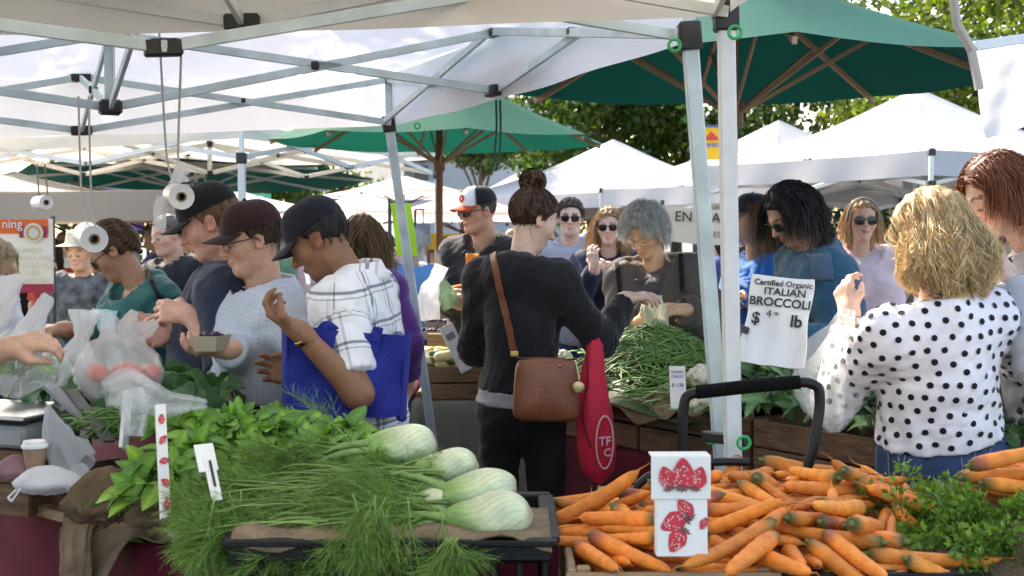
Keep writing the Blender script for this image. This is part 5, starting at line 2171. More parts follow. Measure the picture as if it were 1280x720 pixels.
BROC = [leaf_mesh('leaf', 1, W, c, i + 40, M_leaf, bend=b, fold=f, wavy=.06) for i, (W, c, b, f) in enumerate((
    (.5, (0.095, 0.200, 0.080), .6, .3), (.42, (0.126, 0.263, 0.095), .9, .4), (.55, (0.074, 0.168, 0.063), .4, .3), (.38, (0.189, 0.336, 0.126), .8, .3), (.5, (0.105, 0.231, 0.105), 1.1, .2)))]


def leaf_bunch(name, label, cat, group, centre, spread, n, meshes, size, r, up=.7, droop=0., stem_col=(.13, .22, .05), out=1.0, face=(0, -.5, .8)):
    root = empty(name, centre, label, cat, group)
    st = MB()
    for k in range(n):
        u = rv(r)
        u /= np.linalg.norm(u)
        u[2] = abs(u[2])
        p = centre + u * A(*spread) * r.uniform(.35, 1.0) ** .6
        d = nrm(A(u[0] * out, u[1] * out - .15, r.uniform(-.5, up)) + rv(r, .35))
        nn = nrm(A(*face) + u * .5 + rv(r, .38))
        L = size * r.uniform(.6, 1.25)
        place('leaf', meshes[r.integers(len(meshes))], look_matrix(p - d * L * .3, d, nn, L), root)
        if k % 3 == 0:
            st.tube([centre + A(0, 0, -.02) + u * .01, (centre + p) / 2 + A(0, 0, .01), p - d * L * .3], [.0028, .0022, .0014], 5, False, stem_col)
    st.build('stems', M_leaf, root, smooth=True)
    return root


lr = np.random.default_rng(51)
hp_ = []
for k, (px, py, d, n, lb) in enumerate(((205, 591, 2.98, 42, 'bunch of basil leaning out over the black crate edge'), (250, 571, 3.10, 44, 'basil bunch behind the white price card'), (300, 561, 3.18, 46, 'basil bunch in the middle of the leafy heap'),
                                        (345, 556, 3.24, 46, 'yellow-green basil bunch below the check shirt man'), (392, 551, 3.28, 46, 'basil bunch in front of the blue tote bag'), (435, 556, 3.24, 40, 'basil bunch at the right end beside the top fennel bulb'),
                                        (230, 541, 3.36, 40, 'basil bunch at the back left of the leafy heap'), (290, 534, 3.44, 40, 'basil bunch at the back of the heap below the carton'), (350, 533, 3.46, 40, 'basil bunch at the back of the heap near the tote'),
                                        (330, 591, 3.02, 36, 'low basil bunch touching the fennel fronds'), (400, 576, 3.10, 36, 'front basil bunch above the fennel fronds'), (190, 626, 2.90, 24, 'hanging basil leaves beside the strawberry strip'))):
    leaf_bunch('basil_bunch', lb, 'basil', 'basil bunches in the leafy heap', P(px, py, d), (.085, .08, .060), int(n * 1.25), BASIL, .074, lr)
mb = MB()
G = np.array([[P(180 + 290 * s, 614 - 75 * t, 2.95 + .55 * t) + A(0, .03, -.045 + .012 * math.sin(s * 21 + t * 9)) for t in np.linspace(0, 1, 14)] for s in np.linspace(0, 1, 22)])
mb.grid(G, (.035, .065, .012))  # filler sheet: shade between the leaves is put into its dark green
tag(mb.build('packed_basil', M_leaf), 'basil packed inside the heap, coloured dark to stand for shade', 'leaves', kind='stuff')
plastic_crate('black plastic crate holding the basil at left', (-.66, 3.40, LT_Z + .006), (.50, .58, .165), .49)
for k, (px, py, d, lb) in enumerate(((200, 478, 3.9, 'collard bunch left of the heap under the tomato bag'), (250, 488, 4.0, 'large collard leaves in front of the navy t-shirt man'), (225, 502, 3.78, 'collard leaves behind the knotted bag'),
                                     (80, 472, 3.9, 'dark collard leaves beside the scale'), (115, 512, 3.7, 'dark cabbage leaves under the tomato bag'))):
    leaf_bunch('collard_bunch', lb, 'collards', 'collard bunches on the left table', P(px, py, d), (.11, .12, .045), 15, KALE, .14, lr, up=.2)
# beans in the small wooden crate at left
BEAN = []
M_bean = mat('green_bean_skin', attr='col', rough=.42, var=.15, vscale=40, spec=.4)
for i in range(10):
    r = np.random.default_rng(60 + i)
    t = np.linspace(0, 1, 7)
    L = r.uniform(.85, 1.15)
    b = r.uniform(-.2, .2)
    q = np.stack([b * (t - .5) ** 2 * 2, (t - .5) * L, .1 * np.sin(t * 3 + i) * .3], 1)
    mb = MB()
    mb.tube(q, .028 * np.array([.25, .85, 1, .95, 1, .8, .15]) * r.uniform(.85, 1.15), 5, True, A(.115, .255, .062) * r.uniform(.75, 1.3) * A(1 + r.uniform(-.1, .25), 1, 1))
    BEAN.append(mb.mesh('green_bean', M_bean, True))


def bean_geom(mb, me_i, M):
    me = BEAN[me_i]
    if not hasattr(bean_geom, 'c'):
        bean_geom.c = {}
    if me_i not in bean_geom.c:
        V = np.zeros(len(me.vertices) * 3)
        me.vertices.foreach_get('co', V)
        C = np.zeros(len(me.vertices) * 4)
        me.attributes['col'].data.foreach_get('color', C)
        bean_geom.c[me_i] = (V.reshape(-1, 3), [list(p.vertices) for p in me.polygons], C.reshape(-1, 4)[:, :3])
    V, F, C = bean_geom.c[me_i]
    mb.add(V @ M[:3, :3].T + M[:3, 3], F, C)


cb = P(125, 548, 3.52)
crate('small wooden crate of broad green pods at left', (cb[0], cb[1] + .05, LT_Z + .01), (.28, .24, .12), -.75, M_crate2, 2)
for i in range(60):
    p = P(lr.uniform(95, 152), lr.uniform(512, 545), 3.5 + lr.uniform(-.06, .12))
    a = lr.uniform(0, 6.28)
    place('green_pod', BEAN[i % 10], look_matrix(p, A(math.cos(a), math.sin(a), lr.normal() * .3), UPZ, .11), None, 'broad green pod in the small crate at left', 'pod', 'green pods in the small left crate')

# ---------------- middle table: crates, beans, cauliflower, broccoli
CR = []
for i, (s0, lb) in enumerate(((.26, 'old wooden crate of green beans at the left end of the middle table'), (.83, 'old wooden crate below the cauliflower price card'), (1.40, 'wooden crate of broccoli behind the black cart handle'), (1.97, 'wooden crate of broccoli behind the polka dot woman'))):
    c2 = B0 + bd * (s0 + .03) + bn * .27
    crate(lb, (c2[0], c2[1], MT_Z + .006), (.555, .46, .19), math.atan2(bd[1], bd[0]), M_crate2 if i != 2 else M_crate, 2)
    CR.append(c2)
TOPZ = MT_Z + .19
bc = P(812, 462, 5.05)
bc[2] = TOPZ


def bean_h(x, y):
    q = (A(x, y) - A(bc[0] + .02, bc[1]))
    s, t = q @ bd, q @ bn
    return TOPZ - .02 + .26 * math.exp(-((s / .42) ** 2 + (t / .29) ** 2) * 1.1)


drape('burlap_lining', 'tan burlap lining that hangs over the bean crate', (30, 12),
      lambda s, t: A(*(B0 + bd * (.02 + s * .78) + bn * (.0 + t * .36)), TOPZ + .004 + .03 * math.sin(min(1, t * 2.5) * 1.57) - .055 * max(0, .25 - t) / .25 * (1 + .4 * math.sin(s * 17)) + .01 * math.sin(s * 23 + t * 8)) - A(*(bn * .018), 0) * (1 - t), M_burlap2)
bpos = []
r = np.random.default_rng(71)
for i in range(2000):
    s, t = r.normal() * .28, r.normal() * .20
    if abs(s) > .54 or abs(t) > .33:
        continue
    xy = A(bc[0] + .02, bc[1]) + bd * s + bn * t
    z = bean_h(*xy) + r.uniform(-.018, .012)
    a = r.normal(2.6, .75)
    L = r.uniform(.10, .15)
    d = A(math.cos(a), math.sin(a), 0)
    zz = (bean_h(*(xy + d[:2] * .04)) - bean_h(*(xy - d[:2] * .04))) / .08
    d = nrm(A(d[0], d[1], zz + r.normal() * .16))
    bpos.append((xy[1] - (z - TOPZ) * 1.5, look_matrix(A(*xy, z), d, rv(r), L), i % 10))
bpos.sort(key=lambda q: q[0])
rest = MB()
for i, (_, M, k) in enumerate(bpos):
    if i < 300:
        place('green_bean', BEAN[k], M, None, 'slender green bean on the heap in front of the grey-haired woman', 'bean', 'green beans on the heap')
    else:
        bean_geom(rest, k, M)
tag(rest.build('green_beans', M_bean, smooth=True), 'rest of the heaped slender green beans', 'beans', kind='stuff')
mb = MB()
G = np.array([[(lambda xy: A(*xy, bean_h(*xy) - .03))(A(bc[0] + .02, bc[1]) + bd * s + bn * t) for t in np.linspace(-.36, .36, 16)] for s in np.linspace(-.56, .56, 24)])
mb.grid(G, (.035, .075, .018))  # core under the beans, its dark colour paints the shade in the gaps
tag(mb.build('packed_beans', M_bean), 'beans packed inside the heap, coloured dark to stand for shade', 'beans', kind='stuff')
# cauliflower
M_caul = mat('cauliflower_curd', attr='col', rough=.8, bump=.7, bscale=150, var=.1, vscale=30)
for k, (px, py, d, rad, lb) in enumerate(((880, 475, 4.45, .062, 'cauliflower head right behind the price card'), (868, 505, 4.32, .055, 'cauliflower head low in front of the tent post'), (905, 462, 4.6, .05, 'cauliflower head half hidden between the tent posts'),
                                          (700, 452, 5.45, .06, 'pale cauliflower head left of the bean heap'), (742, 436, 5.6, .055, 'pale cauliflower behind the red shopping bag'))):
    c = P(px, py, d)
    root = empty('cauliflower', c, lb, 'cauliflower', 'cauliflower heads on the middle table')
    rr = np.random.default_rng(80 + k)
    mb = MB()
    for i in range(60):
        u = rv(rr)
        u /= np.linalg.norm(u)
        u[2] = abs(u[2]) * .8 + .05
        mb.ball(c + u * rad * .78, rad * rr.uniform(.20, .30), 8, col=A(.72, .68, .52) * rr.uniform(.85, 1.05), noise=.06)
    mb.ball(c, rad * .8, 12, col=(.55, .5, .36))
    mb.build('curd', M_caul, root, smooth=True)
    for i in range(7):
        a = i * .9 + k
        d_ = A(math.cos(a), math.sin(a), .15)
        place('leaf', BROC[3], look_matrix(c + d_ * rad * .5 - A(0, 0, rad * .6), d_ + A(0, 0, .5), -d_ + A(0, 0, .6), rad * 1.7), root)
# broccoli bunches
br = np.random.default_rng(90)
M_flor = mat('broccoli_floret', attr='col', rough=.8, bump=.9, bscale=220, var=.2, vscale=50)
bb = []
for i in range(33):
    s = .86 + (i % 11) * .128 + br.uniform(-.03, .03)
    t = .10 + (i // 11) * .18 + br.uniform(-.04, .04)
    xy = B0 + bd * s + bn * t
    bb.append(A(*xy, TOPZ + .03 + br.uniform(0, .05) + (.05 if t > .25 else 0)))
for i, c in enumerate(bb):
    root = leaf_bunch('broccoli_bunch', 'leafy bunch of italian broccoli in the crates on the middle table', 'broccoli', 'broccoli bunches in the wooden crates', c, (.085, .085, .05), 13, BROC, .11, br, up=.6)
    for k in range(3):
        mb = MB()
        q = c + A(br.normal() * .05, br.normal() * .05, .045 + br.uniform(0, .02))
        for j in range(9):
            mb.ball(q + rv(br, .012), br.uniform(.008, .013), 6, col=A(.030, .075, .028) * br.uniform(.7, 1.3), noise=.1)
        mb.tube([q - A(0, 0, .01), q + A(br.normal() * .02, -.02, -.06)], [.006, .008], 6, True, (.16, .25, .10))
        mb.build('floret', M_flor, root, smooth=True)

# ---------------- back table: squash, punnets
c0 = (-.20, 6.42 + .18, .705)
crate('wooden crate of squash on the back table', (-.13, 6.62, .705), (.66, .40, .17), .02, M_crate, 2)
crate('wooden crate of squash left of the tent leg', (-.72, 6.68, .705), (.34, .40, .17), .02, M_crate2, 2)
M_sq = mat('squash_skin', attr='col', rough=.4, var=.2, vscale=30, spec=.5)
sr = np.random.default_rng(95)
SQ = []
for i, c in enumerate(((.55, .38, .05), (.10, .20, .04), (.45, .48, .22), (.05, .11, .03), (.60, .50, .25), (.60, .30, .10))):
    mb = MB()
    t = np.linspace(0, 1, 10)
    prof = (.024 + .010 * t) * np.minimum(1, (t * 8) ** .5) * np.minimum(1, ((1 - t) * 7) ** .5 + .05)
    q = np.stack([.02 * np.sin(t * 2), (t - .5) * .15, 0 * t], 1)
    mb.tube(q, prof, 9, True, c)
    mb.tube([(0, -.09, 0), (0, -.07, 0)], [.006, .009], 6, True, (.2, .26, .1))
    SQ.append(mb.mesh('squash', M_sq, True))
for i in range(64):
    p = P(sr.uniform(515, 622), 0, 6.6)
    x, y = p[0], sr.uniform(6.48, 6.78)
    a = sr.uniform(0, 6.28)
    k = i % 6
    place('squash', SQ[k], look_matrix(A(x, y, .865 + sr.uniform(0, .06)), A(math.cos(a), math.sin(a), sr.normal() * .2), UPZ, 1), None,
          ('yellow squash', 'green squash', 'pale green squash', 'dark green squash', 'cream squash', 'orange squash')[k] + ' in the crates behind the bun-haired woman', 'squash', ('yellow', 'green', 'pale green', 'dark green', 'cream', 'orange')[k] + ' squashes on the back table')
for i in range(16):
    px, py = 520 + (i % 6) * 17 + sr.uniform(-4, 4), 400 + (i // 6) * 12
    c = P(px, py, 7.0 + .1 * (2 - i // 6))
    root = empty('berry_punnet', c, 'small carton of berries stacked on the back table', 'punnet', 'berry cartons on the back table')
    mb = MB()
    mb.lathe([(.001, 0), (.045, 0), (.056, .045), (.052, .045), (.042, .004), (.001, .004)], c, rotz(.78), 4)
    mb.build('carton', mat('pulp_carton', (.35, .30, .24), .9), root)
    mb = MB()
    for k in range(14):
        mb.ball(c + A(sr.uniform(-.03, .03), sr.uniform(-.03, .03), .045 + sr.uniform(0, .01)), .010, 6, col=None)
    mb.build('berries', mat('dark_berries', (.03, .012, .04), .35), root, smooth=True)
mb = MB()
mb.box(A(-.13, 7.06, .705 + .15), (.66, .3, .29))
tag(mb.build('display_box', M_palewood), 'pale wooden box carrying the berry cartons', 'box')
# ------------------------------------------------------------------ cast
def uv_mat(name, base, kind, c2, rough=.85):
    """woven patterns in garment coordinates: plaid lines, fine check, dots, knit ribs"""
    m = mat(name, base, rough, var=.08, vscale=9, bump=.2, bscale=90, sheen=.1, spec=.2)
    nt = m.node_tree
    N, L = nt.nodes, nt.links
    b = N['Principled BSDF']
    at = N.new('ShaderNodeAttribute')
    at.attribute_name = 'puv'
    sp = N.new('ShaderNodeSeparateXYZ')
    L.new(at.outputs['Vector'], sp.inputs[0])

    def math_(op, a, b_=None, c=None):
        n = N.new('ShaderNodeMath')
        n.operation = op
        for i, v in enumerate((a, b_, c)):
            if v is None:
                continue
            if isinstance(v, (int, float)):
                n.inputs[i].default_value = v
            else:
                L.new(v, n.inputs[i])
        return n.outputs[0]

    def lines(sock, per, w, ph=0.):
        fr = math_('FRACT', math_('MULTIPLY_ADD', sock, 1 / per, ph))
        return math_('LESS_THAN', math_('ABSOLUTE', math_('SUBTRACT', fr, .5)), w / per / 2)
    x, y = sp.outputs[0], sp.outputs[1]
    if kind == 'plaid':
        f = math_('ADD', math_('MULTIPLY', lines(x, .105, .009), .75), math_('MULTIPLY', lines(y, .105, .009), .75))
        f = math_('ADD', f, math_('MULTIPLY', lines(x, .105, .004, .16), .55))
        f = math_('ADD', f, math_('MULTIPLY', lines(y, .105, .004, .16), .55))
        f = math_('ADD', f, math_('MULTIPLY', lines(x, .105, .006, -.2), .35))
        f = math_('MINIMUM', f, .95)
    elif kind == 'check':
        f = math_('MULTIPLY', math_('ADD', lines(x, .016, .0035), lines(y, .016, .0035)), .20)
    elif kind == 'dots':
        fx = math_('FRACT', math_('MULTIPLY', x, 1 / .046))
        fy = math_('FRACT', math_('MULTIPLY', y, 1 / .046))
        d1 = math_('POWER', math_('ADD', math_('POWER', math_('SUBTRACT', fx, .5), 2.), math_('POWER', math_('SUBTRACT', fy, .5), 2.)), .5)
        gx = math_('FRACT', math_('MULTIPLY_ADD', x, 1 / .046, .5))
        gy = math_('FRACT', math_('MULTIPLY_ADD', y, 1 / .046, .5))
        d2 = math_('POWER', math_('ADD', math_('POWER', math_('SUBTRACT', gx, .5), 2.), math_('POWER', math_('SUBTRACT', gy, .5), 2.)), .5)
        f = math_('LESS_THAN', math_('MINIMUM', d1, d2), .185)
    else:
        f = math_('MULTIPLY', lines(x, .014, .006), .35)
    mx = N.new('ShaderNodeMix')
    mx.data_type = 'RGBA'
    L.new(f, mx.inputs[0])
    old = b.inputs['Base Color'].links[0].from_socket
    L.new(old, mx.inputs[6])
    mx.inputs[7].default_value = (*c2, 1)
    L.new(mx.outputs[2], b.inputs['Base Color'])
    return m


M_black = cloth('black_knit', (.012, .012, .014), .9)
M_blackpants = cloth('black_leggings', (.010, .010, .012), .85, sheen=.05)
M_navy = cloth('navy_jersey', (.026, .033, .062))
M_jeans = mat('blue_denim', (.035, .06, .13), .85, var=.35, vscale=14, bump=.3, bscale=300, spec=.2)
M_darkjeans = mat('dark_denim', (.016, .024, .05), .85, var=.3, vscale=14, bump=.3, bscale=300, spec=.2)
M_khaki = cloth('khaki_cotton', (.2, .16, .11))
M_teal = cloth('teal_knit', (.018, .105, .10))
M_aqua = cloth('aqua_jersey', (.22, .50, .47))
M_greyhood = cloth('grey_sweat', (.42, .42, .44))
M_brownjacket = cloth('brown_grey_jacket', (.105, .088, .080))
M_tealblue = cloth('petrol_fleece', (.018, .080, .135))
M_royal = cloth('royal_blue_cotton', (.012, .12, .42))
M_pink = cloth('pale_pink_cotton', (.62, .48, .52))
M_purple = cloth('purple_cotton', (.10, .03, .20))
M_sky = cloth('light_blue_cotton', (.12, .30, .58))
M_plaid = uv_mat('white_plaid_cotton', (.78, .77, .80), 'plaid', (.07, .09, .14))
M_check = uv_mat('fine_check_cotton', (.50, .54, .62), 'check', (.24, .29, .40))
M_dots = cloth('white_jersey', (.82, .76, .78))
M_leather = mat('tan_leather', (.20, .062, .024), .42, var=.18, vscale=14, bump=.12, bscale=90, spec=.5)
SK_L, SK_P, SK_B, SK_T, SK_O = (.56, .33, .235), (.60, .40, .31), (.235, .112, .062), (.48, .27, .18), (.70, .41, .26)


def seam_strip(f, pts, m, name, parent, w=.004, off=.003, thick=.002, dirv=None):
    pts = np.asarray(pts)
    out = patch_on(f, pts, pts - A(0, 0, CAM_H) if dirv is None else dirv, off)[0]
    mb = MB()
    mb.tube(out, w / 2, 6)
    return mb.build(name, m, parent, smooth=True)


def dense(path, n=14):
    path = np.asarray(path, float)
    t = np.linspace(0, len(path) - 1, n)
    return np.stack([np.interp(t, np.arange(len(path)), path[:, i]) for i in range(path.shape[1])], 1)


def collar(per, m, h=.035, spread=.07, name='collar', openf=.5, rad=.073):
    """turned-down shirt collar round the neck, open at the front"""
    nb, (r, f, u) = per.nb, per.Rt.T
    n = 26
    G = np.zeros((n, 5, 3))
    for i in range(n):
        a = math.radians(18 + (360 - 36) * i / (n - 1))     # from front right round the back to front left
        sx, cy = math.sin(a), math.cos(a)
        fr = max(0, cy)
        top = nb + r * sx * rad * 1.02 + f * (cy * rad * 1.08 - .006) + u * (.056 - .050 * fr)
        out = nrm(r * sx + f * cy)
        drop = h * (1.15 + .9 * fr ** 3)
        G[i, 0] = nb + r * sx * rad * 1.0 + f * (cy * rad * 1.08 - .006) + u * (-.01 - .05 * fr)
        G[i, 1] = top
        G[i, 2] = top + out * .006 + u * .002
        G[i, 3] = top + out * (.020 + .012 * fr) - u * drop * .55
        G[i, 4] = top + out * (.034 + .024 * fr) - u * drop
    mb = MB()
    mb.grid(G, thick=.002, uv=np.full((n, 5, 2), 2.3) + G[..., [0, 2]] * .8)
    return mb.build(name, m, per.root, smooth=True)


def cuff_ring(per, side, m, t, r, w=.02, name='cuff'):
    a = per.arms[side]
    c = a['el'] + (a['wr'] - a['el']) * t
    R = frame_from(a['wr'] - a['el'])
    mb = MB()
    mb.lathe([(r, -w / 2), (r + .003, -w / 2), (r + .003, w / 2), (r, w / 2)], c, R, 20, close=True)
    return mb.build(name, m, per.root, smooth=True)


# --- plaid shirt man
p4 = person('man in navy cap and white plaid short-sleeved shirt, head bowed over his raised hand', (398, 300, 4.0), (452, 535, 4.06), 82, (84, 34, 0), h=1.72,
            skin=SK_B, hair=dict(style='crop', color=(.02, .018, .018), n=350, length=.035, vol=.006), beard=.35, lips=(.16, .06, .045),
            top=dict(mat=M_plaid, sleeve=.40, hem=.02, loose=.022, fold=.008, sleeve_wide=.008),
            bottom=dict(mat=M_darkjeans), L=dict(p=(374, 414, 3.64), palm=(.35, .1, .9), curl=(.75, .8, .9, 1.0), thumb=.8, dir=(-.82, .05, .5), elbow=(.3, -.6, -1)),
            R=dict(p=(380, 470, 4.02), palm=(.2, -.9, 0), curl=.5, dir=(-.9, 0, .2)), seed=11, nb_off=(.105, .02, -.125), vox=.009, brow=(.015, .012, .012), nose=1.15)
collar(p4, M_plaid, .045)
make_cap(p4.hf, p4.hk, (.012, .014, .022), (.012, .014, .022), parent=p4.root)
cuff_ring(p4, 'L', mat('gold_metal', (.55, .40, .14), .3, metal=1), .90, .031, .016, 'wristwatch')

# --- fine check shirt man
p3 = person('man in maroon cap, glasses and pale blue check shirt holding a small carton', (314, 300, 4.28), (326, 492, 4.34), 118, (112, 14, 0), h=1.72,
            skin=SK_L, hair=dict(style='crop', color=(.06, .035, .022), n=350, length=.04, vol=.006), beard=.12,
            top=dict(mat=M_check, sleeve=.985, hem=.0, loose=.024, fold=.0045, sleeve_wide=.004),
            bottom=dict(mat=M_darkjeans, rise=.05), R=dict(p=(287, 437, 4.02), palm=(-.1, .25, .9), curl=(.55, .6, .65, .7), thumb=.9, dir=(-.8, -.5, .0)),
            L=dict(p=(388, 505, 4.22), curl=.4), seed=12, vox=.009, nb_off=(.045, .03, -.175), fat=1.06)
collar(p3, M_check, .045)
make_cap(p3.hf, p3.hk, (.035, .016, .016), (.030, .013, .014), parent=p3.root)
make_glasses(p3.hf, p3.hk, p3.root, frame=(.05, .04, .035), clear=True)
mb = MB()
mb.lathe([(.148, -.02), (.152, -.02), (.152, .02), (.148, .02)], p3.hp + A(0, 0, -.005) , p3.Rt @ np.diag([1.16, .86, 1]), 40, close=True)
mb.build('belt', mat('black_leather', (.012, .011, .010), .4), p3.root)

# --- black cap man
p2 = person('heavy man in black cap and navy t-shirt looking down at his joined hands', (262, 279, 4.52), (272, 500, 4.58), 98, (95, 24, 0), h=1.79,
            skin=(.60, .335, .25), hair=dict(style='crop', color=(.20, .11, .05), n=350, length=.04, vol=.006), fat=1.12, beard=.08, headscale=1.05,
            top=dict(mat=M_navy, sleeve=.44, hem=.08, loose=.022, fold=.007, sleeve_wide=.008, name='t_shirt'),
            bottom=dict(mat=M_darkjeans), L=dict(p=(238, 394, 4.34), palm=(.1, .6, -.4), curl=(.6, .75, .9, 1.0), dir=(-.95, .1, .15), thumb=.5, elbow=(.55, -.3, -.8)),
            R=dict(p=(222, 405, 4.50), palm=(.5, -.6, .4), curl=.6, dir=(-.7, -.3, -.4)), seed=13, vox=.010, nb_off=(.065, .03, -.16), nose=1.1)
make_cap(p2.hf, p2.hk, (.010, .010, .011), (.010, .010, .011), parent=p2.root)

# --- teal cardigan woman
p1 = person('woman in teal cardigan over aqua top with brown ponytail bending left', (140, 315, 5.0), (205, 480, 5.1), 128, (100, 38, 0), h=1.66, fem=True,
            fat=1.12, skin=(.36, .19, .12), hair=dict(style='pony', color=(.10, .055, .03), n=500, length=.2, vol=.012, wave=.004),
            top=dict(mat=M_teal, sleeve=.92, hem=.1, loose=.02, fold=.007, name='cardigan', vneck=2.0),
            bottom=dict(mat=M_blackpants), R=dict(p=(82, 411, 4.7), palm=(.1, .2, -1), curl=.5, dir=(-1, -.1, 0), elbow=(-.2, 0, -1)),
            L=dict(p=(192, 402, 4.78), palm=(.3, .6, -.3), curl=.5, dir=(-.9, -.2, -.1)), seed=14, nb_off=(.105, .02, -.13))
make_glasses(p1.hf, p1.hk, p1.root)

# --- woman with the bun
p5 = person('woman with brown hair in a bun, black hooded sweatshirt and leggings, seen from behind', (667, 276, 4.7), (652, 505, 4.72), -18, (-62, 26, 0), h=1.69,
            fem=True, skin=SK_P, hair=dict(style='bun', color=(.085, .045, .028), n=1500, length=.2, vol=.010),
            fat=.86,
            top=dict(mat=M_black, sleeve=.95, hem=-.06, loose=.013, fold=.007, hood=True, name='sweatshirt', sleeve_wide=.003),
            bottom=dict(mat=M_blackpants, loose=.004, name='leggings', rise=.16, vox=.012),
            L=dict(p=(632, 420, 5.02), curl=.6, elbow=(-.45, -.35, -1)), R=dict(p=(781, 374, 4.86), palm=(0, .2, -1), curl=(.3, .45, .6, .7), dir=(.92, .1, .15), thumb=.5, elbow=(.2, -.2, -1)),
            seed=15, vox=.009, nb_off=(-.05, -.03, -.155))
mb = MB()   # grey vest hem showing under the sweatshirt
V, Q = surface_nets(lambda p: np.maximum(np.maximum(np.minimum(p5.torso(p) - .014, p5.lower(p) - .005), -((p - p5.hp) @ p5.Rt[:, 2]) + .008), ((p - p5.hp) @ p5.Rt[:, 2]) - .068),
                    p5.hp - .26, p5.hp + .26, .010)
mb.add(V, Q)
mb.build('vest', cloth('grey_marl', (.30, .30, .32)), p5.root, smooth=True)

# --- grey haired woman
p11 = person('older woman with short grey hair in brown jacket filling a paper bag with beans', (806, 290, 5.7), (842, 470, 5.86), 158, (146, 34, 0), h=1.62, fem=True,
             fat=1.16, skin=SK_O, hair=dict(style='short', color=(.48, .47, .46), n=2400, length=.085, vol=.028, curl=.008, tipcol=(.7, .7, .7)),
             top=dict(mat=M_brownjacket, sleeve=.96, hem=.1, loose=.03, fold=.008, name='jacket', sleeve_wide=.012, hood=True, vneck=1.9),
             bottom=dict(mat=M_darkjeans), R=dict(p=(797, 405, 5.50), palm=(.8, 0, .3), curl=.5, dir=(.3, -.5, .1)),
             L=dict(p=(858, 388, 5.40), palm=(-.6, .3, -.6), curl=(.5, .6, .7, .8), dir=(-.9, -.3, .1)), seed=16, nb_off=(.055, .07, -.15))
make_glasses(p11.hf, p11.hk, p11.root, frame=(.3, .22, .1), clear=True)

# --- petrol jacket woman
p13 = person('woman with black bobbed hair in petrol blue fleece bending over the broccoli', (988, 268, 4.75), (1022, 500, 4.85), 96, (112, 36, 0), h=1.70, fem=True,
             skin=SK_T, hair=dict(style='bob', color=(.012, .010, .010), n=1500, length=.20, vol=.011, wave=.006),
             top=dict(mat=M_tealblue, sleeve=.95, hem=.1, loose=.03, fold=.007, name='fleece', sleeve_wide=.012, collar_h=.03),
             bottom=dict(mat=M_blackpants), L=dict(p=(985, 425, 4.45), curl=.5, dir=(-.8, -.1, -.4)), R=dict(p=(975, 430, 4.7), curl=.5), seed=17, nb_off=(.10, .03, -.15), fat=1.06)
make_glasses(p13.hf, p13.hk, p13.root)

# --- blue hoodie woman
p12 = person('woman in dark cap with long brown hair and bright blue hoodie', (939, 274, 6.2), (955, 440, 6.3), 108, (98, 2, 0), h=1.66, fem=True,
             skin=SK_T, hair=dict(style='wavy', color=(.11, .055, .028), n=700, length=.36, vol=.012, wave=.012, tipcol=(.25, .14, .07)),
             top=dict(mat=M_royal, sleeve=.95, hem=.05, loose=.028, fold=.007, name='hoodie', hood=True), bottom=dict(mat=M_jeans), seed=18,
             R=dict(p=(920, 372, 5.9), curl=.5), L=dict(p=(940, 380, 5.95), curl=.5), nb_off=(.03, .03, -.185))
make_cap(p12.hf, p12.hk, (.02, .024, .035), (.12, .13, .15), parent=p12.root)

# --- polka dot woman
p15 = person('woman with curly blonde hair in white polka dot top seen from behind', (1163, 297, 3.4), (1176, 566, 3.44), 14, (40, 22, 0), h=1.64, fem=True,
             fat=1.0, skin=SK_P, hair=dict(style='curly', color=(.56, .37, .17), n=8000, length=.30, vol=.022, curl=.018, tipcol=(.88, .72, .46)),
             top=dict(mat=M_dots, sleeve=.93, hem=-.05, loose=.013, fold=.0065, name='polka_dot_top'), bottom=dict(mat=M_jeans, name='jeans', vox=.011, rise=.09),
             L=dict(p=(1062, 394, 3.52), palm=(.7, .5, .2), curl=(.7, .8, .9, .9), thumb=.7, dir=(-.15, .3, .9), elbow=(-.15, -.3, -1)),
             R=dict(p=(1210, 420, 3.75), curl=.5, elbow=(.9, -.4, -.7)), seed=19, vox=.009, nb_off=(.0, -.055, -.175))

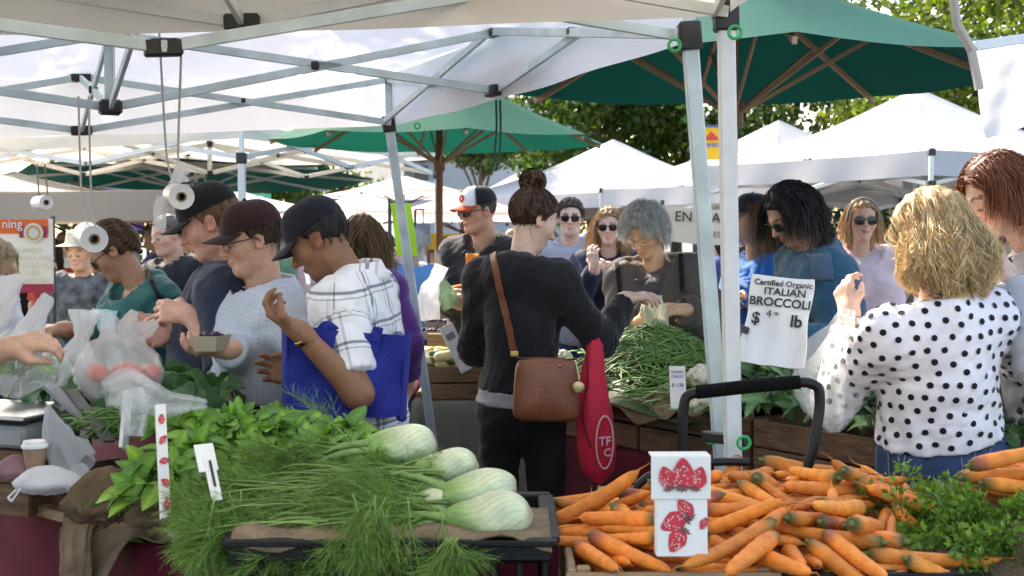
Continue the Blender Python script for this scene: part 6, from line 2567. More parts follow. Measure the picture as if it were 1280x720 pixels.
def print_dots(per, spacing, rad, name, m):
    """printed dots spread evenly over the cloth, pressed onto its surface"""
    me = per.top.data
    nv = len(me.vertices)
    co = np.zeros(nv * 3, np.float32)
    me.vertices.foreach_get('co', co)
    co = co.reshape(-1, 3).astype(float)
    no = np.zeros(nv * 3, np.float32)
    me.vertices.foreach_get('normal', no)
    no = no.reshape(-1, 3)
    r = np.random.default_rng(5)
    cand = r.permutation(nv)
    sel = []
    dead = np.zeros(nv, bool)
    for i in cand:
        if dead[i]:
            continue
        sel.append(i)
        dead |= ((co - co[i]) ** 2).sum(1) < spacing ** 2
    c = co[sel]
    # relax a little so that the spacing evens out
    for _ in range(6):
        D = c[:, None] - c[None]
        L = np.linalg.norm(D, axis=2) + np.eye(len(c))
        w = np.clip(1.35 * spacing - L, 0, None) / L
        c = c + .25 * (D * w[..., None]).sum(1)
        n = sdf_normal(per.clothed, c)
        c = c - n * per.clothed(c)[:, None]
    n = sdf_normal(per.clothed, c, .006)
    th = np.linspace(0, 2 * math.pi, 12, endpoint=False)
    allp = []
    for i in range(len(c)):
        Rf = frame_from(n[i])
        ring = c[i] + rad * (np.cos(th)[:, None] * Rf[:, 0] + np.sin(th)[:, None] * Rf[:, 1])
        allp.append(np.concatenate([ring, c[i] + (ring - c[i]) * .5, [c[i]]]))
    pts = np.array(allp).reshape(-1, 3)
    pts = pts - sdf_normal(per.clothed, pts) * per.clothed(pts)[:, None] + np.repeat(n, 25, 0) * .0022
    F = [[j, (j + 1) % 12, 12 + (j + 1) % 12, 12 + j] for j in range(12)] + [[12 + j, 12 + (j + 1) % 12, 24] for j in range(12)]
    for i in range(len(c)):
        mb = MB()
        mb.add(pts[i * 25:i * 25 + 25], F)
        mb.build('dot', m, per.top, smooth=True)
    return



print_dots(p15, .0315, .0088, 'polka_dots', cloth('black_print', (.008, .008, .012)))

# --- brown bob woman
p16 = person('woman with reddish brown bob in light grey hoodie looking down at right', (1246, 246, 3.6), (1320, 560, 3.7), 88, (100, 24, 0), h=1.68, fem=True,
             skin=SK_P, hair=dict(style='bob', color=(.18, .062, .028), n=2600, length=.165, vol=.016, wave=.004, tipcol=(.24, .08, .035)),
             top=dict(mat=M_greyhood, sleeve=.95, hem=.02, loose=.03, fold=.007, name='hoodie', hood=True, vneck=1.6), bottom=dict(mat=M_jeans), seed=20,
             L=dict(p=(1258, 345, 3.45), palm=(-.5, .4, .2), curl=(.9, 1., 1., 1.1), dir=(-.3, .2, .9), elbow=(.4, -.4, -1)),
             R=dict(p=(1225, 360, 3.62), curl=.7, dir=(-.5, .2, .7)), nb_off=(.125, .03, -.13))

# --- cap and sunglasses man in the middle
def gcap_logo(W, c0, rad, cap):
    mb = MB()
    for i in range(16):
        a0 = 2 * math.pi * i / 16
    th = np.linspace(0, 2 * math.pi, 22, endpoint=False)
    q = np.stack([.018 * np.sin(th), np.zeros(22), .018 * np.cos(th)], 1)
    pts = []
    for x, _, z in q:
        zz = .085 + z
        yy = c0[1] + rad[1] * math.sqrt(max(0, 1 - (x / rad[0]) ** 2)) * (max(0, 1 - ((zz - c0[2]) / (rad[2] * 1.06)) ** 2)) ** .4 + .004
        pts.append((x, yy, zz))
    mb.tube(W(np.array(pts)), .005, 6, close=True, col=(.6, .06, .02))
    mb.build('emblem', mat('cap_fabric'), cap)


p6 = person('man in white and black cap, sunglasses and black zip jacket over orange shirt', (597, 264, 6.9), (608, 440, 6.95), 150, (122, 8, 0), h=1.80,
            skin=(.52, .29, .19), hair=dict(style='crop', color=(.08, .07, .07), n=250, length=.02, vol=.004), beard=.15,
            top=dict(mat=M_black, sleeve=.95, hem=.1, loose=.03, fold=.008, name='jacket', vneck=2.6, collar_h=.0), bottom=dict(mat=M_darkjeans), seed=21,
            R=dict(p=(570, 372, 6.62), palm=(.7, .2, -.3), curl=.7, dir=(.2, -.6, -.1)), L=dict(p=(594, 376, 6.55), palm=(-.5, .5, .3), curl=.7, dir=(-.9, -.2, -.1)), fat=1.08)
make_cap(p6.hf, p6.hk, (.015, .015, .017), (.45, .05, .015), front=(.75, .74, .74), parent=p6.root, logo=gcap_logo)
make_glasses(p6.hf, p6.hk, p6.root)

# --- couple facing the camera
p9 = person('young man in sunglasses and pale grey hoodie facing the camera', (713, 272, 8.2), (716, 410, 8.3), 186, (176, 4, 0), h=1.74, detail=True,
            skin=SK_P, hair=dict(style='short', color=(.05, .03, .02), n=350, length=.05, vol=.014), eyes='open',
            top=dict(mat=cloth('pale_grey_sweat', (.36, .36, .42)), sleeve=.95, hem=.1, loose=.026, name='hoodie', hood=True), bottom=dict(mat=M_jeans),
            L=dict(p=(722, 362, 8.0), curl=.5), R=dict(p=(704, 366, 8.0), curl=.5), seed=22, vox=.013)
make_glasses(p9.hf, p9.hk, p9.root)
p10 = person('blonde woman in sunglasses and navy jacket with arms folded in front', (761, 284, 7.6), (762, 430, 7.7), 178, (172, 2, 0), h=1.68, fem=True,
             skin=SK_P, hair=dict(style='long', color=(.36, .20, .09), n=600, length=.34, vol=.012, wave=.008, tipcol=(.6, .4, .2)), eyes='open',
             top=dict(mat=cloth('navy_jacket', (.018, .024, .05)), sleeve=.95, hem=.1, loose=.026, name='jacket', vneck=1.6), bottom=dict(mat=M_darkjeans),
             R=dict(p=(744, 335, 7.3), palm=(.4, .5, 0), curl=.5, dir=(-.2, 0, 1), elbow=(-.3, 0, -1)), L=dict(p=(770, 345, 7.35), palm=(-.2, .8, 0), curl=.5, dir=(-.7, 0, .5)), seed=23, vox=.013)
make_glasses(p10.hf, p10.hk, p10.root)
p14 = person('woman in dark sunglasses and grey headband wearing pale pink top', (1078, 276, 6.6), (1080, 440, 6.7), 182, (176, 0, 0), h=1.66, fem=True,
             skin=SK_L, hair=dict(style='long', color=(.42, .26, .12), n=450, length=.2, vol=.010, wave=.004), eyes='open',
             top=dict(mat=M_pink, sleeve=.9, hem=.1, loose=.02, name='pink_top', vneck=1.8), bottom=dict(mat=M_jeans),
             L=dict(p=(1098, 400, 6.4), curl=.4), R=dict(p=(1060, 400, 6.4), curl=.4), seed=24, vox=.013, lips=(.5, .1, .08))
make_glasses(p14.hf, p14.hk, p14.root, size=1.12)
mb = MB()
hb = []
for i in range(25):
    a = math.pi * (i / 24)
    hb.append(p14.hc + p14.Rh @ (A(math.cos(a) * .088, .03 - .01 * math.sin(a), .0 + math.sin(a) * .125) * p14.hk))
mb.tube(np.array(hb), .011, 8)
mb.build('headband', cloth('slate_jersey', (.10, .13, .14)), p14.root, smooth=True)

# --- backs
p7 = person('woman with long brown hair in purple top seen from behind', (452, 300, 6.0), (470, 450, 6.1), -25, (10, 5, 0), h=1.66, fem=True,
            skin=SK_P, hair=dict(style='long', color=(.13, .075, .035), n=700, length=.36, vol=.014, wave=.004, tipcol=(.3, .19, .09)),
            top=dict(mat=M_purple, sleeve=.9, hem=.1, loose=.02, name='top'), bottom=dict(mat=M_jeans), seed=25, vox=.013, detail=False)
p8 = person('white haired person in light blue jacket seen from behind', (517, 308, 9.0), (514, 405, 9.0), -12, (-8, 10, 0), h=1.66, fem=True,
            skin=SK_T, hair=dict(style='short', color=(.6, .58, .55), n=500, length=.06, vol=.02, curl=.004),
            top=dict(mat=M_sky, sleeve=.95, hem=.12, loose=.03, name='jacket'), bottom=dict(mat=M_jeans), seed=26, vox=.014, detail=False, fat=1.1)
p17 = person('balding man in black polo shirt behind the teal cardigan woman', (208, 294, 7.6), (222, 420, 7.6), 150, (140, 14, 0), h=1.74,
             skin=SK_L, hair=dict(style='crop', color=(.16, .13, .11), n=250, length=.02, vol=.005),
             top=dict(mat=M_black, sleeve=.42, hem=.08, loose=.024, name='polo_shirt'), bottom=dict(mat=M_darkjeans), seed=27, vox=.013, detail=False)
p18 = person('person in grey camouflage jacket and straw hat by the banner', (100, 316, 8.4), (106, 420, 8.4), 190, (170, 12, 0), h=1.62,
             skin=SK_O, hair=dict(style='short', color=(.05, .04, .03), n=250, length=.04, vol=.01),
             top=dict(mat=mat('camouflage_cotton', (.12, .125, .13), .9, var=.8, vscale=14), sleeve=.95, hem=.1, loose=.03, name='jacket'), bottom=dict(mat=M_blackpants), seed=28, vox=.013, detail=False)
mb = MB()
mb.lathe([(.15, -.005), (.155, 0), (.10, .015), (.092, .03), (.085, .09), (.06, .105), (0.001, .11)], p18.hc + A(0, 0, .045), None, 24)
mb.build('straw_hat', mat('straw', (.62, .55, .42), .9, bump=.4, bscale=160), p18.root)
p19 = person('blonde woman at the left edge behind the white bags', (-6, 336, 5.2), (-20, 480, 5.3), -100, (-95, 15, 0), h=1.6, fem=True,
             skin=SK_L, hair=dict(style='bob', color=(.42, .33, .2), n=500, length=.16, vol=.016), top=dict(mat=cloth('white_cotton', (.6, .6, .62)), sleeve=.95, name='blouse'),
             bottom=dict(mat=M_jeans), seed=29, vox=.014)
p20 = person('market vendor reaching in from the left with bare forearm', (-190, 250, 3.0), (-170, 560, 2.98), -80, (-85, 25, 0), h=1.72,
             skin=SK_L, hair=dict(style='short', color=(.1, .06, .04), n=250, length=.05, vol=.012), top=dict(mat=cloth('olive_cotton', (.1, .1, .06)), sleeve=.45, name='t_shirt'),
             bottom=dict(mat=M_jeans), seed=30, vox=.014, L=dict(p=(8, 436, 3.32), palm=(.1, .5, -.8), curl=(.7, .8, .9, 1.), thumb=.7, dir=(.95, .1, .25)))
p21 = person('man in black hat and white shirt passing beside the lime sheet', (479, 308, 11.), (476, 395, 11.), -70, (-80, 8, 0), h=1.68,
             skin=SK_B, hair=dict(style='short', color=(.015, .012, .01), n=250, length=.05, vol=.012), top=dict(mat=cloth('white_cotton', (.6, .6, .62)), sleeve=.95, name='shirt'),
             bottom=dict(mat=M_darkjeans), seed=31, vox=.016, detail=False)
make_cap(p21.hf, p21.hk, (.012, .012, .012), (.012, .012, .012), parent=p21.root, name='hat')
# ------------------------------------------------------------------ signs, bags, cart, small things
CAMR = np.stack([A(1, 0, 0), A(0, 0, 1), A(0, -1, 0)], 1)     # x right, y up, z towards the camera


def sign_frame(x_px, y_px, d):
    """frame from three photo points of a card: origin, to the right, up"""
    pass


# --- broccoli price sign
o0, oR, oU = P(926, 452, 3.50), P(996, 460, 3.44), P(943, 343, 3.56)
ex = nrm(oR - o0)
ey = nrm((oU - o0) - ((oU - o0) @ ex) * ex)
ez = np.cross(ex, ey)
Rs = np.stack([ex, ey, ez], 1)
Wd, Hd = np.linalg.norm(oR - o0) * 1.09, np.linalg.norm(oU - o0)
sg = empty('price_sign', o0, 'white price sign for italian broccoli hanging beside the right tent post', 'sign')
mb = MB()
n = 10
G = np.zeros((14, 18, 3))
for i in range(14):
    for j in range(18):
        s, t = i / 13, j / 17
        rc = .02
        x = Wd * s
        y = Hd * t
        G[i, j] = o0 + Rs @ A(x + (.006 * math.sin(t * 9) * (s - .5)) - (.012 * (1 - t)) * (.5 - s), y - .004 * math.sin(s * 3.1), .004 * math.sin(s * 5 + t * 7) + .006 * (1 - t) * math.sin(s * 14))
mb.grid(G, thick=.006)
mb.build('card', mat('laminated_card', (.76, .75, .74), .3, var=.04, vscale=8, bump=.08, bscale=14), sg)
def stext(s, size, x, y, bold=0., sx=1.):
    text_mesh(s, size, Rs, o0 + Rs @ A(x, y, .013), M_ink, 'lettering', sg, 'CENTER', bold=bold, sx=sx)


cx = Wd * .5
stext('Certified Organic', .0225, cx + .004, Hd - .030, .0003)
stext('ITALIAN', .0285, cx + .012, Hd - .056, .0004, 1.1)
stext('BROCCOLI', .034, cx + .002, Hd - .088, .0006)
stext('$', .046, .026, Hd - .140, .0008)
stext('4', .030, .060, Hd - .120)
stext('00', .012, .080, Hd - .112)
stext('lb', .046, Wd - .030, Hd - .140, .0010)
mb = MB()
mb.bar(o0 + Rs @ A(.01, Hd * .35, -.004), P(912, 405, 3.42), .012, .02)
mb.build('clip', M_blackpl, sg)

# --- cauliflower price card
c0 = P(838, 512, 4.28)
pc = empty('price_card', c0, 'small price card with blue writing in front of the cauliflower', 'price card')
mb = MB()
Rc = np.stack([nrm(A(1, -.1, 0)), nrm(A(-.03, .12, 1)), np.cross(nrm(A(1, -.1, 0)), nrm(A(-.03, .12, 1)))], 1)
mb.box(c0 + Rc @ A(.028, .073, 0), (.054, .146, .003), Rc, .001)
mb.build('card', M_card, pc)
for i, (s, y, sz) in enumerate((('ORGANIC', .124, .010), ('CAULI', .108, .014), ('$ 1.50', .078, .016))):
    text_mesh(s, sz, Rc, c0 + Rc @ A(.028, y, .003), mat('blue_ink', (.04, .09, .30), .7), 'lettering', pc, 'CENTER')
# --- newsprint-like tall card on the back table
c0 = P(586, 460, 6.36)
pc = empty('price_card', c0, 'tall leaning grey card with printed block on the squash crate', 'price card')
up = nrm(P(548, 400, 6.5) - P(578, 460, 6.36))
Rc = np.stack([nrm(np.cross(up, A(0, -1, 0))), up, np.cross(nrm(np.cross(up, A(0, -1, 0))), up)], 1)
mb = MB()
mb.box(c0 + Rc @ A(-.01, .13, 0), (.075, .28, .008), Rc, .002)
mb.build('card', mat('grey_card', (.36, .34, .30), .8, var=.12, vscale=20), pc)
mb = MB()
mb.box(c0 + Rc @ A(-.01, .20, .006), (.045, .035, .002), Rc, .0005)
mb.build('printed_block', mat('grey_print', (.10, .10, .10), .8, var=.5, vscale=120), pc)


# --- strawberry cartons
M_straw = mat('strawberry_print', (.55, .025, .045), .6, var=.2, vscale=60)
M_leafp = mat('leaf_print', (.16, .05, .05), .6)


def berry(root, R, o, c, s, ang):
    """printed strawberry lying flat on a card face"""
    th = np.linspace(0, 2 * math.pi, 20, endpoint=False)
    rr = s * (1 + .15 * np.cos(th)) * np.where(np.sin(th) < 0, 1.0, 1.05)
    x, y = rr * np.cos(th) * .80, rr * np.sin(th)
    y = np.where(y > 0, y * 1.15, y)
    x = x * np.where(y > 0, 1 - .35 * (y / s), 1)
    ca, sa = math.cos(ang), math.sin(ang)
    T = lambda a, b, h: o + R @ A(c[0] + a * ca - b * sa, c[1] + a * sa + b * ca, h)
    mb = MB()
    V = [T(a, b, .0016) for a, b in zip(x, y)] + [T(0, 0, .0018)]
    mb.add(V, [[i, (i + 1) % 20, 20] for i in range(20)])
    mb.build('strawberry', M_straw, root, smooth=False)
    mb = MB()
    for i in range(5):
        a = -math.pi / 2 + (i - 2) * .5
        mb.add([T(0, -s * .75, .0022), T(math.cos(a - .2) * s * .55, -s * .75 + math.sin(a - .2) * s * .5, .0022), T(math.cos(a) * s * .8, -s * .7 + math.sin(a) * s * .65, .0022), T(math.cos(a + .2) * s * .55, -s * .75 + math.sin(a + .2) * s * .5, .0022)], [[0, 1, 2, 3]])
    mb.build('leaf_print', M_leafp, root, smooth=False)
    mb = MB()
    r = np.random.default_rng(int(1e5 * (c[0] + 2 * c[1])) % 999)
    for i in range(26):
        u, v = r.uniform(-.55, .55) * s, r.uniform(-.7, .8) * s
        w = s * .05
        mb.add([T(u - w, v, .0024), T(u, v - w * 1.4, .0024), T(u + w, v, .0024), T(u, v + w * 1.4, .0024)], [[0, 1, 2, 3]])
    mb.build('seeds', M_card, root, smooth=False)


c0 = P(821, 696, 2.335)
bx = empty('strawberry_carton', c0, 'white folded carton printed with red strawberries standing against the carrots', 'carton')
Rc = np.stack([A(1, 0, 0), nrm(A(0, .10, 1)), nrm(A(0, -1, .10))], 1)
wq = .094
mb = MB()
mb.box(c0 + Rc @ A(wq / 2, .053, -.020), (wq, .106, .040), Rc, .0015)
lo_ = mb.build('lower_box', M_card, bx)
Rf2 = np.stack([A(1, .02, 0), nrm(A(.0, .04, 1)), nrm(A(0, -1, .04))], 1)
f0 = c0 + Rc @ A(-.009, .104, .006)
mb = MB()
mb.box(f0 + Rf2 @ A(.054, .041, -.004), (.110, .080, .004), Rf2, .001)
mb.box(f0 + Rf2 @ A(.054, .081, -.030), (.110, .003, .052), Rf2, .001)
fl = mb.build('flap', M_card, bx)
berry(lo_, Rc, c0, (.040, .030), .021, 2.6)
berry(lo_, Rc, c0, (.034, .062), .023, 2.0)
berry(lo_, Rc, c0, (.052, .086), .018, .6)
berry(lo_, Rc, c0, (.088, .060), .010, 2.6)
berry(fl, Rf2, f0, (.026, .040), .019, .3)
berry(fl, Rf2, f0, (.084, .040), .019, -.3)
berry(fl, Rf2, f0, (.055, .048), .025, 0)

# --- strawberry strip and white card in the leafy heap
c0, c1 = P(207, 648, 2.80), P(200, 506, 2.92)
stp = empty('strawberry_strip', c0, 'narrow white carton with strawberries seen edge-on among the basil', 'carton')
up = nrm(c1 - c0)
ex = nrm(A(1, .9, 0))
ez = np.cross(ex, up)
Rc = np.stack([ex, up, ez], 1)
H_ = np.linalg.norm(c1 - c0)
mb = MB()
mb.box(c0 + Rc @ A(0, H_ / 2, 0), (.024, H_, .010), Rc, .001)
s1 = mb.build('card', M_card, stp)
for k in range(5):
    berry(s1, Rc, c0 + Rc @ A(0, 0, .006), (.0, .03 + k * .05), .010, .8 * k)
c0, c1 = P(268, 622, 2.56), P(252, 546, 2.66)
wc = empty('price_card', c0, 'blank backed white price card stuck in the fennel fronds', 'price card')
up = nrm(c1 - c0)
ex = nrm(A(1, .75, 0))
Rc = np.stack([ex, up, np.cross(ex, up)], 1)
mb = MB()
mb.box(c0 + Rc @ A(0, .10, 0), (.042, .07, .004), Rc, .001)
mb.box(c0 + Rc @ A(.004, .045, .002), (.022, .11, .006), Rc, .001)
mb.build('card', M_card, wc)
mb = MB()
mb.box(c0 + Rc @ A(.004, .055, .007), (.005, .065, .003), Rc, .0005)
mb.build('slot', M_ink, wc)
for (a, b, d, lb, m) in (((105, 523), (60, 481), 3.55, 'thin grey metal sign plate leaning by the scale', mat('grey_metal', (.25, .26, .27), .4)), ((137, 552), (88, 488), 3.45, 'thin sign plate with red edge leaning over the pods', mat('dark_metal', (.12, .11, .11), .5)),
                         ((154, 562), (160, 492), 3.30, 'narrow white plastic stake under the knotted bag', M_card)):
    q0, q1 = P(*a, d), P(*b, d + .06)
    mb = MB()
    mb.bar(q0, q1, .010, .05, .001, hint=(0, 1, .2))
    tag(mb.build('sign_plate', m), lb, 'sign')

# --- hand cart
ct = empty('hand_cart', P(940, 700, 3.0) * A(1, 1, 0), 'black tubular hand cart handle standing behind the carrots', 'cart')
M_hc = mat('black_powder_coat', (.005, .005, .006), .4, spec=.3)
def smooth_path(pts, n=60):
    pts = np.asarray(pts, float)
    t = np.linspace(0, len(pts) - 1, n)
    q = np.stack([np.interp(t, np.arange(len(pts)), pts[:, i]) for i in range(3)], 1)
    for _ in range(5):
        q[1:-1] = (q[:-2] + 2 * q[1:-1] + q[2:]) / 4
    return q


p_l, p_r = P(853, 570, 3.0), P(1007, 592, 2.96)
mb = MB()
mb.tube(smooth_path([A(p_l[0], 3.0, .12), A(p_l[0], 3.0, .6), p_l, P(853, 520, 3.0), P(857, 494, 3.0), P(885, 488, 3.0), P(950, 481, 2.98), P(1008, 477, 2.97), P(1024, 484, 2.97), P(1025, 508, 2.97), P(1018, 555, 2.96), p_r, A(p_r[0], 2.96, .6), A(p_r[0], 2.96, .12)], 110), .0125, 10)
h_ = mb.build('handle_frame', M_hc, ct, smooth=True)
mb = MB()
mb.tube(smooth_path([P(870, 490.5, 2.998), P(950, 481.5, 2.98), P(1000, 477.6, 2.972)], 30), .0165, 10)
mb.build('foam_grip', mat('black_foam', (.006, .006, .006), .95, spec=.1, bump=.4, bscale=200), h_)
mb = MB()
mb.tube(smooth_path([A(P(795, 600, 2.85)[0], 2.85, .15), P(795, 640, 2.85), P(795, 608, 2.85), P(812, 594, 2.86), P(860, 580, 2.9), P(905, 577, 2.92), P(935, 578, 2.94)], 60), .0095, 8)
mb.build('lower_rail', M_hc, ct, smooth=True)
mb = MB()
mb.box(A((p_l[0] + p_r[0]) / 2, 3.2, .14), (.42, .5, .03))
mb.build('platform', M_hc, ct)
for sx in (-.2, .2):
    mb = MB()
    mb.lathe([(.0, -.02), (.085, -.02), (.09, 0), (.085, .02), (0, .02)], A((p_l[0] + p_r[0]) / 2 + sx, 3.02, .09), roty(math.pi / 2), 20)
    mb.build('wheel', mat('rubber', (.015, .015, .015), .8), ct)

# --- bags
def sack(name, label, path, rads, m, cat='bag', parent=None, flat=.6, crumple=.10, seed=1, n=28, K=26, facing=0., group=None):
    """crumpled bag: rings along a path with given radii, flattened and creased"""
    r = np.random.default_rng(seed)
    pts = smooth_path(path, K)
    t = np.linspace(0, len(rads) - 1, K)
    rr = np.interp(t, np.arange(len(rads)), rads)
    G = np.zeros((n, K, 3))
    fr = r.integers(3, 9, 4)
    ph = r.uniform(0, 6, (4, 2))
    for j in range(K):
        tan = nrm(pts[min(j + 1, K - 1)] - pts[max(j - 1, 0)])
        a0 = nrm(np.cross(tan, A(math.sin(facing), math.cos(facing), .001)))
        b0 = np.cross(tan, a0)
        for i in range(n):
            th = 2 * math.pi * i / n
            w = 1
            for q in range(4):
                w += crumple * (.5 - abs(math.sin(th * fr[q] / 2 + ph[q, 0] + 1.3 * math.sin(ph[q, 1] + j * 3.2 / K)))) / (1 + .4 * q)
            G[i, j] = pts[j] + rr[j] * w * (math.cos(th) * a0 + flat * math.sin(th) * b0)
    mb = MB()
    mb.grid(G, close_u=True)
    o = mb.build(name, m, parent, smooth=True)
    return tag(o, label, cat, group) if parent is None else o


def crumple_bag(name, label, c, ext, m, seed, cat='bag', handles=(), fill=None, h=.009, amp=.014, parent=None):
    """standing or lying thin bag as a creased closed film"""
    c = A(*c)

    def f(p):
        q = p - c
        w = wob(q, seed, 26, 2.2) * amp + wob(q, seed + 7, 60, 2.) * amp * .4
        zz = (q[:, 2] + ext[2]) / (2 * ext[2])
        nar = 1 - .62 * np.clip(zz - .35, 0, 1) * 1.2
        qq = np.stack([q[:, 0] / nar, q[:, 1] / nar, q[:, 2]], 1)
        return ell(qq, A(0, 0, 0), ext) * .7 + w
    V, Q = surface_nets(f, c - A(*ext) - .03, c + A(*ext) + .03, h)
    mb = MB()
    mb.add(V, Q)
    o = mb.build(name, m, parent, smooth=True)
    return tag(o, label, cat)


def ribbon(pts, w, m, name, parent, tw=0.):
    pts = smooth_path(pts, 24)
    K = len(pts)
    T = np.gradient(pts, axis=0)
    G = np.zeros((4, K, 3))
    for j in range(K):
        s = nrm(np.cross(T[j], A(math.sin(tw * j), -1, .2)))
        for i in range(4):
            G[i, j] = pts[j] + s * w * (i / 3 - .5) + A(0, .004 * math.sin(i * 2 + j * .7), 0)
    mb = MB()
    mb.grid(G)
    return mb.build(name, m, parent, smooth=True)


# tomato bag with tied handles
tb = empty('grocery_bag', P(148, 478, 3.75), 'white knotted plastic bag of tomatoes standing on the collards', 'bag')
crumple_bag('film', None, P(147, 454, 3.72), (.12, .10, .11), mat('thin_white_bag', (.82, .82, .84), .25, trans=.45, alpha=.34, bump=.2, bscale=25), 3, parent=tb, cat=None)
for k, (a, b, c_) in enumerate((((148, 425), (160, 405), (168, 388)), ((152, 425), (182, 412), (196, 402)), ((140, 425), (135, 400), (128, 392)))):
    sack('tied_handle', None, [P(*a, 3.70), P(*b, 3.69), P(*c_, 3.70)], [.030, .028, .012], mat('thin_white_bag'), parent=tb, crumple=.5, seed=k, n=20, K=14, flat=.35)
tr_ = np.random.default_rng(3)
for i in range(9):
    mb = MB()
    c = P(115 + tr_.uniform(0, 75), 468 + tr_.uniform(-6, 8), 3.70 + tr_.uniform(0, .08))
    mb.ball(c, .030, 14, squash=(1, 1, .86))
    tag(mb.build('tomato', mat('tomato_skin', (.62, .06, .025), .3, var=.15, vscale=20), smooth=True), 'red tomato showing through the knotted white bag', 'tomato', 'tomatoes in the knotted bag')
# tied bag neck standing left
nb_ = empty('grocery_bag', P(110, 470, 3.85), 'upright twisted white plastic bag left of the tomato bag', 'bag')
sack('film', None, [P(92, 482, 3.86), P(97, 448, 3.86), P(102, 422, 3.86), P(106, 408, 3.86), P(108, 388, 3.87)], [.075, .055, .022, .030, .055], M_polyw, parent=nb_, crumple=.4, seed=5, flat=.45)
# clear bag over the stakes
sack('produce_bag', 'clear plastic bag draped over the stake among the basil', [P(132, 492, 3.25), P(160, 484, 3.24), P(200, 502, 3.26), P(258, 505, 3.34)], [.03, .05, .036, .012], M_poly, crumple=.5, seed=6, flat=.7)
sack('produce_bag', 'clear plastic bag hanging down below the knot of the draped one', [P(166, 486, 3.23), P(170, 510, 3.22), P(168, 545, 3.22)], [.03, .04, .022], M_poly, crumple=.6, seed=9, flat=.5)
sack('produce_bag', 'tall grey see-through bag slumped behind the coffee cup', [P(60, 508, 3.42), P(68, 540, 3.40), P(82, 568, 3.36), P(98, 590, 3.32)], [.008, .04, .062, .07], mat('grey_poly_bag', (.55, .57, .62), .25, trans=.3, alpha=.55, bump=.2, bscale=20), crumple=.3, seed=7, flat=.5)
crumple_bag('mesh_bag', 'small white cotton drawstring bag on the wooden board', P(58, 597, 3.30), (.085, .05, .036), cloth('white_cotton_bag', (.66, .66, .70)), 12, amp=.008)
ribbon([P(25, 610, 3.22), P(14, 628, 3.18), P(10, 622, 3.18), P(20, 612, 3.2)], .006, cloth('white_cotton_bag', (.66, .66, .70)), 'drawstring', None)
tag(bpy.data.objects['drawstring'], 'white drawstring loop hanging over the board edge', 'string')
crumple_bag('produce_bag', 'crumpled clear bag beside the burlap sack', P(98, 598, 3.22), (.04, .03, .03), M_poly, 13, amp=.01)
crumple_bag('produce_bag', 'crumpled reddish bag left of the coffee cup', P(18, 585, 3.36), (.06, .035, .028), mat('pink_poly_bag', (.45, .25, .28), .3, trans=.3, alpha=.7), 14, amp=.008)
mb = MB()
mb.box(P(232, 667, 2.86), (.07, .05, .012), rotz(.6) @ rotx(.2), .004)
tag(mb.build('plastic_packet', M_poly), 'small clear plastic packet on the cloth beside the fennel', 'packet')
# left edge bag with greens on the scale, held by the vendor
sb = empty('produce_bag', P(25, 480, 3.45), 'clear bag of salad greens sitting on the scale', 'bag')
crumple_bag('film', None, P(22, 452, 3.46), (.135, .09, .075), M_poly, 15, parent=sb, cat=None)
leaf_bunch('salad_leaves', 'green salad leaves inside the clear bag on the scale', 'salad', None, P(20, 462, 3.47), (.11, .06, .04), 40, BASIL, .05, lr)
sack('grocery_bag', 'white plastic bags bunched at the left edge', [P(-14, 402, 3.9), P(-4, 385, 3.9), P(6, 360, 3.9), P(28, 345, 3.92)], [.05, .06, .05, .012], M_polyw, crumple=.5, seed=16, flat=.6)
sack('grocery_bag', 'thin white bag neck held by the teal cardigan woman', [P(30, 425, 3.7), P(45, 395, 3.72), P(60, 372, 3.75), P(48, 380, 3.73)], [.05, .03, .02, .006], M_polyw, crumple=.5, seed=17, flat=.5)

# --- scale, box, board, cup
bc_ = Pz(18, 585, LT_Z)
bxr = empty('wooden_box', A(bc_[0] - .05, bc_[1] + .12, LT_Z), 'brown wooden box carrying the scale at left', 'box')
Rb = rotz(-.35)
ctr = A(P(10, 550, 3.62)[0], 3.66, 0)
for i in range(2):
    mb = MB()
    mb.box(ctr + A(0, 0, LT_Z + .052 + i * .092) + Rb @ A(0, -.13, 0), (.34, .016, .088), Rb, .003)
    mb.build('board', M_crate, bxr)
mb = MB()
mb.box(ctr + A(0, 0, LT_Z + .10) + Rb @ A(0, .01, 0), (.335, .255, .18), Rb, .003)
mb.build('box_body', M_crate2, bxr)
mb = MB()
mb.box(ctr + A(0, 0, LT_Z + .125) + Rb @ A(.10, -.1405, 0), (.026, .002, .030), Rb, .0005)
mb.build('label_patch', mat('print_patch', (.45, .44, .40), .8, var=.9, vscale=160), bxr)
sc_ = empty('scale', ctr + A(0, 0, LT_Z + .2), 'grey kitchen scale with steel plate on the wooden box', 'scale')
mb = MB()
mb.box(ctr + A(0, 0, LT_Z + .235) + Rb @ A(.0, -.02, 0), (.33, .26, .062), Rb @ rotx(.06), .012)
mb.build('housing', mat('scale_grey', (.30, .31, .33), .4), sc_)
mb = MB()
mb.box(ctr + A(0, 0, LT_Z + .283) + Rb @ A(.0, -.02, 0), (.36, .29, .012), Rb, .005)
mb.build('plate', mat('brushed_steel', (.6, .6, .62), .28, metal=1., bump=.05, bscale=80), sc_)
mb = MB()
q0 = Pz(-20, 612, LT_Z + .03)
q1 = Pz(92, 642, LT_Z + .03)
mb.bar(q0 + A(*(en * .10), -.012), q1 + A(*(en * .10), -.012), .028, .24, .003, hint=(-ed[1], ed[0], 0))
tag(mb.build('wooden_board', M_palewood), 'pale wooden board on the table edge under the cotton bag', 'board')
cc = P(44, 590, 3.34)
cup = empty('coffee_cup', cc, 'paper coffee cup with white lid beside the grey bag', 'cup')
mb = MB()
mb.lathe([(0, 0), (.022, 0), (.031, .066), (0, .066)], cc, None, 20)
mb.build('paper_cup', mat('brown_paper', (.30, .20, .13), .8), cup)
mb = MB()
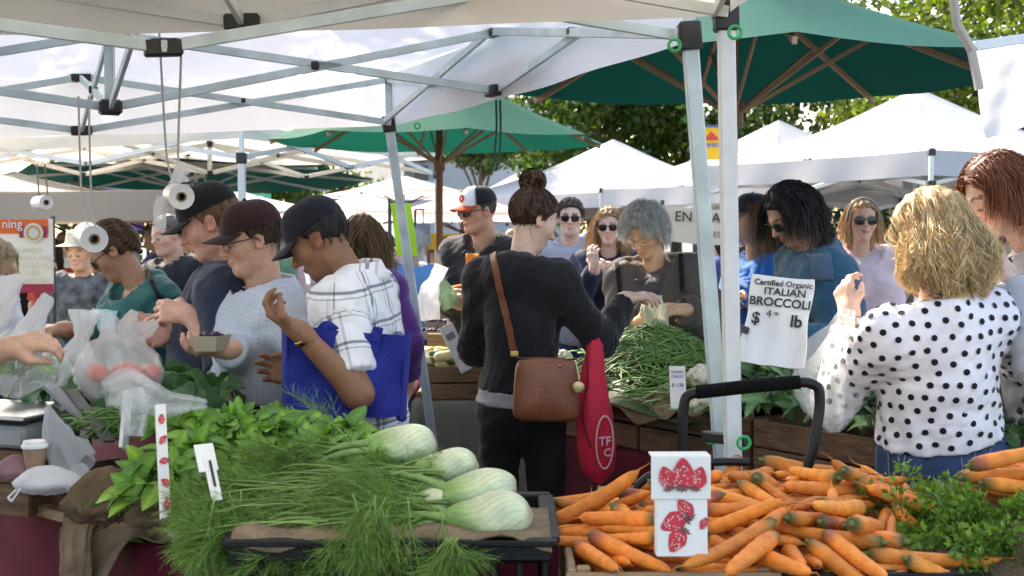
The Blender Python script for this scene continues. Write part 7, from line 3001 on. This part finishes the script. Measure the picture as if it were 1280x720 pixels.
mb.lathe([(.032, .064), (.0345, .066), (.0345, .072), (.0305, .075), (.029, .083), (0, .083)], cc, None, 20)
mb.build('lid', mat('lid_white', (.78, .78, .78), .4), cup)

# --- burlap on the left table
def bl1(s, t):
    b = Pz(80 + 170 * s, 690 - 60 * t - 10 * s, LT_Z)
    z = LT_Z + .006 + .018 * math.sin(s * 9 + 3 * t) ** 2 + .012 * math.sin(t * 11 + 4 * s) ** 2
    if t < .35:
        e = (.35 - t) / .35
        z -= e * .20 * math.exp(-((s - .12) / .22) ** 2)
    return A(b[0], b[1], z)


drape('burlap_sack', 'tan burlap draped over the front edge of the left table', (34, 26), bl1, M_burlap2, .006)
q = [Pz(88, 668, LT_Z), Pz(96, 690, LT_Z), P(100, 712, 3.08), P(98, 760, 3.05)]
sack('burlap_fold', 'frayed burlap end hanging down the front of the maroon cloth', [Pz(130, 650, LT_Z) + A(0, 0, .02), Pz(100, 668, LT_Z) + A(0, -.02, .015), P(95, 705, 3.18), P(93, 760, 3.18)], [.05, .05, .042, .04], M_burlap2, 'burlap', crumple=.3, seed=18, flat=.35)
crumple_bag('burlap_sack', 'dark brown burlap sack bundled on the left table', P(135, 618, 3.12), (.105, .08, .062), M_burlap, 19, 'burlap', amp=.012)
crumple_bag('burlap_bundle', 'brown burlap roll in front of the black crate', P(215, 640, 2.98), (.12, .05, .026), M_burlap, 20, 'burlap', amp=.010)
mb = MB()
gr = np.random.default_rng(5)
fs = [curve(P(110 + gr.uniform(0, 60), 632 + gr.uniform(-3, 8), 3.06), P(110 + gr.uniform(0, 60), 630 + gr.uniform(0, 8), 3.04), .01, gr, 6) for _ in range(40)]
for s_ in fs:
    mb.tube(s_, .0016, 4, False, A(.07, .14, .03) * gr.uniform(.6, 1.4))
tag(mb.build('bean_stems', M_frond), 'loose green stems lying on the burlap', 'stems', kind='stuff')
for i, (px, py, sz, lb) in enumerate(((158, 677, .045, 'fallen green pod shell on the maroon cloth'), (188, 671, .018, 'small yellow leaf scrap on the maroon cloth'), (145, 650, .03, 'green leaf scrap on the burlap'))):
    p = Pz(px, py, LT_Z + .012)
    place('leaf_scrap', BASIL[(3, 6, 0)[i]], look_matrix(p, A(1, .3, .1), A(0, -.3, 1), sz), None, lb, 'leaf')

# --- bag rolls on ropes
M_roll = mat('bag_roll_plastic', (.80, .80, .82), .35, trans=.25)
M_rope = mat('thin_white_rope', (.60, .58, .56), .9, bump=.8, bscale=400)
def bag_roll(label, c, ax, r_, L, ropes, flap=None, m_rope=M_rope):
    c = A(*c)
    root = empty('bag_roll', c, label, 'bag roll', 'rolls of plastic bags on ropes')
    R = frame_from(ax, UPZ)
    mb = MB()
    mb.lathe([(r_ * .40, 0), (r_ * .42, -.003), (r_ * .7, -.001), (r_, 0.0), (r_ * 1.01, -L * .5), (r_ * .99, -L), (r_ * .4, -L), (r_ * .4, 0)], c, R, 28)
    mb.build('roll', M_roll, root)
    mb = MB()
    mb.lathe([(r_ * .28, .001), (r_ * .40, .001), (r_ * .40, -L), (r_ * .28, -L)], c, R, 20, close=True)
    mb.build('core', mat('cardboard_core', (.20, .14, .09), .9), root)
    for p in ropes:
        mb = MB()
        mb.tube(smooth_path(p, 20), .0035, 6)
        mb.build('rope', m_rope, root, smooth=True)
    if flap:
        for k, fp in enumerate(flap):
            sack('loose_bag', None, fp[0], fp[1], M_polyw, parent=root, crumple=.4, seed=30 + k, flat=.3, n=18, K=14)
    return root


c = P(227, 246, 3.62)
bag_roll('roll of white plastic bags hanging in front of the black cap', c, (.35, -.9, -.05), .036, .16, [[P(227, 50, 3.62), P(222, 200, 3.62), c + A(-.01, .03, .01)], [P(199, 40, 3.76), P(208, 200, 3.76), c + A(-.05, .13, .01)]],
         [([P(225, 228, 3.6), P(224, 217, 3.6), P(233, 208, 3.6)], [.03, .02, .022]), ([P(205, 246, 3.68), P(200, 262, 3.68), P(201, 286, 3.68)], [.02, .022, .016])])
c = P(118, 299, 4.15)
bag_roll('roll of plastic bags hanging in front of the teal cardigan woman', c, (.45, -.88, -.08), .044, .17, [[P(111, 120, 4.15), P(113, 230, 4.15), c + A(0, .02, .01)], [P(98, 120, 4.28), P(101, 240, 4.28), c + A(-.06, .13, .02)]])
c = P(58, 253, 5.5)
bag_roll('small far roll of bags hanging above the tan stall', c, (.6, -.8, 0), .030, .13, [[P(56, 205, 5.5), c + A(0, .02, .01)], [P(46, 205, 5.58), c + A(-.06, .08, .01)]], m_rope=mat('brown_rope', (.28, .20, .12), .9))
# loose dark green strings below the white canopy's corner
mb = MB()
for dx in (0, 5):
    mb.tube(smooth_path([P(620 + dx, 125, 5.2), P(621 + dx, 160, 5.2), P(617 + dx * 1.4, 200, 5.2), P(614 + dx, 214, 5.2)], 20), .005, 5)
tag(mb.build('cord', mat('dark_green_cord', (.02, .06, .05), .8), smooth=True), 'dark green cord hanging from the canopy edge in the middle', 'cord')

# --- hanging sheets and banners in the middle distance
mb = MB()
G = np.array([[P(488 + 26 * s + 8 * t, 254 + 66 * t, 8.2) + A(0, .02 * math.sin(s * 5 + t * 4), 0) for t in np.linspace(0, 1, 8)] for s in np.linspace(0, 1, 6)])
mb.grid(G, thick=.002)
lm = empty('hanging_sheet', P(500, 320, 8.2) * A(1, 1, 0), 'lime green sheet hanging behind the leaning tent leg', 'sheet')
mb.build('sheet', mat('lime_paper', (.50, .80, .04), .7, trans=.3), lm)
mb = MB()
mb.tube([P(488, 253, 8.22), P(516, 252, 8.22)], .006, 6)
mb.tube([gp(487, 8.24), P(487, 248, 8.24)], .012, 8)
mb.build('rod', mat('dark_steel'), lm)
bn_ = empty('stall_banner', gp(850, 9.6), 'cream banner lettered EN STAR behind the grey-haired woman', 'banner')
mb = MB()
a, b = P(828, 300, 9.6), P(935, 256, 9.6)
G = np.array([[A(a[0] + (b[0] - a[0]) * s, 9.6 + .01 * math.sin(s * 9), a[2] + (b[2] - a[2]) * t - .02 * math.sin(s * 3.1) - .03 * s) for t in np.linspace(0, 1, 6)] for s in np.linspace(0, 1, 14)])
mb.grid(G, thick=.004)
mb.build('sheet', mat('cream_banner', (.62, .55, .46), .8, trans=.2), bn_)
Rt_ = CAMR @ np.array([[1, .0, 0], [-.04, 1, 0], [0, 0, 1.]])
text_mesh('EN STAR O', .105, CAMR @ rotz(-.045), P(843, 276, 9.57), M_ink, 'lettering', bn_, bold=.001, sx=1.0)
text_mesh('CES and', .06, CAMR @ rotz(-.045), P(884, 296, 9.57), mat('brown_ink', (.10, .06, .04), .8), 'lettering', bn_)
for xx in (828, 935):
    mb = MB()
    mb.tube([gp(xx, 9.63), P(xx, 250, 9.63)], .015, 8)
    mb.build('pole', mat('dark_steel'), bn_)
ob = empty('stall_banner', gp(30, 7.6), 'orange and white stall banner with round emblem at the left edge', 'banner')
def banner_box(px0, py0, px1, py1, d, m, nm, par):
    mb = MB()
    a, b = P(px0, py1, d), P(px1, py0, d)
    mb.box((a + b) / 2, (b[0] - a[0], .004, b[2] - a[2]), None, .001)
    return mb.build(nm, m, par)


sh_ = banner_box(-60, 274, 66, 366, 7.6, mat('banner_cream', (.74, .70, .60), .8, trans=.2), 'sheet', ob)
banner_box(-60, 274, 60, 292, 7.592, mat('banner_orange', (.70, .12, .02), .8), 'orange_band', ob)
banner_box(-60, 355, 67, 366, 7.592, mat('banner_maroon', (.35, .03, .05), .8), 'maroon_band', ob)
banner_box(24, 283, 59, 297, 7.588, mat('banner_maroon'), 'emblem_band', ob)
cE = P(42, 291, 7.582)
mb = MB()
mb.lathe([(0, .004), (.058, .004), (.058, 0), (0, 0)], cE, rotx(math.pi / 2), 28)
eb = mb.build('round_emblem', mat('banner_cream'), ob)
mb = MB()
mb.lathe([(.030, .007), (.044, .007), (.044, .004), (.030, .004)], cE, rotx(math.pi / 2), 28, close=True)
mb.build('emblem_ring', mat('banner_gold', (.6, .32, .08), .8), eb)
text_mesh('ning', .075, CAMR, P(2, 285, 7.585), mat('sign_white'), 'lettering', ob)
for i, s in enumerate(('FAMILY', 'OWNED AND', 'OPERATED FOR', 'OVER', 'A CENTURY')):
    text_mesh(s, .045, CAMR, P(38, 316 + i * 9.5, 7.585), mat('banner_text', (.66, .54, .40), .8), 'lettering', ob, 'CENTER')
for xx in (-60, 66):
    mb = MB()
    mb.tube([gp(xx, 7.64), P(xx, 270, 7.64)], .014, 8)
    mb.build('pole', mat('dark_steel'), ob)
yb_ = empty('stall_banner', gp(570, 11.5), 'yellow stall banner with dark letters behind the brown pole', 'banner')
banner_box(535, 292, 600, 312, 11.5, mat('banner_yellow2', (.72, .42, .03), .8, trans=.2), 'sheet', yb_)
text_mesh('P A V', .13, CAMR, P(552, 308, 11.47), M_ink, 'lettering', yb_)
for xx in (536, 599):
    mb = MB()
    mb.tube([gp(xx, 11.53), P(xx, 288, 11.53)], .014, 8)
    mb.build('pole', mat('dark_steel'), yb_)
pg = empty('hanging_notice', gp(531, 10.5), 'mauve notice sheet hanging under the striped umbrella', 'notice')
banner_box(520, 279, 538, 306, 10.5, mat('mauve_paper', (.34, .32, .42), .8, var=.3, vscale=30), 'sheet', pg)
mb = MB()
mb.tube([P(529, 279, 10.5), P(529, 262, 10.5)], .006, 5)
mb.tube([gp(519, 10.52), P(519, 262, 10.52)], .012, 6)
mb.tube([P(519, 262, 10.51), P(531, 262, 10.51)], .008, 6)
mb.build('hanger', mat('dark_steel'), pg)

# ------------------------------------------------------------------ things people carry
# brown leather shoulder bag of the woman with the bun
def grid_patch(c, R, w, h, bul, n=16, k=14, rnd=.16, taper=0.):
    """pillow-shaped slab: rounded rectangle bulging to both sides"""
    mb = MB()
    th = np.linspace(0, 2 * math.pi, 40, endpoint=False)
    def rim(f):
        x = np.sign(np.cos(th)) * np.abs(np.cos(th)) ** rnd * w / 2
        y = np.sign(np.sin(th)) * np.abs(np.sin(th)) ** rnd * h / 2
        x = x * (1 + taper * (-y / h))
        return x * f, y * f
    rings = []
    fs_ = [0.02, .35, .65, .85, .95, 1.0]
    for f in fs_:
        x, y = rim(f)
        z = bul * math.sqrt(max(0, 1 - f ** 3))
        rings.append(np.stack([x, y, np.full_like(x, z + .004)], 1))
    for f in fs_[::-1]:
        x, y = rim(f)
        z = -bul * math.sqrt(max(0, 1 - f ** 3))
        rings.append(np.stack([x, y, np.full_like(x, z - .004)], 1))
    G = np.stack(rings, 1) @ R.T + c
    mb.grid(G, close_u=True)
    return mb


ps = empty('shoulder_bag', P(683, 525, 4.5), 'brown leather shoulder bag hanging behind the bun-haired woman', 'bag')
cP = P(683, 487, 4.50)
Rp = np.stack([nrm(A(1, .0, -.02)), nrm(A(.02, .08, 1)), nrm(A(0, -1, .08))], 1)
mb = grid_patch(cP, Rp, .232, .228, .028, rnd=.34, taper=.10)
pb = mb.build('pouch', M_leather, ps, smooth=True)
mb = MB()
mb.tube(np.stack([cP + Rp @ A(x, .108 - .006 * math.cos(x * 20), .012) for x in np.linspace(-.108, .108, 16)]), .004, 6)
mb.build('top_seam', mat('dark_leather', (.03, .025, .022), .5), pb)
mb = MB()
mb.ball(cP + Rp @ A(.045, .085, .028), .006, 10)
mb.build('stud', mat('gold_metal', (.55, .40, .14), .3, metal=1), pb)
strap_on(p5, p5.clothed, [(617, 318, 4.7), (622, 345, 4.7), (630, 380, 4.7), (638, 415, 4.7), (644, 446, 4.62)], .026, M_leather, 'strap', ps, lift=.004)
mb = MB()
mb.tube([P(719, 452, 4.50), P(722, 462, 4.48), P(724, 475, 4.47)], .003, 6)
mb.ball(P(723, 484, 4.46), .021, 14, squash=(1, .4, 1))
mb.build('charm', mat('pale_brass', (.62, .52, .25), .4, metal=.4), ps)
mb = MB()
for q in (P(643, 442, 4.55), P(712, 450, 4.5)):
    mb.box(q, (.03, .008, .018), None, .003)
mb.build('buckle', mat('gold_metal'), ps)
# red tote on her arm
rd = empty('red_bag', P(744, 600, 4.610), 'limp red cloth shopping bag with round white print hanging from her arm', 'bag')
M_red = cloth('red_nylon', (.56, .016, .045), .55)
sack('bag_body', None, [P(745, 398, 4.650), P(745, 430, 4.630), P(741, 475, 4.610), P(742, 520, 4.590), P(746, 560, 4.590), P(748, 590, 4.590), P(748, 604, 4.590)], [.006, .026, .050, .066, .074, .060, .015], M_red, parent=rd, crumple=.16, seed=41, flat=.5, K=40, n=36)
mb = MB()
cE = P(756, 553, 4.552)
Re = np.stack([nrm(A(.9, .35, 0)), A(0, 0, 1), nrm(np.cross(nrm(A(.9, .35, 0)), A(0, 0, 1)))], 1)
th = np.linspace(0, 2 * math.pi, 30, endpoint=False)
mb.tube(cE + (np.stack([.034 * np.cos(th), .095 * np.sin(th), .0 * th], 1)) @ Re.T, .0032, 5, close=True)
mb.build('print_ring', mat('pink_print', (.72, .45, .46), .7), rd)
text_mesh('TF', .045, Re, cE + Re @ A(-.026, -.01, .004), mat('pink_print'), 'lettering', rd, bold=.001)
text_mesh('C', .04, Re, cE + Re @ A(-.006, -.05, .004), mat('pink_print'), 'lettering', rd, bold=.001)
ribbon([P(733, 430, 4.590), P(735, 480, 4.570), P(726, 520, 4.560), P(739, 560, 4.550)], .006, mat('dark_red', (.10, .005, .012), .7), 'seam', rd)
# blue tote
bt = empty('tote_bag', P(430, 525, 3.75), 'bright blue tote bag hanging from the plaid shirted man arm', 'bag')
M_blue = cloth('blue_polypropylene', (.009, .020, .24), .6, bump=.5, bscale=200)
cB = P(432, 468, 3.74)
Rb_ = np.stack([nrm(A(1, .10, -.04)), nrm(A(.04, .02, 1)), nrm(A(.10, -1, .02))], 1)
mb = MB()
n, k = 14, 10
for side in (0, 1):
    G = np.zeros((n, k, 3))
    for i in range(n):
        for j in range(k):
            s, t = i / (n - 1), j / (k - 1)
            bul = .018 * math.sin(s * math.pi) * math.sin(t * math.pi) + .010 * math.sin(s * 9 + t * 5) + .006 * math.sin(s * 17 - t * 11)
            G[i, j] = cB + Rb_ @ A((s - .5) * (.325 + .02 * t), (t - .5) * .255 + .02 * (s - .5) * (1 - 2 * t), (bul + .02) * (1 if side == 0 else -1) * (1 - .6 * t * 0))
    mb.grid(G if side == 0 else G[:, ::-1])
for s in (0, 1):
    G = np.zeros((4, k, 3))
    for i in range(4):
        for j in range(k):
            t = j / (k - 1)
            G[i, j] = cB + Rb_ @ A((s - .5) * (.325 + .02 * t) + (.02 if s else -.02) * math.sin(i / 3 * math.pi), (t - .5) * .255, .02 - .04 * i / 3)
    mb.grid(G if s else G[::-1])
mb.build('pouch', M_blue, bt, smooth=True)
for dx in (-.09, .08):
    ribbon([cB + Rb_ @ A(dx, .10, .026), cB + Rb_ @ A(dx * .9 + .02, .15, .02), p4.arms['L']['sh'] * .35 + p4.arms['L']['el'] * .65 + A(.06, -.03, .0)], .03, M_blue, 'handle', bt)
mb = MB()
mb.box(P(500, 470, 3.86), (.03, .12, .26), rotz(.2) @ rotx(.05), .01)
mb.build('gusset', M_blue, bt)
# berry carton in the check shirt man's hand
hc_ = np.mean([q for q in p3.arms['R']['tips'][-8:]], 0)
cC = P(263, 428, 3.95)
kt = empty('berry_carton', cC, 'small pulp carton of dark berries held by the check shirt man', 'carton')
mb = MB()
mb.lathe([(.001, -.025), (.050, -.025), (.066, .022), (.062, .022), (.047, -.020), (.001, -.020)], cC, rotz(.6) @ np.diag([1.05, .8, 1]), 4)
mb.build('carton', mat('pulp_carton_tan', (.44, .38, .29), .9), kt)
mb = MB()
for k in range(26):
    mb.ball(cC + A(tr_.uniform(-.035, .035), tr_.uniform(-.028, .028), .016 + tr_.uniform(0, .012)), .009, 8)
mb.build('berries', mat('dark_berries'), kt, smooth=True)
# paper bag of the grey haired woman
pbag = empty('paper_bag', P(820, 410, 5.35), 'crumpled cream paper bag held open over the beans', 'bag')
sack('paper', None, [P(822, 410, 5.36), P(820, 398, 5.36), P(816, 384, 5.38), P(814, 372, 5.40)], [.05, .055, .055, .045], mat('cream_paper', (.60, .55, .42), .8, trans=.2), parent=pbag, crumple=.3, seed=43, flat=.5)
sack('cotton_sack', 'yellowish cotton bag beside the paper bag', [P(778, 415, 5.6), P(782, 395, 5.6), P(790, 380, 5.6)], [.05, .06, .03], cloth('cream_cotton', (.52, .46, .22)), crumple=.25, seed=44, flat=.6)
sack('mesh_sack', 'blue and cream bundle under the cotton bag', [P(782, 420, 5.55), P(790, 406, 5.55), P(808, 398, 5.55)], [.05, .06, .04], cloth('blue_bundle', (.06, .07, .22)), crumple=.25, seed=45, flat=.6)
# clear bag in the polka dot woman's hand
pcb = empty('produce_bag', P(1045, 530, 3.5), 'big clear plastic bag hanging from the polka dot woman hand', 'bag')
sack('film', None, [P(1060, 386, 3.44), P(1054, 412, 3.42), P(1046, 440, 3.40), P(1040, 470, 3.40), P(1042, 505, 3.40), P(1044, 540, 3.40)], [.020, .032, .070, .108, .092, .012], mat('clear_film_bag', (.84, .87, .86), .15, trans=.45, alpha=.22, bump=.2, bscale=22), parent=pcb, crumple=.42, seed=46, flat=.42, K=34, n=40)
# bags at the cap man
sack('produce_bag', 'clear bag of green peppers held by the man in the white and black cap', [P(552, 352, 6.5), P(558, 370, 6.5), P(564, 385, 6.5)], [.02, .06, .04], mat('green_fill_bag', (.25, .38, .22), .3, trans=.4, alpha=.8), crumple=.3, seed=47, flat=.5)
sack('grocery_bag', 'white plastic bag bunch left of the cap man hands', [P(538, 400, 6.5), P(535, 375, 6.5), P(545, 350, 6.5), P(552, 332, 6.5)], [.05, .07, .035, .04], M_polyw, crumple=.4, seed=48, flat=.5)
# teal cardigan front and straps
f_ = p1.clothed
mb = MB()
pts = []
for s in np.linspace(0, 1, 14):
    row = []
    for t in np.linspace(0, 1, 22):
        wid = .085 + .06 * min(1, t * 1.5)
        off = (s - .5) * 2 * wid + .03 * t
        base = p1.nb - p1.Rt[:, 2] * (.06 + t * .40) + p1.Rt[:, 0] * (off) + p1.Rt[:, 1] * .0
        row.append(base)
    pts.append(row)
pts = np.array(pts)
q, _ = patch_on(f_, pts.reshape(-1, 3), -p1.Rt[:, 1], .007, back=.2)
mb.grid(q.reshape(pts.shape), thick=.003)
mb.build('aqua_top', M_aqua, p1.root, smooth=True)
# zip lines, shirts under open jackets
def front_patch(per, w0, w1, t0, t1, m, name, off=.005, sx=0.):
    a = []
    for s in np.linspace(-1, 1, 9):
        a.append([per.nb - per.Rt[:, 2] * (t0 + (t1 - t0) * t) + per.Rt[:, 0] * (s * (w0 + (w1 - w0) * t) + sx) for t in np.linspace(0, 1, 16)])
    a = np.array(a)
    q, _ = patch_on(per.clothed, a.reshape(-1, 3), -per.Rt[:, 1], off)
    mb = MB()
    mb.grid(q.reshape(a.shape), thick=.002)
    return mb.build(name, m, per.root, smooth=True)


front_patch(p6, .046, .012, .055, .25, cloth('orange_cotton', (.62, .16, .01)), 'orange_shirt')
front_patch(p11, .070, .006, .03, .17, cloth('charcoal_jersey', (.07, .07, .075)), 'grey_shirt')
front_patch(p11, .003, .003, .16, .40, M_card, 'zip', .007)
front_patch(p10, .018, .018, .05, .42, cloth('white_cotton', (.6, .6, .62)), 'white_shirt')
front_patch(p12, .02, .02, .05, .3, cloth('white_cotton', (.6, .6, .62)), 'white_shirt')
front_patch(p16, .06, .05, .03, .25, cloth('navy_cotton', (.012, .014, .035)), 'navy_shirt')
for per, path, nm in ((p11, [(772, 330, 5.7), (775, 360, 5.7), (778, 392, 5.7)], 'bag_strap'), (p11, [(851, 318, 5.7), (853, 350, 5.7), (855, 392, 5.7)], 'camera_strap')):
    strap_on(per, per.clothed, path, .02, M_blackpants, nm, per.root, lift=.005)
strap_on(p1, p1.clothed, [(182, 330, 5.), (190, 352, 5.), (200, 375, 5.), (208, 395, 5.)], .016, M_blackpants, 'bag_strap', p1.root, lift=.005)
strap_on(p8, p8.clothed, [(492, 322, 9.), (491, 350, 9.), (490, 385, 9.)], .04, cloth('tan_strap', (.35, .25, .14)), 'bag_strap', p8.root, lift=.006)
# jeans back pockets and seams of the polka dot woman
def lower_line(per, pts, m, nm, w=.003):
    q = dense([P(*a) for a in pts], 16)
    return seam_strip(per.lower, q, m, nm, per.root, w, .001)


M_thread = mat('gold_thread', (.25, .22, .18), .8)
for pts in ([(1132, 562, 3.4), (1200, 556, 3.4)], [(1132, 562, 3.4), (1128, 600, 3.4)], [(1200, 556, 3.4), (1204, 600, 3.4)], [(1237, 555, 3.4), (1254, 552, 3.4)], [(1237, 555, 3.4), (1240, 600, 3.4)], [(1216, 552, 3.4), (1222, 600, 3.4)],
            [(1110, 560, 3.4), (1112, 600, 3.4)]):
    lower_line(p15, pts, M_thread, 'stitching')
cuff_ring(p15, 'L', mat('silver_metal', (.6, .6, .6), .3, metal=1), .97, .030, .012, 'bracelet')
# fleece arm panel of the petrol jacket woman
pp = dense([P(1011, 318, 4.7), P(1036, 316, 4.7)], 6)
G = np.array([[P(1012 + 24 * s, 318 + 32 * t, 4.6) for t in np.linspace(0, 1, 7)] for s in np.linspace(0, 1, 6)])
q, _ = patch_on(p13.clothed, G.reshape(-1, 3), A(0, 1, 0), .004)
mb = MB()
mb.grid(q.reshape(G.shape), thick=.002)
mb.build('sleeve_panel', cloth('grey_blue_panel', (.06, .10, .15)), p13.root, smooth=True)
# t-shirt pocket mark
front_patch(p2, .012, .012, .16, .19, M_burlap2, 'chest_badge', sx=-.07)

# ------------------------------------------------------------------ the far crowd
cw = np.random.default_rng(101)
CROWD = [(62, 322, 10.5), (80, 305, 13), (190, 300, 14), (236, 298, 12), (150, 302, 16), (128, 300, 19), (345, 303, 11), (366, 298, 14), (425, 300, 13), (540, 312, 12.5), (560, 306, 15),
         (586, 312, 12), (640, 300, 14), (672, 296, 16), (590, 300, 19), (500, 302, 17), (470, 300, 20), (690, 300, 19), (890, 300, 10.5), (904, 302, 13), (1000, 300, 12), (1100, 300, 12.5), (222, 300, 20), (98, 300, 21), (265, 300, 18), (300, 302, 16),
         (45, 300, 15), (20, 302, 13), (408, 302, 18), (735, 302, 14), (800, 303, 16), (1040, 303, 16)]
TOPC = [((.55, .05, .04), 'red'), ((.6, .6, .6), 'white'), ((.04, .06, .2), 'navy'), ((.02, .02, .02), 'black'), ((.35, .42, .5), 'pale blue'), ((.3, .28, .24), 'khaki'), ((.12, .25, .16), 'green'), ((.5, .35, .38), 'pink')]
HAIRC = [((.05, .03, .02), 'dark'), ((.35, .22, .1), 'blonde'), ((.45, .44, .42), 'grey'), ((.12, .06, .03), 'brown')]
NEARW = [('purple banner', 169), ('orange banner', 30), ('striped umbrella', 470), ('brown umbrella pole', 548), ('peaked white tent', 700), ('cream lettered banner', 880), ('right hand tent', 1060), ('tan stall', 90), ('leaning leg', 520), ('dark umbrella', 300)]
used = set()
for i, (px, py, d) in enumerate(CROWD):
    tc, tn = TOPC[i % 8]
    hc2, hn = HAIRC[(i * 3 + i // 8) % 4]
    fem = i % 2 == 0
    facing = ('facing the camera', 'seen from behind', 'turned left', 'turned right')[i % 4]
    yaw = (178, 5, 88, -92)[i % 4] + cw.normal() * 15
    near = min(NEARW, key=lambda q: abs(q[1] - px))[0]
    lb = 'distant %s haired shopper in %s top %s near the %s' % (hn, tn, facing, near)
    if lb in used:
        lb = 'farther ' + lb
    used.add(lb)
    z_h = P(px, py, d)[2]
    z_h = min(max(z_h, 1.38), 1.66)
    h = (z_h + .12) / .99
    hd = A(P(px, py, d)[0], d, z_h)
    person(lb, tuple(hd), (hd[0] + .0, d + .02, z_h * .585), yaw, (yaw + cw.normal() * 15, cw.uniform(0, 15), 0), h=h, fem=fem, skin=(SK_L, SK_P, SK_T, SK_O, SK_B)[i % 5],
           hair=dict(style='long' if fem else 'short', color=hc2, n=110, length=.22 if fem else .05, vol=.014), top=dict(mat=cloth('crowd_' + tn.replace(' ', '_'), tc), sleeve=.9 if i % 3 else .42, hem=.08, loose=.026, name='top'),
           bottom=dict(mat=(M_jeans, M_darkjeans, M_khaki, M_blackpants)[i % 4], vox=.03), vox=.025, detail=False, wc=True, seed=200 + i, group='distant market crowd')

finish_texts()
